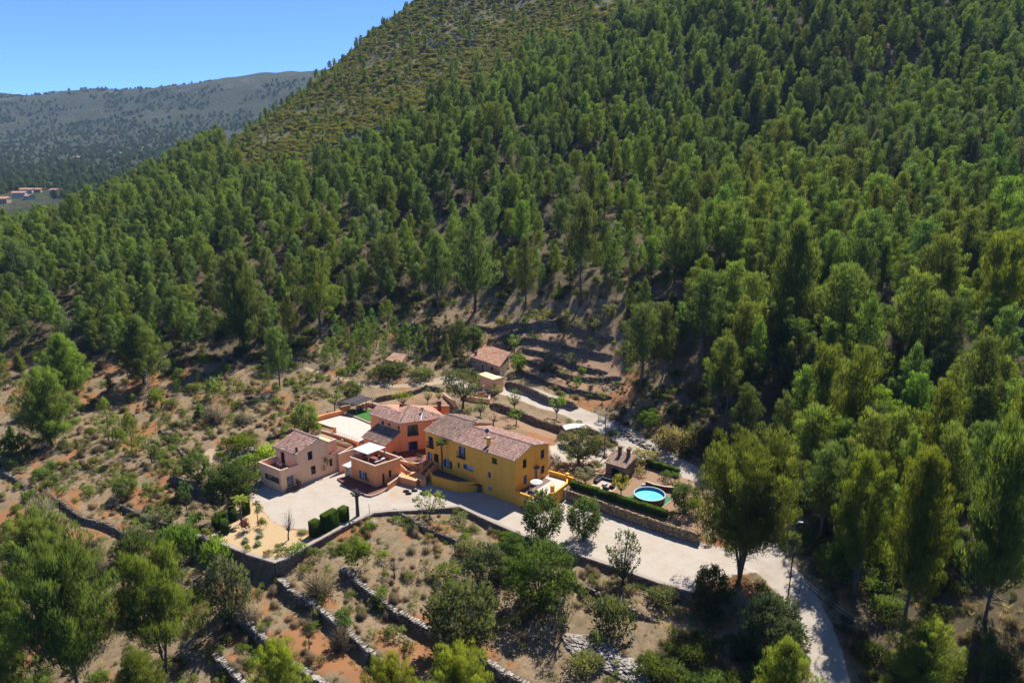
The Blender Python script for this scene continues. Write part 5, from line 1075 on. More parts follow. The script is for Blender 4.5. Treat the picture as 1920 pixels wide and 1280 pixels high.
# ================================================================== dry-stone walls and retaining walls
M_STONEG = stone_mat('grey_brown_stones', [(0, (.11, .085, .065)), (.35, (.20, .155, .115)), (.7, (.29, .24, .19)), (1, (.40, .35, .30))], tinted=True)
M_STONET = stone_mat('tan_stones', [(0, (.20, .13, .075)), (.35, (.34, .23, .13)), (.7, (.44, .32, .19)), (1, (.54, .43, .29))], tinted=True)
M_STONEW = stone_mat('pale_stones', [(0, (.20, .17, .14)), (.4, (.36, .32, .275)), (1, (.58, .53, .48))], tinted=True)
M_RUBB = stone_mat('rubble_wall', [(0, (.26, .185, .135)), (.5, (.34, .25, .19)), (1, (.43, .33, .26))], 1.9)
M_CONC = mat('grey_coping', (.50, .43, .36), (.38, .32, .27), 2.5, .95, .3)
def stone_wall(pts, label, z_top=None, z_bot=None, name='dry_stone_wall', m=None, thick=.5, size=.42, cap=True, seed=0, group=None, capm=None, wide=False):
    """courses of rough stones on the downhill (right hand) face and a rough top"""
    rr = random.Random(seed or int(abs(pts[0][0]) * 100)); P = [Vector((p[0], p[1], 0)) for p in pts]; mb = MB(); cb = MB()
    L_ = sum((b - a).length for a, b in zip(P, P[1:])); run = 0
    for a, b in zip(P, P[1:]):
        d = (b - a); ln = d.length; d.normalize(); n = Vector((d.y, -d.x, 0)); an = head(a, b); k = max(1, int(ln / size))
        for i in range(k):
            c = a + d * ln * (i + .5) / k; u = (run + ln * (i + .5) / k) / L_
            lo = min(gz(c.x + n.x * .7, c.y + n.y * .7), gz(c.x + n.x * 1.0, c.y + n.y * 1.0)) - .25; hi = gz(c.x - n.x * .6, c.y - n.y * .6) + .12
            if z_top is not None: hi = z_top
            if z_bot is not None: lo = z_bot
            if hi - lo < .25: hi = lo + .3
            if z_top is None and rr.random() < .1: hi -= rr.uniform(.1, .35)
            m_ = max(1, int((hi - lo) / (size * .62)))
            for j in range(m_):
                z = lo + (hi - lo) * (j + .5) / m_; o_ = thick * .5 - .06 * (j / m_) + rr.uniform(-.05, .06)
                q = c + n * o_ + d * rr.uniform(-.1, .1) * size + d * (size * .5 if j % 2 else 0)
                mb.stone((q.x, q.y, z), (size * rr.uniform(.95, 1.3), size * rr.uniform(.7, 1.0), (hi - lo) / m_ * 1.08), an + rr.uniform(-9, 9), rr)
            if cap:
                for o_ in ((thick * .2, -thick * .35) if wide else (thick * .15,)):
                    q = c + n * (o_ + rr.uniform(-.12, .12)); cb.stone((q.x, q.y, hi + .02), (size * rr.uniform(.7, 1.25), size * rr.uniform(.8, 1.2), size * rr.uniform(.35, .6)), an + rr.uniform(-25, 25), rr)
        run += ln
    e = empty(name, (P[0].x, P[0].y, pts[0][2]), label, 'wall', group)
    o = mb.build('face_stones', m or M_STONEG, e); o['kind'] = 'stuff'
    if cap: o = cb.build('top_stones', capm or M_STONEW, e); o['kind'] = 'stuff'
    return e
for i, (pts, h, D, lab) in enumerate(WALLP): stone_wall(pts, lab, seed=50 + i, size=.46 if i < 4 else .36, m=M_STONEG, capm=M_STONEW if i < 4 else M_STONEG, wide=i < 4)  # faces get a darker stone colour as painted shade; foreground tops stay pale
stone_wall(W2, 'tan stone wall under the hedge of the pool garden', 1.86, -.3, 'stone_wall', M_STONET, .4, .4, True, 91, capm=M_STONET)
# big retaining wall: rendered stone with a flat coping, in two stretches
def retaining(pts, label, top=.18, th=.5, m=None):
    e = empty('retaining_wall', tuple(pts[0]), label, 'wall'); mb = MB()
    for a, b in zip(pts, pts[1:]):
        d = Vector((b.x - a.x, b.y - a.y, 0)); L0 = d.length; d.normalize(); n = Vector((d.y, -d.x, 0)); an = head(a, b); c = (a + b) / 2 + n * .22
        mb.box((c.x, c.y, -5.0), (L0 + th * .5, th, 5.0 + top), an)
    mb.build('wall', m or M_RUBB, e); coping([(p.x, p.y) for p in pts], top, th + .22, .09, M_CONC, e); return e
def offs(pts): return pts
retaining(W1[:11], 'high stone wall holding up the sandy garden and the hedges')
retaining(W1[10:], 'long low wall with flat coping along the lower edge of the drive', .22)
# pile of grey stones
pile = [ground(*p) for p in ((1059, 1190), (1100, 1198), (1137, 1212), (1180, 1236), (1225, 1262), (1210, 1280), (1187, 1282), (1150, 1262), (1106, 1244), (1078, 1226), (1059, 1209))]
def rubble(poly, n, s0, s1, label, seed, m=None, hmax=.5):
    rr = random.Random(seed); mb = MB(); xs = [p.x for p in poly]; ys = [p.y for p in poly]; k = 0
    while k < n:
        x, y = rr.uniform(min(xs), max(xs)), rr.uniform(min(ys), max(ys)); sd = float(poly_sd(np.array([x]), np.array([y]), poly)[0])
        if sd > .25 * rr.random(): continue
        s = rr.uniform(s0, s1); mb.stone((x, y, gz(x, y) + s * .25 + min(hmax, max(0, -sd) * .35) * rr.random()), (s, s * rr.uniform(.7, 1), s * rr.uniform(.5, .8)), rr.uniform(0, 360), rr); k += 1
    o = mb.build('rubble', m or M_STONEW); o['kind'] = 'stuff'; o['label'] = label; return o
rubble(pile, 1500, .2, .6, 'big heap of loose grey stones on the lower terrace', 5)
rubble([ground(*p) for p in ((432, 862), (470, 838), (478, 850), (455, 872), (436, 880))], 160, .25, .7, 'pale boulders behind the dark round tree', 6)
rubble([ground(*p) for p in ((470, 915), (486, 895), (494, 905), (482, 925))], 40, .3, .8, 'pale boulders at the corner of the pale house', 7)
rubble([ground(*p) for p in ((1040, 880), (1060, 868), (1120, 872), (1130, 895), (1090, 890), (1062, 900))], 130, .3, 1.0, 'reddish boulders on the bank of the large olive tree', 8, stone_mat('red_stones', [(0, (.26, .13, .08)), (.5, (.42, .25, .16)), (1, (.56, .40, .29))], tinted=True))
rubble([ground(*p) for p in ((1150, 790), (1200, 820), (1230, 845), (1205, 838), (1165, 812))], 170, .25, .8, 'grey boulders along the roadside gully', 9)
rubble([ground(*p) for p in ((1120, 700), (1180, 720), (1190, 740), (1130, 735))], 80, .2, .55, 'grey boulders at the end of the terraced plots', 10, M_STONEG)
for i, poly in enumerate(([(700, 235), (800, 215), (820, 232), (720, 262)], [(640, 255), (690, 245), (690, 275), (640, 280)], [(790, 70), (900, 60), (900, 90), (800, 95)], [(1190, 20), (1240, 0), (1250, 20), (1200, 55)])):
    rubble([ground(*p) for p in poly], 150, .7, 2.6, 'pale rock outcrop on the bare hillside, ' + ('below its middle', 'lower left of the others', 'nearest the skyline', 'highest at the right')[i], 20 + i, None, .5)
# ================================================================== stone hut and its annexes
hz = 5.9
hC = at(937.7, 718.7, hz); hL = at(884, 699, hz); hR_ = at(954.5, 699, hz)
hz_top = wr(hC, 90, 937.7, 686.4)[1]
ah = head(hL, hC); bR = head(hC, hR_); hR = wp(hC, bR, wr(hC, bR, 954.5, 699)[0]); hLb = hL + (hR - hC)
hut = empty('stone_hut', (hC.x, hC.y, hz), 'small stone hut with a reddish mono pitch tiled roof above the road', 'hut')
hf = Wall(hL, hC); hs = Wall(hC, hR); q1_ = op(hf, Z8, (1445, 300), (1470, 410)); q2_ = op(hf, Z8, (1565, 325), (1605, 395))
te = hf.at(937.7, 686.4)[1]; tb = te + 1.1
print('hut', hf.L, hs.L, te)
mb = MB(); hf.surface(mb, hz - 2.5, te); L2 = hs.L
mb.quad(V3(hC, hz - 2.5), V3(hR, hz - 2.5), V3(hR, tb), V3(hC, te)); mb.quad(V3(hR, hz - 2.5), V3(hLb, hz - 2.5), V3(hLb, tb), V3(hR, tb)); mb.quad(V3(hLb, hz - 2.5), V3(hL, hz - 2.5), V3(hL, te), V3(hLb, tb)); mb.build('wall', M_STONEB, hut)
window(hf, q1_, hut, M_BROWN, 'closed', name='door'); window(hf, q2_, hut, M_BROWN, 'cross')
for r in (q1_, q2_):
    mb = MB(); hf.slab(mb, r[0] - .2, r[0] - .003, r[2] - .15, r[3] + .2, .003, .05); hf.slab(mb, r[1] + .003, r[1] + .2, r[2] - .15, r[3] + .2, .003, .05); hf.slab(mb, r[0], r[1], r[3] + .003, r[3] + .2, .003, .048); mb.build('surround', M_CAP, hut)
tiled_roof('roof', [V3(hL, te) + hf.n * .3 - hf.d * .25, V3(hC, te) + hf.n * .3 + hf.d * .25, V3(hR, tb + .06) + hf.d * .25 - hf.n * .2, V3(hLb, tb + .06) - hf.d * .25 - hf.n * .2], hut, M_ROOFC)
q = V3(hL, te + .3) - hf.n * 1.2 + hf.d * .5; chimney((q.x, q.y, te), .5, 1.0, ah, hut)
# lower beige annex with flat roof and small window, and the beige garden walls around the olive
a0 = at(925, 738, 4.9); az_ = wr(a0, 90, 925, 710)[1]; axd = hf.d; a1 = a0 - axd * 6.5; a2_ = a0 - hf.n * 3.2
anx = empty('flat_annex', (a0.x, a0.y, 4.9), 'beige flat roofed outbuilding under the stone hut behind the olive tree', 'outbuilding')
aw_ = Wall(a1, a0); as_ = Wall(a0, a2_); ow = op(as_, Z8, (1462, 590), (1488, 640), .15); mb = MB(); aw_.surface(mb, 2, az_); as_.surface(mb, 2, az_); mb.quad(V3(a1, az_), V3(a0, az_), V3(a2_, az_), V3(a2_ - axd * 6.5, az_)); mb.build('wall', M_BEI, anx); coping([a1, a0, a2_], az_, .4, .1, M_CAP, anx)
for pts_, z0, z1, lab in ((((832, 738), (852, 752)), 3.4, 5.1, 'beige garden wall left of the olive trunk'), (((866, 742), (917, 748), (918, 740)), 3.2, 5.3, 'tall beige wall right of the olive trunk')):
    q = [at(x, y, z1) for x, y in pts_]; mb = MB(); parapet(mb, q, 1.5, z1, .35); o = mb.build('garden_wall', M_BEI); tag(o, lab, 'wall'); coping(q, z1, .45, .08, M_CAP, o)
p = at(905, 737, 5.4); mb = MB(); mb.prism([(p.x - 1.6, p.y - .6), (p.x + 1.5, p.y - 1.0), (p.x + 1.6, p.y + .7), (p.x - 1.4, p.y + 1.0)], 3, 5.4); o = mb.build('flower_bed', M_CAP); tag(o, 'raised beige flower bed at the annex corner', 'flower bed'); mb = MB(); mb.blob((p.x, p.y, 5.5), (1.4, .8, .35), 9, 5, .3); mb.build('soil', mat('red_soil', (.34, .15, .07), None, 3, .95, .4), o)
# ruined little house in the scrub
r0 = ground(725, 688); rz = r0.z; ruin = empty('ruined_hut', tuple(r0), 'old small hut with a tan roof hidden in the bushes above the footpath', 'hut')
u0, u1, u2, u3 = at(722, 674, rz + 2.2), at(752, 680, rz + 2.2), at(762, 664, rz + 3.2), at(738, 661, rz + 3.2)
mb = MB(); mb.hexa([V3(x, rz - 1) for x in (u0, u1, u2, u3)], [x - Vector((0, 0, .1)) for x in (u0, u1, u2, u3)]); mb.build('wall', M_STONEB, ruin); tiled_roof('roof', [u0, u1, u2, u3], ruin, M_ROOFC)
# ================================================================== barbecue house
bz = 1.75
zb_ = 4.4
c1 = at(1132, 866, zb_); c2 = at(1173, 878, zb_); c3 = at(1196, 854, 5.3); c4_ = at(1152.6, 842, 5.3)
bbq = empty('barbecue_house', (c2.x, c2.y, bz), 'small stone barbecue house with two chimneys and an arched opening', 'outbuilding')
ix = (c2 - c1).normalized() * .3; ix.z = 0; iy = Vector((c3.x - c2.x, c3.y - c2.y, 0)).normalized() * .3
k1_, k2_, k3_, k4_ = V3(c1, 0) + ix + iy, V3(c2, 0) - ix + iy, V3(c3, 0) - ix - iy, V3(c4_, 0) + ix - iy
bf = Wall(k1_, k2_); arch = bf.rect((1146, 874), (1161, 893)); arch[2] = bz + .02; arch[3] = min(arch[3], zb_ - .35); bf.cut(arch, .9)
mb = MB(); bf.surface(mb, bz - .5, zb_ - .12); mb.quad(V3(k2_, bz - .5), V3(k3_, bz - .5), V3(k3_, 5.12), V3(k2_, zb_ - .12)); mb.quad(V3(k3_, bz - .5), V3(k4_, bz - .5), V3(k4_, 5.12), V3(k3_, 5.12)); mb.quad(V3(k4_, bz - .5), V3(k1_, bz - .5), V3(k1_, zb_ - .12), V3(k4_, 5.12))
S0, S1, z1 = arch[0], arch[1], arch[3]
for sg, S in ((1, S0), (-1, S1)):
    for i in range(5): w_ = (S1 - S0) / 2 * (1 - math.sqrt(max(0, 1 - ((i + 1) / 5) ** 2))); bf.slab(mb, *sorted((S, S + sg * w_)), z1 - (S1 - S0) / 2 * (1 - i / 5), z1 - (S1 - S0) / 2 * (1 - (i + 1) / 5) - .002 if i < 4 else z1, -.85, -.004)
mb.build('wall', M_STONEB, bbq); mb = MB(); mb.quad(bf.P(S0, arch[2], -.88), bf.P(S1, arch[2], -.88), bf.P(S1, z1, -.88), bf.P(S0, z1, -.88)); mb.build('fireplace', M_DARK, bbq)
tiled_roof('roof', [c1, c2, c3, c4_], bbq, M_ROOFB, pitch=.42)
for q in (Z7(1115, 855), Z7(1262, 895)):
    n_ = (c2 - c1).cross(c4_ - c1).normalized(); p = plane_pt(q[0], q[1], c1, n_ if n_.z > 0 else -n_); chimney((p.x, p.y, p.z - .3), .62, 1.85, head(c1, c2), bbq)
# ================================================================== pool and its garden
PZ = 1.8; pc_ = at(1218, 925, PZ + 1.25); prd = 57.5 / 2 * depth(pc_) / FPX
pool = empty('swimming_pool', (pc_.x, pc_.y, PZ), 'round turquoise above ground pool with a brown wooden outside', 'swimming pool')
n = 40; cs = lambda k, r: (pc_.x + r * math.cos(6.28318 * k / n), pc_.y + r * math.sin(6.28318 * k / n)); M_POOLW = mat('pool_panels', (.21, .10, .065), (.16, .075, .05), 6, .6, .15); M_LINER = mat('pool_liner', (.03, .30, .52), (.028, .27, .48), 3, .35, 0)
mb = MB()
for k in range(n): mb.quad((*cs(k, prd), PZ - .2), (*cs(k + 1, prd), PZ - .2), (*cs(k + 1, prd), PZ + 1.22), (*cs(k, prd), PZ + 1.22))
mb.build('wall', M_POOLW, pool); mb = MB()
for k in range(n): mb.quad((*cs(k + 1, prd - .08), PZ + .02), (*cs(k, prd - .08), PZ + .02), (*cs(k, prd - .08), PZ + 1.22), (*cs(k + 1, prd - .08), PZ + 1.22))
mb.build('liner', M_LINER, pool); mb = MB()
for k in range(n):
    a, b, c, d = cs(k, prd - .1), cs(k + 1, prd - .1), cs(k + 1, prd + .09), cs(k, prd + .09); mb.hexa([(*a, PZ + 1.22), (*d, PZ + 1.22), (*c, PZ + 1.22), (*b, PZ + 1.22)], [(*a, PZ + 1.27), (*d, PZ + 1.27), (*c, PZ + 1.27), (*b, PZ + 1.27)])
mb.build('rim', mat('pool_rim', (.62, .60, .60), None, 3, .4, 0), pool)
mw, nt, N, L = newmat('pool_water'); o_ = N('ShaderNodeOutputMaterial'); b_ = N('ShaderNodeBsdfPrincipled', i_Roughness=.06); L(b_.outputs[0], o_.inputs[0]); tcn = N('ShaderNodeTexCoord'); v_ = N('ShaderNodeTexVoronoi', feature='SMOOTH_F1', i_Scale=1.6); L(tcn.outputs['Object'], v_.inputs['Vector'])
r_ = ramp(N, [(.1, (.17, .62, .74)), (.8, (.08, .48, .64))]); L(v_.outputs[0], r_.inputs[0]); L(r_.outputs[0], b_.inputs['Base Color']); nn_ = N('ShaderNodeTexNoise', i_Scale=3.0); L(tcn.outputs['Object'], nn_.inputs['Vector']); bb_ = N('ShaderNodeBump', i_Strength=.08, i_Distance=.05); L(nn_.outputs[0], bb_.inputs['Height']); L(bb_.outputs[0], b_.inputs['Normal'])
mb = MB(); mb.quad(*[(*cs(k, prd - .08), PZ + .68) for k in range(n)]); mb.build('water', mw, pool)
p = at(1206, 908, PZ + 1.3); mb = MB(); mb.box((p.x, p.y, PZ + .9), (.55, .35, .5), 20); mb.build('skimmer', M_WHITE, pool)
mt_ = [at(x, y, PZ + .03) for x, y in ((1176, 934), (1215, 905), (1262, 936), (1236, 956))]; cm_ = sum(mt_, Vector()) / 4
mb = MB(); mb.prism([(p.x, p.y) for p in mt_], PZ + .004, PZ + .03); o = mb.build('ground_mat', M_MAT); tag(o, 'green artificial grass mat under the round pool', 'mat')
mb = MB(); parapet(mb, [mt_[3], mt_[2]], PZ - .1, PZ + .14, .16); o = mb.build('kerb', M_CAP); tag(o, 'pale kerb along the edge of the green pool mat', 'kerb')
# hedges: rows of small clipped conifers
ORD = 'first second third fourth fifth sixth seventh eighth ninth tenth eleventh twelfth thirteenth fourteenth fifteenth sixteenth seventeenth eighteenth nineteenth twentieth'.split()
def hedge_row(p, q, n_, w, h, name, label, group, col, gap=.18):
    for i in range(n_):
        c = p.lerp(q, (i + .5) / n_); d = (q - p).length / n_; plant(name, 'hedge', (c.x, c.y, gz(c.x, c.y) - .02), d * 1.12, h * random.uniform(.92, 1.06), R(head(p, q)), [x * random.uniform(.85, 1.15) for x in col], ORD[i] + ' ' + label, 'hedge', group)
def leafbox(key, size, n_, ln, wd, base=0.0, round_=.12, trunk=False):
    """clipped block of leaves: a solid dark body under a skin of small leaves"""
    r = np.random.default_rng(hash(key) % 1000 if False else len(key) * 17); x, y, z = size; A_ = np.array([y * z, y * z, x * z, x * z, x * y]); f = r.choice(5, n_, p=A_ / A_.sum()); u = r.uniform(-.5, .5, (n_, 2))
    Cn = np.zeros((n_, 3)); Nn = np.zeros((n_, 3))
    for k, (ax, sg) in enumerate(((0, 1), (0, -1), (1, 1), (1, -1), (2, 1))):
        m_ = f == k; o1, o2 = [a for a in (0, 1, 2) if a != ax]; S_ = (x, y, z); Cn[m_, ax] = sg * S_[ax] / 2; Cn[m_, o1] = u[m_, 0] * S_[o1]; Cn[m_, o2] = u[m_, 1] * S_[o2]; Nn[m_, ax] = sg
    ed = np.abs(Cn) / (np.array(size) / 2); k_ = (np.sort(ed, 1)[:, 1] > .8); Cn[k_] *= 1 - round_ * .25; Cn += Nn * r.normal(size=(n_, 1)) * .035; Cn[:, 2] += z / 2 + base
    D_ = unit(Nn * .7 + np.array([0, 0, .5]) + r.normal(size=(n_, 3)) * .5)
    bx_ = MB(); s_ = .93; bx_.box((0, 0, base + .02), (x * s_, y * s_, z * .94), 0)
    if trunk: bx_.box((0, 0, -.2), (.08, .08, base + .3), 0)
    cv = np.array(bx_.v); cn = unit(cv - np.array([0, 0, base + z / 2]))
    me_ = leaf_mesh('foliage', Cn, D_, unit(Nn + r.normal(size=(n_, 3)) * .2), ln * r.uniform(.7, 1.3, n_), wd * r.uniform(.7, 1.3, n_), np.clip(r.normal(.5, .2, n_), 0, 1), M_LEAF, r, (cv, bx_.f, cn))
    PROTO[key] = dict(trunk=None, crown=me_, h=z + base, w=x)
leafbox('hedge', (1.0, .9, 1.25), 1100, .13, .08, .22, .3, True); leafbox('block', (1.5, 1.4, 3.0), 5200, .11, .08); leafbox('longblock', (4.6, 1.4, 3.0), 13000, .11, .08); leafbox('column', (1.2, 1.2, 2.4), 3200, .11, .08, .0, .5)
HG = (.062, .105, .018)
hedge_row(at(1072, 914, PZ), at(1250, 972, PZ), 20, 1.0, 1.55, 'hedge_bush', 'clipped hedge bush on the pool garden wall, counted from the yellow terrace', 'hedge bushes along the pool garden wall', HG)
hedge_row(at(1212, 874, PZ), at(1272, 893, PZ), 8, 1.0, 1.7, 'hedge_bush', 'clipped hedge bush by the road, counted from the barbecue house', 'hedge bushes along the road', HG)
def block(px, py, top, key, w, an, label):
    p = at(px, py, 0); b = (640 - top) / FPX; h = CAM_Z + (b * p.y * cp - p.y * sp) / (cp + b * sp); pr = PROTO[key]
    o = bpy.data.objects.new('clipped_hedge', pr['crown']); C.objects.link(o); o.location = (p.x, p.y, -.02); o.rotation_euler = (0, 0, R(an)); o.scale = (w / pr['w'], 1, h / pr['h']); o.color = c4(HG); tag(o, label, 'hedge')
wl_an = head(at(592, 998, 0), at(646, 968, 0))
block(591, 1003, 975, 'block', 1.5, wl_an, 'square clipped hedge block, nearest to the sandy garden corner'); block(619, 992, 959, 'longblock', 3.0, wl_an, 'longest clipped hedge block, between two square ones'); block(645, 975, 950, 'block', 1.4, wl_an, 'square clipped hedge block beside the pollarded trunk')
for px, py, top, w, lab in ((405, 992, 968, 1.0, 'narrow clipped column at the left end of the sandy garden'), (416, 988, 960, 1.7, 'wide flat topped clipped shrub in the sandy garden'), (422, 999, 973, 1.2, 'clipped column in front of the wide flat topped shrub'), (437, 975, 951, 1.2, 'clipped column right behind the wide flat topped shrub'), (462, 962, 931, 1.3, 'tall clipped column beside the small palm')): block(px, py, top, 'column', w, 30, lab)
# garden sofas round a table
p0 = at(1134, 909, PZ); sl = [at(x, y, PZ + .01) for x, y in ((1104, 913), (1128, 893), (1166, 908), (1142, 926))]; mb = MB(); mb.prism([(p.x, p.y) for p in sl], PZ - .3, PZ + .03); o = mb.build('paving', M_CAP); tag(o, 'beige paved corner carrying the black garden sofas', 'paving')
M_RAT = mat('black_rattan', (.018, .019, .026), (.03, .03, .04), 8, .6, .3); M_CUSH = mat('charcoal_cushion', (.045, .05, .075), (.06, .065, .09), 4, .9, .1)
def sofa(px, py, an, w, name, label):
    p = at(px, py, PZ + .03); e = empty(name, tuple(p), label, name.split('_')[-1]); c, s = math.cos(R(an)), math.sin(R(an)); P = lambda x, y, z: (p.x + x * c - y * s, p.y + x * s + y * c, p.z + z)
    mb = MB(); mb.box(P(0, 0, 0), (w, .85, .34), an); mb.build('base', M_RAT, e); mb = MB(); mb.box(P(0, .36, .34), (w, .16, .42), an); mb.build('backrest', M_RAT, e)
    for x in (-w / 2 + .08, w / 2 - .08): mb = MB(); mb.box(P(x, -.06, .34), (.15, .68, .24), an); mb.build('armrest', M_RAT, e)
    k = max(1, round((w - .3) / .8))
    for i in range(k): mb = MB(); mb.box(P(-w / 2 + .17 + (w - .34) * (i + .5) / k, -.07, .342), ((w - .36) / k, .66, .13), an); mb.build('cushion', M_CUSH, e)
sofa(1121, 902, 55, 2.1, 'garden_sofa', 'black rattan sofa at the left of the garden table'); sofa(1140, 900, -35, 2.3, 'garden_sofa', 'long black rattan sofa in front of the barbecue house'); sofa(1148, 914, -125, 1.0, 'garden_armchair', 'black rattan armchair nearest to the yellow green tree'); sofa(1136, 918, 145, 1.0, 'garden_armchair', 'black rattan armchair next to the hedge')
p = at(1134, 909, PZ + .03); e = empty('coffee_table', tuple(p), 'low grey glass topped table between the black sofas', 'table'); mb = MB(); mb.box((p.x, p.y, p.z + .36), (1.2, .8, .04), 52); mb.build('table_top', M_METAL, e); mb = MB(); mb.box((p.x, p.y, p.z), (1.0, .6, .358), 52); mb.build('base', M_RAT, e)
mb = MB(); q = [at(x, y, PZ + .95) for x, y in ((1213, 902), (1226, 907), (1245, 911), (1262, 913))]; parapet(mb, q, PZ - .2, PZ + .9, .3); o = mb.build('brick_wall', M_POOLW); tag(o, 'low reddish brick wall behind the round pool', 'wall'); coping(q, PZ + .9, .42, .08, M_CAP, o)
# ================================================================== poles, wires, canopy, palms and odd things
def pole(px, pyb, top, r, label, name='utility_pole', lean=None, m=None, head_=None):
    p = ground(px, pyb) if name != 'post' else ground(px, pyb); b = (640 - top) / FPX; h = CAM_Z + (b * p.y * cp - p.y * sp) / (cp + b * sp) - p.z
    e = empty(name, tuple(p), label, 'pole'); mb = MB(); mb.tube([(p.x, p.y, p.z - .5), (p.x, p.y, p.z + h * .5), (p.x, p.y, p.z + h)], [r, r * .85, r * .7], 8); mb.build('shaft', m or M_WOOD, e)
    if head_ == 'lamp':
        mb = MB(); mb.tube([(p.x, p.y, p.z + h), (p.x + .35, p.y - .1, p.z + h + .15)], .05, 5); mb.build('bracket', M_METAL, e); mb = MB(); mb.box((p.x + .5, p.y - .12, p.z + h + .1), (.6, .26, .16), -10); mb.build('lamp_head', M_METAL, e)
    if head_ == 'bar':
        mb = MB(); mb.box((p.x, p.y, p.z + h - .35), (.9, .1, .1), 30); mb.build('crossbar', M_METAL, e)
    return p + Vector((0, 0, h))
t1 = pole(1478, 1117, 980, .10, 'tall dark utility pole with a small lamp head beside the track', m=M_DARK, head_='lamp'); t2 = pole(1495, 1140, 1080, .07, 'shorter thin post right of the tall utility pole', m=M_WOOD)
t3 = pole(1133, 857, 779, .13, 'grey utility pole at the parking beside the large olive', m=M_WOOD, head_='bar'); t4 = pole(1122, 792, 778, .08, 'short dark post by the dirt road', m=M_WOOD)
def wire(a, b, sag, r, label):
    mb = MB(); mb.tube([a.lerp(b, t) - Vector((0, 0, sag * 4 * t * (1 - t))) for t in (0, .2, .4, .6, .8, 1)], r, 4); o = mb.build('cable', M_METAL); tag(o, label, 'cable')
g1_ = ground(1618, 1182); wire(t2, Vector((g1_.x, g1_.y, g1_.z + 1)), .2, .03, 'pair of thin cables running down from the short post beside the track'); wire(t2 - Vector((0, 0, .4)), Vector((g1_.x - .1, g1_.y, g1_.z + .5)), .2, .03, 'lower thin cable beside the track')
g2_ = ground(1262, 1128); g3_ = ground(1335, 1085); wire(Vector((g2_.x, g2_.y, g2_.z + .3)), Vector((g3_.x, g3_.y, g3_.z + 2.2)), 0, .06, 'slanting pale pipe at the end of the drive wall')
cz = 6.0
cv_ = [at(x, y, cz - .4) for x, y in ((1058, 808), (1066, 806))]; A_ = at(1060, 806, 5.6); B_ = at(1102, 803, 5.6); dv_ = (B_ - A_); nv = Vector((-dv_.y, dv_.x, 0)).normalized()
e = empty('carport', (A_.x, A_.y, gz(A_.x, A_.y)), 'white arched canopy on thin posts behind the large olive tree', 'canopy'); mb = MB(); n = 8
for i in range(n):
    a, b = i / n, (i + 1) / n; f = lambda t: A_ + dv_ * t + Vector((0, 0, .35 * math.sin(math.pi * t))); w3 = nv * 2.6
    mb.hexa([f(a) - Vector((0, 0, .06)), f(b) - Vector((0, 0, .06)), f(b) + w3 - Vector((0, 0, .06)), f(a) + w3 - Vector((0, 0, .06))], [f(a), f(b), f(b) + w3, f(a) + w3])
mb.build('cover', M_WHITE, e)
for t in (.02, .5, .98):
    for w3 in (.1, 2.5): q = A_ + dv_ * t + nv * w3; mb = MB(); mb.tube([(q.x, q.y, gz(q.x, q.y) - .2), (q.x, q.y, q.z + .35 * math.sin(math.pi * t) - .06)], .05, 5); mb.build('post', M_METAL, e)
def palm(px, pyb, top, wpx, z, name, label, col, fronds=26, trunk_r=.16, lf=None):
    p, w, h = fit(px, pyb, top, wpx, z); e = empty(name, tuple(p), label, 'palm'); th = h - w * .22; mb = MB(); mb.tube([(p.x, p.y, p.z - .2), (p.x + .05, p.y, p.z + th * .5), (p.x, p.y, p.z + th)], [trunk_r * 1.2, trunk_r, trunk_r * 1.1], 8); mb.build('trunk', M_BARK, e)
    rr = random.Random(px); fb = MB(); l = w * .55
    for i in range(fronds):
        az = i * 2.4 + rr.uniform(-.2, .2); el = rr.uniform(-.15, 1.2); d = Vector((math.cos(az), math.sin(az), 0)); sd = Vector((-d.y, d.x, 0)); prev = Vector((p.x, p.y, p.z + th)); k = 6; fb.tint = rr.random(); ang_ = el
        for j in range(k):
            nx = prev + (d * math.cos(ang_) + Vector((0, 0, 1)) * math.sin(ang_)) * l / k; ang_ -= .28; wl = l * .17 * math.sin(math.pi * (j + .6) / (k + .5)) + .02
            for sg in (-1, 1): fb.quad(prev, nx, nx + sd * sg * wl - Vector((0, 0, wl * .45)), prev + sd * sg * wl * .8 - Vector((0, 0, wl * .4)))
            prev = nx
    o = fb.build('fronds', M_LEAF, e); o.color = c4(col)
palm(829, 889, 824, 24, 1.4, 'palm_tree', 'slim palm growing in the planter of the yellow house', (.06, .10, .03))
palm(453, 980, 930, 36, 0, 'palm_tree', 'small yellowish palm in the sandy garden', (.16, .18, .03), 18, .12); palm(484, 984, 940, 18, 0, 'yucca', 'thin yucca with a bare stem at the edge of the gravel drive', (.12, .13, .03), 14, .07)
palm(771, 884, 865, 14, 1.3, 'banana_plant', 'left lime green banana plant at the patio stair', (.22, .26, .03), 9, .08); palm(784, 886, 868, 14, 1.3, 'banana_plant', 'right lime green banana plant at the patio stair', (.20, .26, .03), 9, .08)
def agave(px, py, wpx, z, label, col=(.20, .25, .22)):
    p = at(px, py, z); w = wpx * depth(p) / FPX; mb = MB(); rr = random.Random(px)
    for i in range(34):
        az = i * 2.4; el = .15 + 1.2 * (i / 34); l = w * .55 * rr.uniform(.85, 1.1); d = Vector((math.cos(az) * math.cos(el), math.sin(az) * math.cos(el), math.sin(el))); sd = Vector((-math.sin(az), math.cos(az), 0)); m_ = Vector(p) + d * l * .5; t_ = Vector(p) + d * l + Vector((0, 0, -.05)); mb.tint = rr.random()
        mb.quad(Vector(p) + sd * .05, m_ + sd * l * .12, t_, m_ + Vector((0, 0, -.05))); mb.quad(m_ + Vector((0, 0, -.05)), t_, m_ - sd * l * .12, Vector(p) - sd * .05)
    o = mb.build('agave', M_LEAF, origin=tuple(p)); o.color = c4(col); tag(o, label, 'agave')
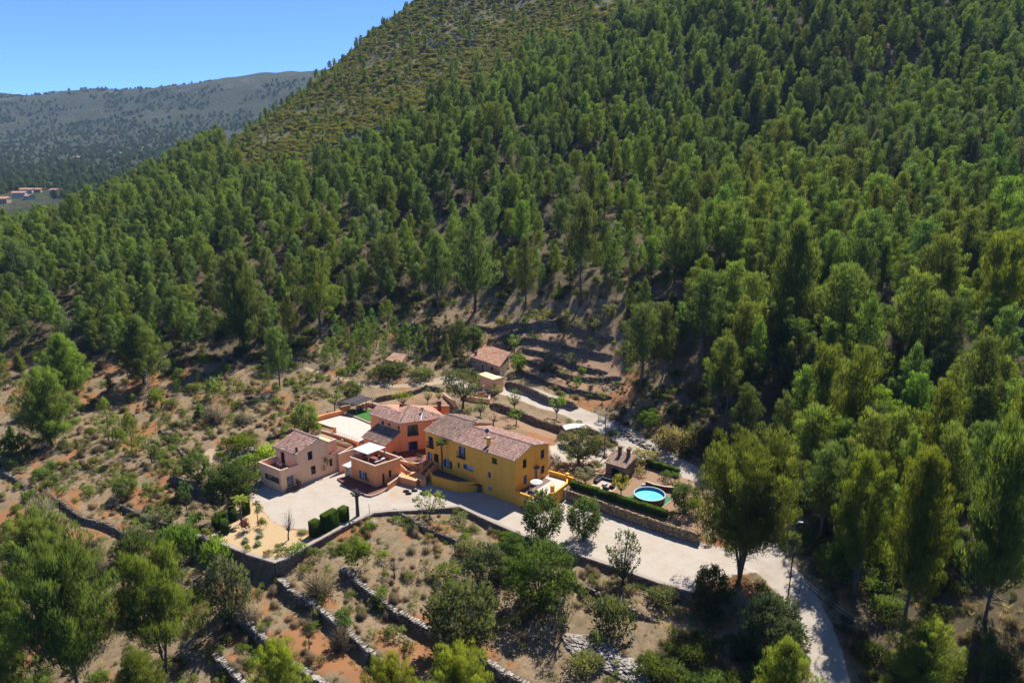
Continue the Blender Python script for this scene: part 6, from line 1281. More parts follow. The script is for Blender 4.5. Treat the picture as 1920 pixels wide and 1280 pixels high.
agave(460, 1016, 20, .05, 'blue grey agave alone in the middle of the sandy garden'); agave(487, 1006, 20, .05, 'upper one of two blue grey agaves close together'); agave(483, 1022, 20, .05, 'lower one of two blue grey agaves close together', (.16, .20, .15))
# pollarded trunk
p, sw, sh = fit(671, 967, 922, 16, 0); e = empty('pollarded_tree', tuple(p), 'thick dark pollarded trunk with knobbly stubs on the drive', 'tree'); mb = MB(); mb.tube([(p.x, p.y, -.2), (p.x, p.y, sh * .5), (p.x, p.y, sh * .85)], [.36, .28, .32], 9); mb.build('trunk', M_BARK, e)
rr = random.Random(8)
for i in range(9):
    az = i * .7 + rr.random() * .3; l = rr.uniform(.6, 1.1); q = Vector((p.x + math.cos(az) * l, p.y + math.sin(az) * l, sh * rr.uniform(.9, 1.08))); mb = MB(); mb.tube([(p.x, p.y, sh * .8), q], [.2, .13], 6); mb.blob(tuple(q), (.22, .22, .2), 7, 5, .3); mb.build('stub', M_BARK, e)
# garden planting, leaning stakes, stones on the drive
for a in ((541, 1012, 952, 36, 'bare', (.2, .18, .10), 'bare_tree', 'bare vase shaped tree in the sandy garden', 'tree'),): 
    p, sw, sh = fit(*a[:4], 0); plant(a[6], a[4], tuple(p), sw, sh, .5, a[5], a[7], a[8])
for px, py, top, w, key, col, lab in ((459, 998, 968, 22, 'bush2', (.10, .035, .05), 'dark red leaved bush in the sandy garden'), (492, 990, 968, 20, 'bush2', (.10, .12, .025), 'green bush at the edge of the gravel drive'), (520, 1030, 1018, 16, 'bush0', (.11, .15, .025), 'small green bush at the garden wall corner'), (503, 1042, 1030, 22, 'bush1', (.13, .13, .04), 'yellowish ground plant at the garden wall corner'), (533, 1040, 1026, 30, 'bush1', (.075, .11, .03), 'low green plant along the garden wall'), (560, 1038, 1016, 36, 'bush2', (.085, .14, .03), 'bright green shrub hanging over the garden wall'), (563, 1016, 1008, 10, 'bush3', (.05, .085, .02), 'little round shrub in the sandy garden'), (462, 1034, 1020, 20, 'bush0', (.08, .10, .02), 'olive green shrub on the garden wall'), (567, 1000, 990, 26, 'drystub', (.16, .16, .08), 'straggly low plant between sand and gravel'), (390, 1004, 988, 26, 'bush0', (.14, .14, .05), 'pale green shrub at the left garden corner'), (401, 1016, 1003, 24, 'bush2', (.12, .14, .03), 'yellow green shrub hanging over the left garden wall'),
        (486, 957, 948, 18, 'bush1', (.10, .12, .025), 'low clipped shrub beside the house corner'), (602, 890, 858, 20, 'bush2', (.06, .075, .025), 'dark climbing plant on the wall of the pale house'), (609, 872, 850, 18, 'bush2', (.075, .09, .025), 'upper part of the creeper by the rear terrace'), (560, 917, 893, 12, 'bush2', (.06, .055, .04), 'dark potted shrub beside the entrance steps'), (695, 905, 886, 18, 'bush2', (.14, .13, .02), 'yellowish shrub on the red patio wall'), (636, 880, 864, 8, 'bush2', (.09, .11, .03), 'small creeper at the corner of the linking wall'), (723, 860, 852, 18, 'bush0', (.035, .04, .03), 'dark potted plants along the annex wall'), (738, 853, 846, 14, 'bush0', (.04, .05, .03), 'more dark potted plants along the annex wall'), (786, 862, 848, 14, 'bush2', (.045, .06, .025), 'leafy pot plant beside the courtyard door'), (722, 905, 895, 8, 'bush0', (.05, .07, .03), 'small pot plant at the brown wooden door'), (630, 842, 832, 10, 'bush0', (.12, .15, .02), 'yellow green pot plant on the rear terrace')):
    zz = {723: zc, 738: zc, 786: zc, 630: 3.5, 609: 2.0}.get(px, 0 if py < 900 or px > 480 else 0); key = 'dry2' if key == 'drystub' else key
    p, sw, sh = fit(px, py, top, w, .3 if px in (695, 722) else zz); plant('garden_plant', key, tuple(p), sw, sh, random.uniform(0, 6), col, lab, 'plant')
for i, (x, y) in enumerate(((761.5, 921.5), (766, 926), (777.5, 920.5))):
    p = at(x, y, 0); mb = MB(); mb.blob((p.x, p.y, .16), (.62, .34, .24), 9, 6, .25); o = mb.build('dark_boulder', M_DARK); tag(o, ('dark boulder on the drive, nearest the orange stair block', 'largest dark boulder, in the middle of three on the drive', 'dark boulder on the drive, nearest the yellow planter')[i], 'stone')
for px, py, top, lab in ((693, 966, 944, 'thin pale post standing on the end of the garden wall'),): pole(px, py, top, .06, lab, 'post', m=M_METAL)
# far houses in the valley
VILLAGE = []
M_WALLW = mat('white_house_wall', (.72, .66, .58), (.64, .56, .48), .3, .9, 0); M_WALLO = mat('ochre_house_wall', (.58, .40, .26), None, .3, .9, 0)
def farhouse(px, py, t, w, d, h, an, wall, label):
    p = at_t(px, py, t); gzv = fgz_(p.x, p.y); p.z = gzv - .5; VILLAGE.append((p.x, p.y)); e = empty('village_house', tuple(p), label, 'house'); mb = MB(); mb.box((p.x, p.y, p.z), (w, d, h), an); mb.build('wall', wall, e)
    c, s = math.cos(R(an)), math.sin(R(an)); Q = lambda x, y, z: Vector((p.x + x * c - y * s, p.y + x * s + y * c, p.z + z)); mb = MB(); W_, D_ = w / 2 + .5, d / 2 + .5; mb.quad(Q(-W_, -D_, h), Q(W_, -D_, h), Q(W_, 0, h + d * .22), Q(-W_, 0, h + d * .22)); mb.quad(Q(W_, D_, h), Q(-W_, D_, h), Q(-W_, 0, h + d * .22), Q(W_, 0, h + d * .22)); mb.quad(Q(-W_, D_, h), Q(-W_, -D_, h), Q(-W_, 0, h + d * .22)); mb.quad(Q(W_, -D_, h), Q(W_, D_, h), Q(W_, 0, h + d * .22)); mb.build('roof', M_ROOFC, e)
    for i in range(3):
        mb = MB(); q = Q(-w * .3 + w * .3 * i, -d / 2 - .02, h * .4); mb.box(tuple(q), (1.2, .1, 1.4), an); mb.build('window', M_GLASS, e)
def fgz_(x, y):
    h = FBVH.ray_cast(Vector((x, y, 2000)), Vector((0, 0, -1))); return h[0].z if h[0] is not None else 0
for a in ((38, 372, 760, 12, 8, 5, 20, M_WALLW, 'white village house with several wings in the valley'), (56, 373, 745, 9, 7, 4, -30, M_WALLW, 'small white village house right of the winged one'), (52, 360, 800, 14, 8, 5, 5, M_WALLW, 'red roofed village house behind the white ones'), (70, 358, 805, 8, 7, 4, 20, M_WALLO, 'ochre village house right of the red roofed one'),
          (104, 362, 790, 10, 8, 6, -15, M_WALLW, 'white and red village house at the right of the hamlet'), (6, 394, 700, 14, 10, 5, 10, M_WALLO, 'large ochre village house at the left edge of the photo'), (12, 384, 720, 8, 6, 4, 0, M_WALLO, 'small house above the ochre one at the left edge'), (146, 290, 1450, 18, 9, 5, 10, M_WALLW, 'lonely long white house on the far slope'), (230, 283, 1500, 9, 8, 6, 30, M_WALLW, 'small white house highest on the far slope')): farhouse(*a)
# the air
hb = MB(); hb.box((-1200, 1500, -45), (5600, 5200, 45 + 470), 0)
hm, nt, N, L = newmat('air'); o_ = N('ShaderNodeOutputMaterial'); vp = N('ShaderNodeVolumePrincipled'); vp.inputs['Density'].default_value = .00006; vp.inputs['Color'].default_value = (.45, .66, 1, 1); vp.inputs['Anisotropy'].default_value = .1; L(vp.outputs[0], o_.inputs['Volume'])
hz_ = hb.build('haze', hm); hz_['kind'] = 'stuff'
# ------------------------------------------------------------------ woods and scrub
HPINE = [  # px, base row, top row, width, kind, colour, label
    (1385, 1082, 846, 244, 'spread', PINE, 'huge spreading pine with several trunks beside the drive'),
    (1598, 1118, 858, 118, 'tall0', PINEY, 'tall bright pine with two thin trunks right of the utility poles'),
    (1694, 1182, 862, 108, 'tall1', PINEY, 'tall pine whose bare twin trunk stands above the ochre bank right of the track'),
    (1848, 1165, 826, 205, 'full2', PINE, 'largest dark broad pine at the right edge of the photo'),
    (1552, 902, 668, 150, 'full2', PINEY, 'broad pale green pine in front of the hillside wood'),
    (1640, 850, 735, 90, 'pine6', PINEY, 'slender pine right behind the broad pale green pine'),
    (1345, 775, 634, 82, 'pine2', PINE, 'grey green pine above the dark gully right of the dirt road'),
    (1202, 728, 578, 92, 'pine5', PINEB, 'lone pine with a clear trunk right of the terraced plots'),
    (1242, 706, 575, 44, 'pine4', PINEB, 'slim pine standing behind the lone pine by the plots'),
    (1420, 700, 576, 62, 'pine1', PINEY, 'yellow green pine with a visible trunk above the gully'),
    (1480, 655, 424, 132, 'full1', PINE, 'tall dense pine towering over its neighbours in the middle of the slope'),
    (97, 836, 706, 108, 'full0', PINE, 'round pine with a short trunk above the dark shadow at the left'),
    (130, 748, 630, 100, 'full1', PINE, 'broad conical pine on the dry clearing at the left'),
    (270, 722, 596, 112, 'full1', PINEB, 'wide conical pine with a grey dead tree at its foot'),
    (525, 728, 620, 54, 'pine5', PINEB, 'small upright pine alone beside the footpath'),
    (206, 828, 750, 58, 'young0', PINE, 'young grey green pine left of the conical young pine'),
    (250, 852, 776, 46, 'young0', PINEY, 'young conical pine with a bright green tip'),
    (458, 655, 490, 92, 'full0', PINEB, 'dense round headed pine at the edge of the wood'),
    (355, 610, 538, 58, 'pine5', PINE, 'dark round topped pine standing in the wood edge'),
    (600, 632, 470, 84, 'pine1', PINE, 'tall dark pine at the wood edge above the footpath'),
    (890, 585, 400, 100, 'pine0', PINEB, 'tall dark pine behind the topmost terrace wall'),
    (1088, 570, 385, 88, 'pine6', PINEB, 'thin crowned pine with a long visible trunk behind the terraces'),
    (985, 580, 446, 62, 'pine1', PINEB, 'pointed pine in front of the shaded terraces'),
    (1135, 560, 445, 42, 'young1', PINEB, 'narrow young pine in the shade behind the terraces'),
    (730, 545, 445, 74, 'pine5', PINEB, 'pale rounded pine left of the tall dark pines'),
    (820, 585, 440, 76, 'pine2', PINEB, 'grey green pine just left of the tall dark pine'),
    (90, 1150, 992, 135, 'round0', PINE, 'round green pine in the lower left behind the foreground pines'),
    (150, 1320, 1066, 205, 'round0', (.072, .118, .026), 'big dark green pine filling the lower left corner'),
    (312, 1262, 1040, 172, 'round1', (.092, .142, .024), 'light yellow green pine with a leaning trunk in the lower left'),
    (20, 1225, 1090, 110, 'full1', PINEY, 'pale pine cut by the left edge of the photo'),
    (18, 1345, 1218, 120, 'full0', PINE, 'pine top in the bottom left corner'),
    (272, 1370, 1228, 125, 'full1', (.1, .13, .025), 'bright pine top at the bottom left beside a dark trunk'),
    (530, 1375, 1222, 118, 'full0', (.15, .18, .024), 'vivid lime green pine top between two terrace walls at the bottom edge'),
    (735, 1390, 1247, 112, 'full0', (.15, .18, .024), 'small lime green pine top at the middle of the bottom edge'),
    (860, 1400, 1240, 165, 'full0', (.15, .18, .024), 'wide lime green pine top right of the middle of the bottom edge'),
    (1462, 1370, 1205, 130, 'full1', (.13, .16, .025), 'bright pine top left of the concrete track'),
    (1716, 1330, 1180, 138, 'full0', (.125, .155, .025), 'bright yellow green pine top at the bottom right'),
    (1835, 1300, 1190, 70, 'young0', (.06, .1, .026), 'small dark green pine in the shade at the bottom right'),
    (1630, 1010, 856, 76, 'pine5', PINEY, 'leafy pine between the twin trunked pine and the gully'),
    (1735, 960, 735, 100, 'pine6', PINEY, 'tall thin pine on the right slope above the big dark pine'),
    (1818, 850, 636, 90, 'pine7', PINE, 'open crowned pine with a straight trunk on the right slope'),
    (1895, 940, 720, 110, 'full1', PINEY, 'bushy bright pine at the right edge above the big dark pine'),
    (1610, 760, 560, 96, 'pine0', PINE, 'pine with spreading boughs in the middle of the right slope'),
    (1700, 720, 520, 96, 'pine7', PINE, 'twin stemmed pine with bare grey lower boughs on the right slope'),
    (1860, 640, 450, 116, 'full2', PINEY, 'broad flat topped pine on the right slope'),
    (1400, 560, 450, 78, 'pine3', PINE, 'dark rough pine left of the towering dense pine'),
    (1315, 570, 480, 64, 'pine2', PINEY, 'light green pine at the edge of the shaded terraces'),
]
n_pine = 0
def setpine(px, py, top, w, key, col, label, group=None):
    p, sw, sh = fit(px, py, top, w); HAND.append((p.x, p.y, sw * .42))
    plant('pine_tree', key, (p.x, p.y, p.z - .1), sw, sh, random.uniform(0, 6.28), [q * random.uniform(.92, 1.08) for q in col], label, 'pine tree', group)
for a in HPINE: setpine(*a); n_pine += 1
HTREE = [  # px, base, top, width, kind, colour, name, label, category
    (438, 955, 870, 94, 'carob', DARK, 'evergreen_tree', 'dark round tree beside the sandy garden left of the pale house', 'tree'),
    (405, 908, 868, 44, 'fruit0', (.09, .12, .04), 'fruit_tree', 'small green tree behind the dark round tree', 'tree'),
    (573, 812, 752, 56, 'bushy', (.11, .15, .04), 'fruit_tree', 'leafy light green tree behind the pale house', 'tree'),
    (868, 765, 690, 80, 'olive0', (.075, .09, .04), 'olive_tree', 'old grey green olive tree in front of the small stone hut', 'olive tree'),
    (1085, 872, 803, 92, 'olive1', (.065, .085, .034), 'olive_tree', 'large olive tree on the earth bank beside the parking', 'olive tree'),
    (1098, 908, 874, 44, 'olive1', SILVER, 'olive_tree', 'small silvery olive tree near the black garden sofas', 'olive tree'),
    (1164, 934, 886, 36, 'fruit0', YEL, 'small_tree', 'little yellow green tree in front of the barbecue house', 'tree'),
    (1018, 1012, 922, 88, 'bushy', (.055, .085, .028), 'evergreen_tree', 'left one of the two bushy trees growing on the lower drive', 'tree'),
    (1094, 1010, 928, 72, 'bushy', (.062, .095, .03), 'evergreen_tree', 'right one of the two bushy trees growing on the lower drive', 'tree'),
    (1168, 1096, 988, 70, 'upright', (.06, .085, .03), 'evergreen_tree', 'upright loose tree rooted at the foot of the drive wall', 'tree'),
    (806, 972, 924, 76, 'fig', (.13, .17, .04), 'fig_tree', 'sparse fig tree with pale stems leaning over the drive wall', 'fig tree'),
    (886, 670, 610, 50, 'carob', (.055, .085, .028), 'evergreen_tree', 'dense dark tree just behind the small stone hut', 'tree'),
    (965, 662, 624, 28, 'fruit0', (.11, .19, .03), 'fruit_tree', 'bright green fruit tree on the fourth terrace', 'fruit tree'),
    (972, 698, 662, 34, 'bushy', (.11, .19, .03), 'fruit_tree', 'bushy bright green tree touching the right side of the stone hut', 'fruit tree'),
    (1010, 616, 577, 44, 'fruit0', (.12, .15, .03), 'fruit_tree', 'yellow green tree on the topmost terrace', 'fruit tree'),
    (980, 618, 588, 28, 'sparse', (.08, .12, .035), 'fruit_tree', 'thin green tree left of the yellow green tree', 'fruit tree'),
    (1056, 634, 588, 34, 'olive0', (.10, .115, .07), 'olive_tree', 'upright grey olive tree on the upper terraces', 'olive tree'),
    (1112, 628, 588, 42, 'olive1', (.10, .115, .07), 'olive_tree', 'round grey olive tree, middle one of the upper terraces', 'olive tree'),
    (1140, 604, 568, 38, 'olive0', (.10, .112, .068), 'olive_tree', 'grey olive tree highest up at the shaded wood edge', 'olive tree'),
    (1086, 618, 600, 20, 'olive1', (.10, .112, .068), 'olive_tree', 'smallest grey olive between the two bigger ones', 'olive tree'),
    (1055, 662, 631, 16, 'sparse', (.10, .17, .04), 'fruit_tree', 'slim sapling below the upright grey olive', 'fruit tree'),
    (1106, 656, 631, 18, 'sparse', (.10, .16, .05), 'fruit_tree', 'pale slim sapling below the round grey olive', 'fruit tree'),
    (1025, 703, 659, 28, 'sparse', (.10, .17, .03), 'fruit_tree', 'light green young tree right of the bushy bright tree', 'fruit tree'),
    (1072, 690, 659, 26, 'sparse', (.08, .12, .03), 'fruit_tree', 'open green tree in the middle of the lower terraces', 'fruit tree'),
    (1054, 713, 690, 22, 'fruit1', (.09, .14, .03), 'fruit_tree', 'low dark green fruit tree above the road terrace', 'fruit tree'),
    (1082, 739, 702, 19, 'fruit0', (.09, .17, .03), 'fruit_tree', 'green tree with a bare stem by the end of the road wall', 'fruit tree'),
    (1107, 739, 703, 26, 'almond', (.12, .13, .06), 'fruit_tree', 'brownish thin tree next to the green tree at the road wall', 'fruit tree'),
    (1129, 757, 735, 22, 'fruit1', (.09, .16, .03), 'fruit_tree', 'small bright tree at the bend below the road wall', 'fruit tree'),
    (965, 768, 727, 34, 'sparse', (.13, .17, .06), 'fruit_tree', 'pale almond tree between drive verge and dirt road', 'fruit tree'),
    (968, 796, 764, 34, 'fruit0', (.10, .17, .03), 'fruit_tree', 'green orchard tree behind the yellow house', 'fruit tree'),
    (1044, 784, 741, 40, 'fig', (.13, .21, .04), 'fig_tree', 'bright leafed tree on the verge above the long stone wall', 'fig tree'),
    (901, 780, 743, 30, 'sparse', (.11, .17, .03), 'fruit_tree', 'light green tree against the beige garden wall', 'fruit tree'),
    (928, 742, 720, 28, 'fruit1', (.13, .22, .02), 'fruit_tree', 'tiny flat topped bright tree beside the stone hut annex', 'fruit tree'),
    (756, 764, 733, 48, 'fig', (.16, .22, .02), 'fig_tree', 'wide lime green tree in the small orchard behind the orange house', 'fig tree'),
    (802, 756, 726, 22, 'sparse', (.10, .14, .04), 'fruit_tree', 'bent dark stemmed tree in the small orchard', 'fruit tree'),
    (823, 752, 728, 18, 'sparse', (.11, .18, .04), 'fruit_tree', 'slim green tree at the end of the curved orchard wall', 'fruit tree'),
    (925, 800, 768, 48, 'almond', (.17, .17, .09), 'fruit_tree', 'pale dry tree in the garden behind the yellow house', 'fruit tree'),
    (879, 783, 762, 20, 'fruit1', (.20, .24, .02), 'small_tree', 'yellow green shrub tree behind the yellow house roof', 'tree'),
    (285, 868, 820, 40, 'fruit0', (.09, .12, .03), 'fruit_tree', 'round almond like tree with a dark stem beside the diagonal wall', 'tree'),
    (350, 955, 903, 32, 'fruit0', (.07, .13, .035), 'fruit_tree', 'small green tree on the plot under the high stone wall', 'fruit tree'),
    (372, 905, 842, 56, 'bushy', (.08, .12, .035), 'evergreen_tree', 'round green tree above the high stone wall', 'tree'),
    (320, 985, 955, 30, 'sparse', (.12, .15, .06), 'fruit_tree', 'thin fruit tree at the left end of the plot', 'fruit tree'),
    (292, 1000, 950, 66, 'sparse', (.09, .12, .04), 'fruit_tree', 'wide thin tree below the left stone wall', 'fruit tree'),
    (237, 930, 893, 52, 'bushy', (.10, .14, .04), 'evergreen_tree', 'bright spreading small tree beside the left stone wall', 'tree'),
    (580, 1215, 1155, 36, 'almond', (.14, .14, .08), 'fruit_tree', 'bent almond tree with a dark stem on the red terrace', 'fruit tree'),
    (740, 1085, 1035, 44, 'almond', (.13, .14, .08), 'fruit_tree', 'grey half bare tree on the dry terrace below the drive', 'fruit tree'),
    (1030, 1210, 1150, 60, 'bare', (.2, .18, .12), 'fruit_tree', 'bare grey tree among the stones in the lower middle', 'fruit tree'),
    (1052, 1200, 1098, 58, 'sparse', (.075, .105, .035), 'evergreen_tree', 'thin dark tree right in front of the big green dome', 'tree'),
    (650, 1195, 1136, 42, 'fruit0', (.06, .10, .02), 'evergreen_tree', 'round green little tree with dry scrub at its foot', 'tree'),
    (866, 1225, 1082, 150, 'bushy', (.085, .10, .04), 'evergreen_tree', 'large loose grey green tree over a tangle of dry brush', 'tree'),
    (912, 1105, 1020, 92, 'bushy', (.06, .075, .035), 'evergreen_tree', 'dull dark tree left of the big green dome', 'tree'),
    (1012, 1135, 1022, 150, 'dome', (.055, .088, .020), 'evergreen_tree', 'broad dense green dome of a tree below the drive wall', 'tree'),
    (962, 1062, 1000, 66, 'carob', (.05, .078, .018), 'evergreen_tree', 'smaller rounded tree behind the left of the green dome', 'tree'),
    (434, 1165, 1042, 92, 'bushy', (.085, .10, .055), 'evergreen_tree', 'grey green thin tree in front of the sandy garden wall', 'tree'),
    (1330, 1130, 1060, 66, 'bushy', (.085, .115, .024), 'evergreen_tree', 'low bushy tree at the end of the drive wall', 'tree'),
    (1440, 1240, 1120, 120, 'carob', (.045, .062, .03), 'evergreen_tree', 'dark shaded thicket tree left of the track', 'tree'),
    (1240, 1240, 1215, 40, 'sparse', (.09, .10, .05), 'evergreen_tree', 'small grey tree right of the pile of grey stones', 'tree'),
    (1570, 1090, 1020, 90, 'carob', (.075, .12, .025), 'evergreen_tree', 'bright bush like tree right of the utility poles', 'tree'),
    (1215, 800, 770, 50, 'bushy', (.085, .15, .03), 'evergreen_tree', 'bright green young tree at the stony gully', 'tree'),
    (1285, 960, 905, 62, 'bushy', (.055, .085, .03), 'evergreen_tree', 'dark green tree between the round pool and the big pine', 'tree'),
    (660, 750, 712, 44, 'bushy', (.07, .10, .03), 'evergreen_tree', 'leafy tree next to the thatched pergola', 'tree'),
    (628, 770, 730, 34, 'fruit0', (.09, .14, .03), 'fruit_tree', 'small round tree left of the thatched pergola', 'tree'),
]
def settree(px, py, top, w, key, col, name, label, cat, group=None):
    p, sw, sh = fit(px, py, top, w); HAND.append((p.x, p.y, sw * .4))
    plant(name, key, (p.x, p.y, p.z - .05), sw, sh, random.uniform(0, 6.28), [q * random.uniform(.95, 1.05) for q in col], label, cat, group)
for a in HTREE: settree(*a)
HBUSH = [
    (498, 872, 828, 50, 'bush2', LIME, 'vivid lime green shrub against the pale house'), (470, 885, 850, 48, 'bush0', (.10, .17, .02), 'green shrub left of the vivid lime shrub'), (455, 842, 815, 62, 'wide', (.085, .12, .02), 'wide green shrub on the bank behind the lime shrub'),
    (487, 905, 880, 30, 'bush0', (.08, .14, .02), 'green shrub at the corner of the pale house'), (592, 812, 792, 28, 'bush0', (.12, .2, .02), 'bright shrub below the gravel terrace corner'), (440, 900, 855, 40, 'bush2', (.06, .10, .025), 'shaded shrub behind the dark round tree'),
    (675, 1064, 1004, 58, 'bush2', (.085, .14, .02), 'round bright green bush on the dry terrace below the garden wall'), (718, 1052, 1030, 30, 'bush0', (.14, .18, .03), 'yellow green bush beside the round bright bush'), (340, 1050, 985, 80, 'wide', (.07, .12, .022), 'dense green thicket left of the sandy garden'),
    (405, 1075, 1000, 70, 'bush2', (.09, .15, .022), 'bright green shrub climbing at the garden wall'), (250, 1050, 1000, 80, 'wide', (.045, .062, .02), 'very dark bush above the pale foreground pine'), (370, 990, 960, 46, 'bush0', (.08, .15, .03), 'green shrub at the start of the garden wall'),
    (180, 1095, 1080, 60, 'bush1', DARK, 'dark low bush between the foreground pines'), (20, 860, 808, 62, 'bush2', (.06, .10, .02), 'round dark green bush at the left edge'), (220, 830, 800, 40, 'bush0', (.07, .11, .02), 'green bush beside the young pine'), (292, 745, 726, 36, 'bush0', (.08, .13, .02), 'green bush right of the wide conical pine'),
    (380, 782, 755, 30, 'bush0', (.06, .11, .02), 'dark green round bush in the dry meadow'), (295, 760, 728, 32, 'bush2', (.09, .14, .02), 'bright bush below the dead grey tree'), (405, 745, 700, 40, 'bush2', (.09, .12, .03), 'tall light green bush in the dry meadow'), (440, 735, 705, 34, 'broom', (.11, .14, .04), 'soft feathery shrub in the dry meadow'),
    (840, 1080, 1050, 60, 'bush0', (.075, .10, .02), 'yellow green bush under the dry stone wall'), (1150, 1180, 1120, 80, 'wide', (.075, .09, .04), 'wide dull shrub below the drive wall'), (1265, 1120, 1105, 26, 'bush0', (.09, .15, .03), 'small green bush at the foot of the wall end'), (1218, 1120, 1100, 22, 'bush0', (.09, .14, .04), 'small light bush below the upright tree'),
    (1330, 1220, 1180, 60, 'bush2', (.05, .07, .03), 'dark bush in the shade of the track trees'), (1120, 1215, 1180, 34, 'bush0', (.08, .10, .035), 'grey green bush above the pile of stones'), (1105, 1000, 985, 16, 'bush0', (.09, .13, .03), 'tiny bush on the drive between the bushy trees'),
    (1272, 925, 900, 30, 'bush2', (.07, .11, .03), 'green bush at the pool garden corner'), (1262, 972, 955, 18, 'broom', (.10, .14, .03), 'little conifer bush at the end of the hedge'), (1120, 822, 805, 10, 'bush0', DARK, 'clipped shrub on the verge by the pole'), (1150, 818, 804, 26, 'bush1', (.07, .085, .025), 'round dull shrub on the verge at the road fork'),
    (1205, 870, 835, 60, 'bush2', (.15, .13, .06), 'tan shrub right of the road fork'), (1260, 840, 800, 70, 'wide', (.14, .12, .065), 'dry shrub on the roadside bank'), (1310, 850, 810, 70, 'wide', (.09, .085, .035), 'brown green shrub on the roadside bank'), (1340, 700, 668, 60, 'bush2', (.05, .065, .025), 'dark shrub deep in the gully'),
    (1255, 900, 880, 40, 'bush1', (.06, .09, .03), 'dark creeping shrub behind the hedge by the road'), (640, 715, 688, 26, 'bush0', (.06, .10, .02), 'round dark bush above the footpath'), (665, 700, 680, 34, 'bush0', (.07, .12, .02), 'green bush on the slope above the footpath'), (600, 712, 700, 24, 'bush0', (.09, .13, .02), 'small bush beside the footpath'),
    (740, 705, 678, 60, 'wide', (.06, .08, .03), 'dark olive thicket right of the ruined hut'), (700, 712, 690, 40, 'bush2', (.07, .08, .04), 'dull thicket left in front of the ruined hut'), (795, 712, 690, 46, 'wide', (.085, .10, .04), 'grey green shrub above the end of the footpath'),
    (1160, 905, 890, 24, 'bush1', DARK, 'dark shrub at the barbecue house wall'), (1200, 890, 875, 28, 'bush1', (.13, .12, .06), 'straw coloured shrub by the pool hedge'), (1050, 880, 868, 22, 'bush1', (.10, .10, .03), 'low shrub on the earth bank by the terrace'),
    (80, 985, 925, 60, 'broom', (.15, .16, .11), 'silvery feathery shrub on the red earth'), (105, 1000, 960, 54, 'dry1', (.12, .09, .075), 'dark dry shrub below the silvery shrub'), (195, 1075, 1035, 60, 'dry1', (.13, .105, .095), 'grey dry shrub above the dark bush at the left'), (250, 1010, 985, 44, 'broom', (.14, .145, .10), 'pale grey shrub by the broken wall'),
    (600, 1110, 1065, 80, 'dry1', (.17, .14, .10), 'large dry brush below the garden corner'), (640, 1215, 1165, 60, 'dry1', (.15, .12, .10), 'grey dry brush beside the round little tree'), (470, 1160, 1120, 60, 'dry0', (.17, .14, .12), 'grey dry brush at the foot of the garden wall'),
    (850, 1235, 1170, 120, 'dry1', (.10, .075, .055), 'tangle of dark dry brush under the large loose tree'), (405, 790, 745, 60, 'dry1', (.19, .16, .14), 'pale dry brush in the meadow left of the houses'), (460, 790, 765, 50, 'dry0', (.19, .16, .14), 'second pale dry brush in the meadow'),
    (700, 985, 970, 30, 'dry0', (.3, .28, .26), 'whitish dry shrub under the drive wall'),
]
for px, py, top, w, key, col, label in HBUSH:
    p, sw, sh = fit(px, py, top, w); HAND.append((p.x, p.y, sw * .4))
    plant('shrub', key, (p.x, p.y, p.z - .05), sw, max(.4, sh), random.uniform(0, 6.28), col, label, 'shrub')
# the dead tree
p, sw, sh = fit(280, 742, 690, 26)
mb = MB(); rr = random.Random(5)
mb.tube([(0, 0, -.2), (0, 0, sh * .5), (.05, 0, sh)], [.12, .08, .02], 6)
for i in range(60):
    f = rr.uniform(.12, .97); az = rr.random() * 6.28; l = sw / 2 * (1.15 - f) * rr.uniform(.7, 1.2) + .2
    mb.tube([(0, 0, sh * f), (math.cos(az) * l, math.sin(az) * l, sh * f - rr.uniform(-.1, .4))], [.05, .015], 3, False)
o = mb.build('dead_tree', mat('dead_wood', (.42, .39, .38), (.33, .30, .29), bump=0), None, True); o.location = p
tag(o, 'grey leafless dead conifer at the foot of the wide conical pine', 'dead tree')

# ---- the wood itself: pines spread over the slope
def free(x, y, pad=0): return all((x - a) ** 2 + (y - b) ** 2 > (c + pad) ** 2 for a, b, c in HAND)
pts = []; cell = {}
def far_enough(x, y, d):
    i, j = int(x // 8), int(y // 8)
    for a in range(i - 1, i + 2):
        for b in range(j - 1, j + 2):
            for (u, v) in cell.get((a, b), ()):
                if (u - x) ** 2 + (v - y) ** 2 < d * d: return False
    return True
rr = random.Random(3)
cand = rng.uniform([-320, 90], [330, 640], (70000, 2)); chz = height(cand[:, 0], cand[:, 1], False)
cpx, cpy = proj(cand[:, 0], cand[:, 1], chz); fsd = poly_sd(cpx, cpy, FOREST); ssd = poly_sd(cpx, cpy, SCRUB); dn = fbm(cand[:, 0], cand[:, 1], 45, 77)
for (x, y), z, px, py, fd, s_, dnn in zip(cand, chz, cpx, cpy, fsd, ssd, dn):
    if px < -60 or px > 1990 or py < -60: continue
    inf = fd < 0 and s_ > 0
    if not inf:
        if s_ < 0 and rr.random() > max(.03, .5 * (1 + s_ / 70)): continue
        if s_ >= 0: continue
    t = y * cp - (z - CAM_Z) * sp
    dmin = 4.25 + 2.4 * max(0, dnn - .45) * 4
    if dmin > 7.2: dmin = 7.2
    if not inf: dmin = 9
    if not far_enough(x, y, dmin) or not free(x, y, 1.2): continue
    if 1215 < px < 1330 and 690 < py < 850: continue
    if 890 < px < 1180 and 568 < py < 605: continue
    z = gz(x, y); top = Vector((x, y, z + 9)); h = BVH.ray_cast(EYE, (top - EYE).normalized())
    if h[0] is not None and h[3] < (top - EYE).length - 4: continue
    cell.setdefault((int(x // 8), int(y // 8)), []).append((x, y)); pts.append((x, y, z, px, py, t, inf))
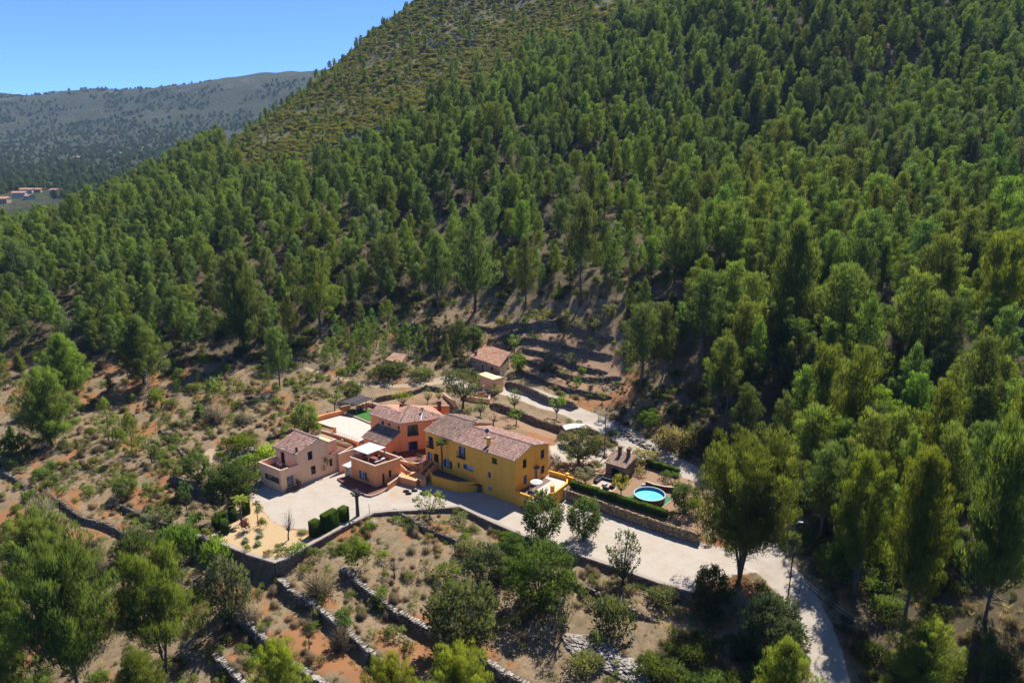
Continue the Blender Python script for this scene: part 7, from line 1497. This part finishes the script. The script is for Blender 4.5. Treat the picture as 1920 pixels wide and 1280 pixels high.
def pine_size(px, py, t, inf, r):
    h = r.uniform(11, 16.5)
    if px < 700: h *= .92
    if px > 1250 and py > 300: h *= 1.12
    if 860 < px < 1260 and 480 < py < 640: h *= .7
    if not inf: h = r.uniform(4, 8.5)
    if r.random() < .2: h *= r.uniform(.5, .8)
    elif r.random() < .1: h *= 1.2
    return h
info = []
for (x, y, z, px, py, t, inf) in pts:
    h = pine_size(px, py, t, inf, rr); info.append((h / t, x, y, z, px, py, t, inf, h))
info.sort(reverse=True)
KIDS = ['pine0', 'pine1', 'pine2', 'pine3', 'pine4', 'pine5', 'pine6', 'pine7']
LANDM = [(1480, 540, 'towering dense pine'), (1202, 650, 'lone pine by the plots'), (1552, 790, 'broad pale green pine'), (1385, 960, 'huge spreading pine'), (1345, 700, 'grey green pine above the gully'), (1420, 640, 'yellow green pine above the gully'), (1610, 660, 'spreading boughed pine'), (1700, 620, 'twin stemmed pine'), (1860, 545, 'broad flat topped pine'), (1818, 740, 'open crowned straight pine'), (1735, 850, 'tall thin pine'), (1895, 830, 'bushy bright edge pine'),
         (1400, 505, 'dark rough pine'), (1315, 525, 'light green pine by the shaded terraces'), (890, 490, 'tall dark pine behind the topmost wall'), (1088, 480, 'thin crowned pine behind the terraces'), (730, 495, 'pale rounded pine'), (600, 550, 'tall dark pine above the footpath'), (458, 570, 'dense round headed pine'), (355, 575, 'dark round topped pine'), (270, 660, 'wide conical pine'), (130, 690, 'broad conical pine'), (985, 515, 'pointed pine at the terraces')]
def zone(px, py, inf, ground=None):
    if not inf: return 'pine standing alone on the scrubby upper hillside', 'small pines of the bare upper hillside'
    d, a, b, nm = min((math.hypot(px - a, py - b), a, b, nm) for a, b, nm in LANDM)
    dx, dy = px - a, py - b
    if d > 260: side = 'high uphill of' if dy < 0 else 'far from'
    elif abs(dx) > abs(dy): side = 'to the right of' if dx > 0 else 'to the left of'
    else: side = 'uphill of' if dy < 0 else 'downhill of'
    if d < 70 and side[:2] != 'hi': side = side.replace('to the ', 'just ')
    return 'pine ' + side + ' the ' + nm, 'pines around the ' + nm
tones = [('yellow green', (.104, .146, .03)), ('dark green', (.068, .102, .03)), ('mid green', (.088, .128, .034)), ('grey green', (.092, .120, .052))]
N_IND = 298 - n_pine
for k, (s, x, y, z, px, py, t, inf, h) in enumerate(info[:N_IND]):
    warm = (px > 1250 and py > 380)
    tn, col = rr.choice(tones if not warm else tones[:1] + tones[:3]); key = rr.choice(KIDS)
    w = h * rr.uniform(.38, .58); lab, grp = zone(px, py, inf); size = 'tall ' if h > 15.2 else ('small ' if h < 10.5 and inf else '')
    plant('pine_tree', key, (x, y, z - .1), w, h, rr.uniform(0, 6.28), [q * rr.uniform(.9, 1.1) for q in col], size + tn + ' ' + lab, 'pine tree', grp)
rest = info[N_IND:]
for tn, col, sel in (('a', (.086, .124, .033), 0), ('b', (.100, .142, .03), 1), ('c', (.072, .106, .036), 2)):
    q = [a for i, a in enumerate(rest) if i % 3 == sel]
    if not q: continue
    P_ = [(a[1], a[2], a[3] - .1) for a in q]; S_ = []
    for a in q: w = a[8] * rr.uniform(.42, .60); S_.append((w / 6.6, w / 6.6, a[8] / 15))
    o = scatter('pine_forest', KIDS, P_, S_, [rr.uniform(0, 6.28) for _ in q], col)
    o['label'] = 'distant pines covering the upper slopes of the hill as one wood'; o['group'] = 'far pine wood'
print('PINES', len(info), n_pine)
# ---- scrub on the bare upper hillside, undergrowth, dry grass, far woods
def spread(n, box, test, seed, zf=None):
    r = np.random.default_rng(seed); c = r.uniform([box[0], box[1]], [box[2], box[3]], (n, 2)); z = height(c[:, 0], c[:, 1], False)
    px, py = proj(c[:, 0], c[:, 1], z); k = test(c[:, 0], c[:, 1], z, px, py, r)
    return [(x, y, gz(x, y) - .05) for x, y in c[k]]
def sizes(n, a, b, seed, fl=1.0):
    r = np.random.default_rng(seed); s = r.uniform(a, b, n); return np.stack([s, s, s * fl * r.uniform(.8, 1.2, n)], 1), r.uniform(0, 6.28, n)
inscr = lambda x, y, z, px, py, r: (poly_sd(px, py, SCRUB) < 14) & (px > 380) & (py > -40) & (y > 150) & (fbm(x, y, 34, 55) > .40 - .22 * r.random(len(x)))
for i, (keys, col, n, a, b) in enumerate(((['bush0', 'bush1', 'bush3'], (.095, .11, .03), 17000, .8, 1.9), (['bush1', 'bush3', 'wide'], (.12, .12, .035), 15000, .7, 1.7), (['dry0', 'dry2'], (.15, .12, .085), 6000, 1.0, 1.9))):
    P_ = spread(n, (-190, 240, 240, 640), inscr, 200 + i); S_, r_ = sizes(len(P_), a, b, 300 + i, .85); scatter('scrub', keys, P_, S_, r_, col); print('scrub', len(P_))
infor = lambda x, y, z, px, py, r: (poly_sd(px, py, FOREST) < 5) & (px > -50) & (px < 1970) & (fbm(x, y, 14, 9) > .40)
for i, (keys, col, n) in enumerate(((['bush0', 'bush1', 'wide'], (.06, .08, .024), 14000), (['dry0', 'dry1', 'dry2'], (.15, .12, .09), 9000))):
    P_ = spread(n, (-300, 90, 300, 420), infor, 210 + i); S_, r_ = sizes(len(P_), .6, 1.5, 310 + i); scatter('undergrowth', keys, P_, S_, r_, col); print('under', len(P_))
RIGHTBANK = [gpoly([(1450, 900), (1500, 1000), (1545, 1120), (1600, 1300), (2000, 1300), (2000, 880)]), gpoly([(1230, 700), (1215, 800), (1300, 868), (1420, 930), (1480, 880), (1330, 760), (1260, 690)]), gpoly([(1310, 1130), (1440, 1085), (1510, 1170), (1545, 1300), (1200, 1300), (1240, 1180)])]
def bank(x, y, z, px, py, r):
    k = np.zeros(x.shape, bool)
    for B in RIGHTBANK: k |= poly_sd(x, y, B) < 0
    d, s_, u = line_sd(x, y, [ground(*q) for q in ROADPX]); return k & (d > 3.2) & (fbm(x, y, 7, 91) > .36)
for i, (nm, keys, col, n, a, b) in enumerate((('undergrowth', ['bush0', 'bush1', 'bush2', 'wide'], (.07, .10, .026), 2600, .5, 1.5), ('undergrowth', ['dry0', 'dry1', 'broom'], (.16, .13, .085), 2600, .5, 1.3), ('dry_grass', ['tuft0', 'tuft1'], (.27, .21, .12), 5000, .8, 1.6))):
    P_ = spread(n, (0, 64, 130, 200), bank, 260 + i); S_, r_ = sizes(len(P_), a, b, 360 + i); scatter(nm, keys, P_, S_, r_, col)
BUILT = [DRIVE, POOLG, gpoly([(585, 770), (690, 735), (850, 735), (1040, 780), (1060, 880), (900, 925), (600, 905), (470, 930)], 2.0)]
def is_open(x, y, z, px, py, r):
    k = (poly_sd(px, py, FOREST) > -12) & ((poly_sd(px, py, [(900, 600), (1160, 600), (1180, 745), (960, 715)]) > 0) | (r.random(len(x)) < .3)) & (px > -80) & (px < 1990) & (py > 560) & (py < 1400)
    for B in BUILT: k &= poly_sd(x, y, B) > .7
    for pp, ww in ((ROADPX, 3.4), ([(575, 690), (638, 709), (685, 722), (754, 723), (838, 709)], 1.5), ([(395, 845), (388, 868), (370, 885), (352, 892)], 1.5)):
        d, s_, u = line_sd(x, y, [ground(*q) for q in pp]); k &= d > ww * (.68 + .6 * r.random(len(x)))
    return k
clump = lambda sc, sd_, th: (lambda x, y, z, px, py, r: is_open(x, y, z, px, py, r) & (fbm(x, y, sc, sd_) > th))
OB = (-160, 64, 110, 215)
for i, (nm, keys, col, n, a, b, test) in enumerate((
        ('dry_grass', ['tuft0', 'tuft1', 'tuft2'], (.25, .195, .115), 11000, .7, 1.5, clump(6, 61, .42)), ('dry_grass', ['tuft0', 'tuft2'], (.17, .145, .08), 9000, .7, 1.4, clump(8, 62, .45)),
        ('dry_brush', ['dry0', 'dry2', 'dry1'], (.18, .145, .12), 11000, .35, 1.2, clump(7, 63, .55)), ('dry_brush', ['dry1', 'dry2'], (.13, .10, .085), 8000, .4, 1.2, clump(6, 64, .57)),
        ('low_weeds', ['bush3', 'bush0'], (.10, .115, .045), 15000, .25, 1.1, clump(5, 65, .56)), ('low_weeds', ['bush3', 'bush1'], (.085, .125, .026), 9000, .3, 1.1, clump(6, 66, .58)))):
    P_ = spread(n, OB, test, 220 + i); S_, r_ = sizes(len(P_), a, b, 320 + i); scatter(nm, keys, P_, S_, r_, col); print(nm, len(P_))
# shrubs of the open ground, each one its own
SG = [('green shrub among dry grass on the open ground left of the houses', 'green shrubs of the left meadow', (.085, .115, .03)), ('grey green shrub on the dry terraces below the drive', 'grey green shrubs of the lower terraces', (.11, .115, .055)),
      ('dry brown shrub on the open slope', 'dry brown shrubs of the open slope', (.16, .125, .09)), ('young green pine shrub on the slope above the footpath', 'young pines above the footpath', (.085, .125, .03))]
pl_ = spread(1500, OB, clump(13, 67, .46), 240); taken = []; cnt = 0
for (x, y, z) in pl_:
    px, py = proj(x, y, z)
    if px < -10 or px > 1930 or py > 1290 or not free(x, y, .8) or any((x - a) ** 2 + (y - b) ** 2 < 9 for a, b in taken): continue
    if 900 < px < 1170 and 600 < py < 745 and rr.random() < .7: continue
    taken.append((x, y)); cnt += 1
    if 570 < px < 880 and 560 < py < 700:
        h = rr.uniform(2.6, 5.5); plant('young_pine', rr.choice(['young0', 'young1']), (x, y, z), h * rr.uniform(.5, .65), h, rr.uniform(0, 6), [q * rr.uniform(.9, 1.1) for q in SG[3][2]], SG[3][0], 'young pine', SG[3][1]); continue
    g = 2 if rr.random() < .28 else (0 if px < 620 and py < 960 else 1); sc = rr.uniform(.75, 1.5)
    key = rr.choice(['dry0', 'dry1', 'dry2']) if g == 2 else rr.choice(['bush0', 'bush1', 'bush2', 'broom', 'wide'])
    q = PROTO[key]; lab = SG[g][0] if g != 2 else SG[2][0]
    SL = [(97, 780, 'round pine at the left'), (270, 690, 'wide conical pine'), (440, 910, 'dark round tree'), (350, 930, 'plot tree under the high wall'), (285, 845, 'round tree by the diagonal wall'), (130, 700, 'broad conical pine'), (525, 690, 'small upright pine'), (620, 760, 'thatched pergola'), (675, 1035, 'round bright bush'), (1012, 1080, 'big green dome'), (866, 1160, 'large loose tree'), (1140, 1230, 'heap of grey stones'), (1168, 1040, 'upright loose tree'), (650, 1170, 'round little tree on the red terrace'), (1050, 660, 'terraced plots'), (1215, 785, 'stony gully'), (960, 770, 'long wall behind the yellow house'), (80, 960, 'silvery shrub'), (312, 1140, 'light yellow green pine'), (1330, 1095, 'end of the drive wall'), (1200, 870, 'barbecue house')]
    dd, aa, bb, nm_ = min((math.hypot(px - a_, py - b_), a_, b_, n_) for a_, b_, n_ in SL); sd2 = ('right of' if px > aa else 'left of') if abs(px - aa) > abs(py - bb) else ('uphill of' if py < bb else 'downhill of')
    lab = ['green shrub', 'grey green shrub', 'dry brown shrub'][g] + ' ' + sd2 + ' the ' + nm_
    plant('shrub', key, (x, y, z), q['w'] * sc, q['h'] * sc, rr.uniform(0, 6), [c * rr.uniform(.85, 1.15) for c in SG[g][2]], lab, 'shrub', SG[g][1])
    if cnt > 235: break
print('shrubs', cnt)
# young pines thicket above the footpath
for i in range(150):
    px, py = rr.uniform(600, 870), rr.uniform(590, 690)
    if py > 690 - (px - 600) * .05: continue
    p = ground(px, py)
    if not free(p.x, p.y, .5) or any((p.x - a) ** 2 + (p.y - b) ** 2 < 5 for a, b in taken): continue
    taken.append((p.x, p.y)); h = rr.uniform(3, 8); yl = [(742, 672, 'ruined hut'), (640, 700, 'round dark bush above the footpath'), (600, 590, 'tall dark pine above the footpath'), (820, 690, 'end of the footpath'), (886, 640, 'dense dark tree behind the stone hut'), (740, 600, 'pale rounded pine'), (690, 650, 'thicket by the ruined hut')]; d_, a_, b_, n_ = min((math.hypot(px - a, py - b), a, b, n) for a, b, n in yl); ylab = ('tall ' if h > 6 else 'small ' if h < 4.5 else '') + 'young light green pine ' + (('right of' if px > a_ else 'left of') if abs(px - a_) > abs(py - b_) else ('uphill of' if py < b_ else 'downhill of')) + ' the ' + n_; plant('young_pine', rr.choice(['young0', 'young1']), (p.x, p.y, p.z), h * rr.uniform(.5, .65), h, rr.uniform(0, 6), [q * rr.uniform(.85, 1.15) for q in SG[3][2]], ylab, 'young pine', SG[3][1])
for i in range(60):
    px, py = rr.uniform(0, 560), rr.uniform(690, 910)
    p = ground(px, py)
    if poly_sd(np.array([px]), np.array([py]), [(300, 800), (470, 790), (560, 780), (600, 930), (300, 1000)])[0] < 0 or not free(p.x, p.y, 1.0) or any((p.x - a) ** 2 + (p.y - b) ** 2 < 12 for a, b in taken): continue
    taken.append((p.x, p.y)); h = rr.uniform(3, 6.5); yl = [(97, 780, 'round pine at the left'), (270, 690, 'wide conical pine'), (285, 845, 'round tree by the diagonal wall'), (130, 700, 'broad conical pine'), (525, 690, 'small upright pine'), (206, 800, 'young grey green pine'), (440, 720, 'feathery meadow shrub'), (400, 775, 'pale dry brush'), (60, 900, 'left edge wall')]
    d_, a_, b_, n_ = min((math.hypot(px - a, py - b), a, b, n) for a, b, n in yl)
    plant('young_pine', rr.choice(['young0', 'young1', 'full1']), (p.x, p.y, p.z), h * rr.uniform(.55, .72), h, rr.uniform(0, 6), [q * rr.uniform(.85, 1.15) for q in (.088, .122, .028)], ('tall ' if h > 5 else 'small ') + 'meadow pine ' + (('right of' if px > a_ else 'left of') if abs(px - a_) > abs(py - b_) else ('uphill of' if py < b_ else 'downhill of')) + ' the ' + n_, 'young pine', 'young pines of the left meadow')
# far woods in the valley and on the hills behind
def fgz(x, y):
    h = FBVH.ray_cast(Vector((x, y, 2000)), Vector((0, 0, -1))); return h[0].z if h[0] is not None else 0
for i, (n, col) in enumerate(((19000, (.042, .064, .024)), (15000, (.055, .076, .03)))):
    r = np.random.default_rng(400 + i); c = np.stack([r.uniform(-2300, 300, n), 760 + (r.random(n) ** 1.5) * 2100], 1); z = fheight(c[:, 0], c[:, 1]); px, py = proj(c[:, 0], c[:, 1], z)
    dens = fbm(c[:, 0], c[:, 1], 130, 51); band_ = np.clip((py - 175) / 120, 0, 1)
    k = (px > -420) & (px < 760) & (dens > .56 - .40 * band_) & (py > 150)
    k &= ~np.any([(np.abs(c[:, 0] - a) < 24 + 6 * i) & (c[:, 1] < b + 14) & (c[:, 1] > b - 75) for a, b in VILLAGE], axis=0)
    P_ = [(x, y, fgz(x, y) - 1) for x, y in c[k]]; S_, r_ = sizes(len(P_), .45, .95, 420 + i, .95); scatter('valley_woods', ['full0', 'full1', 'carob'], P_, S_ * np.array([1.1, 1.1, .8]), r_, col); print('valley', len(P_))
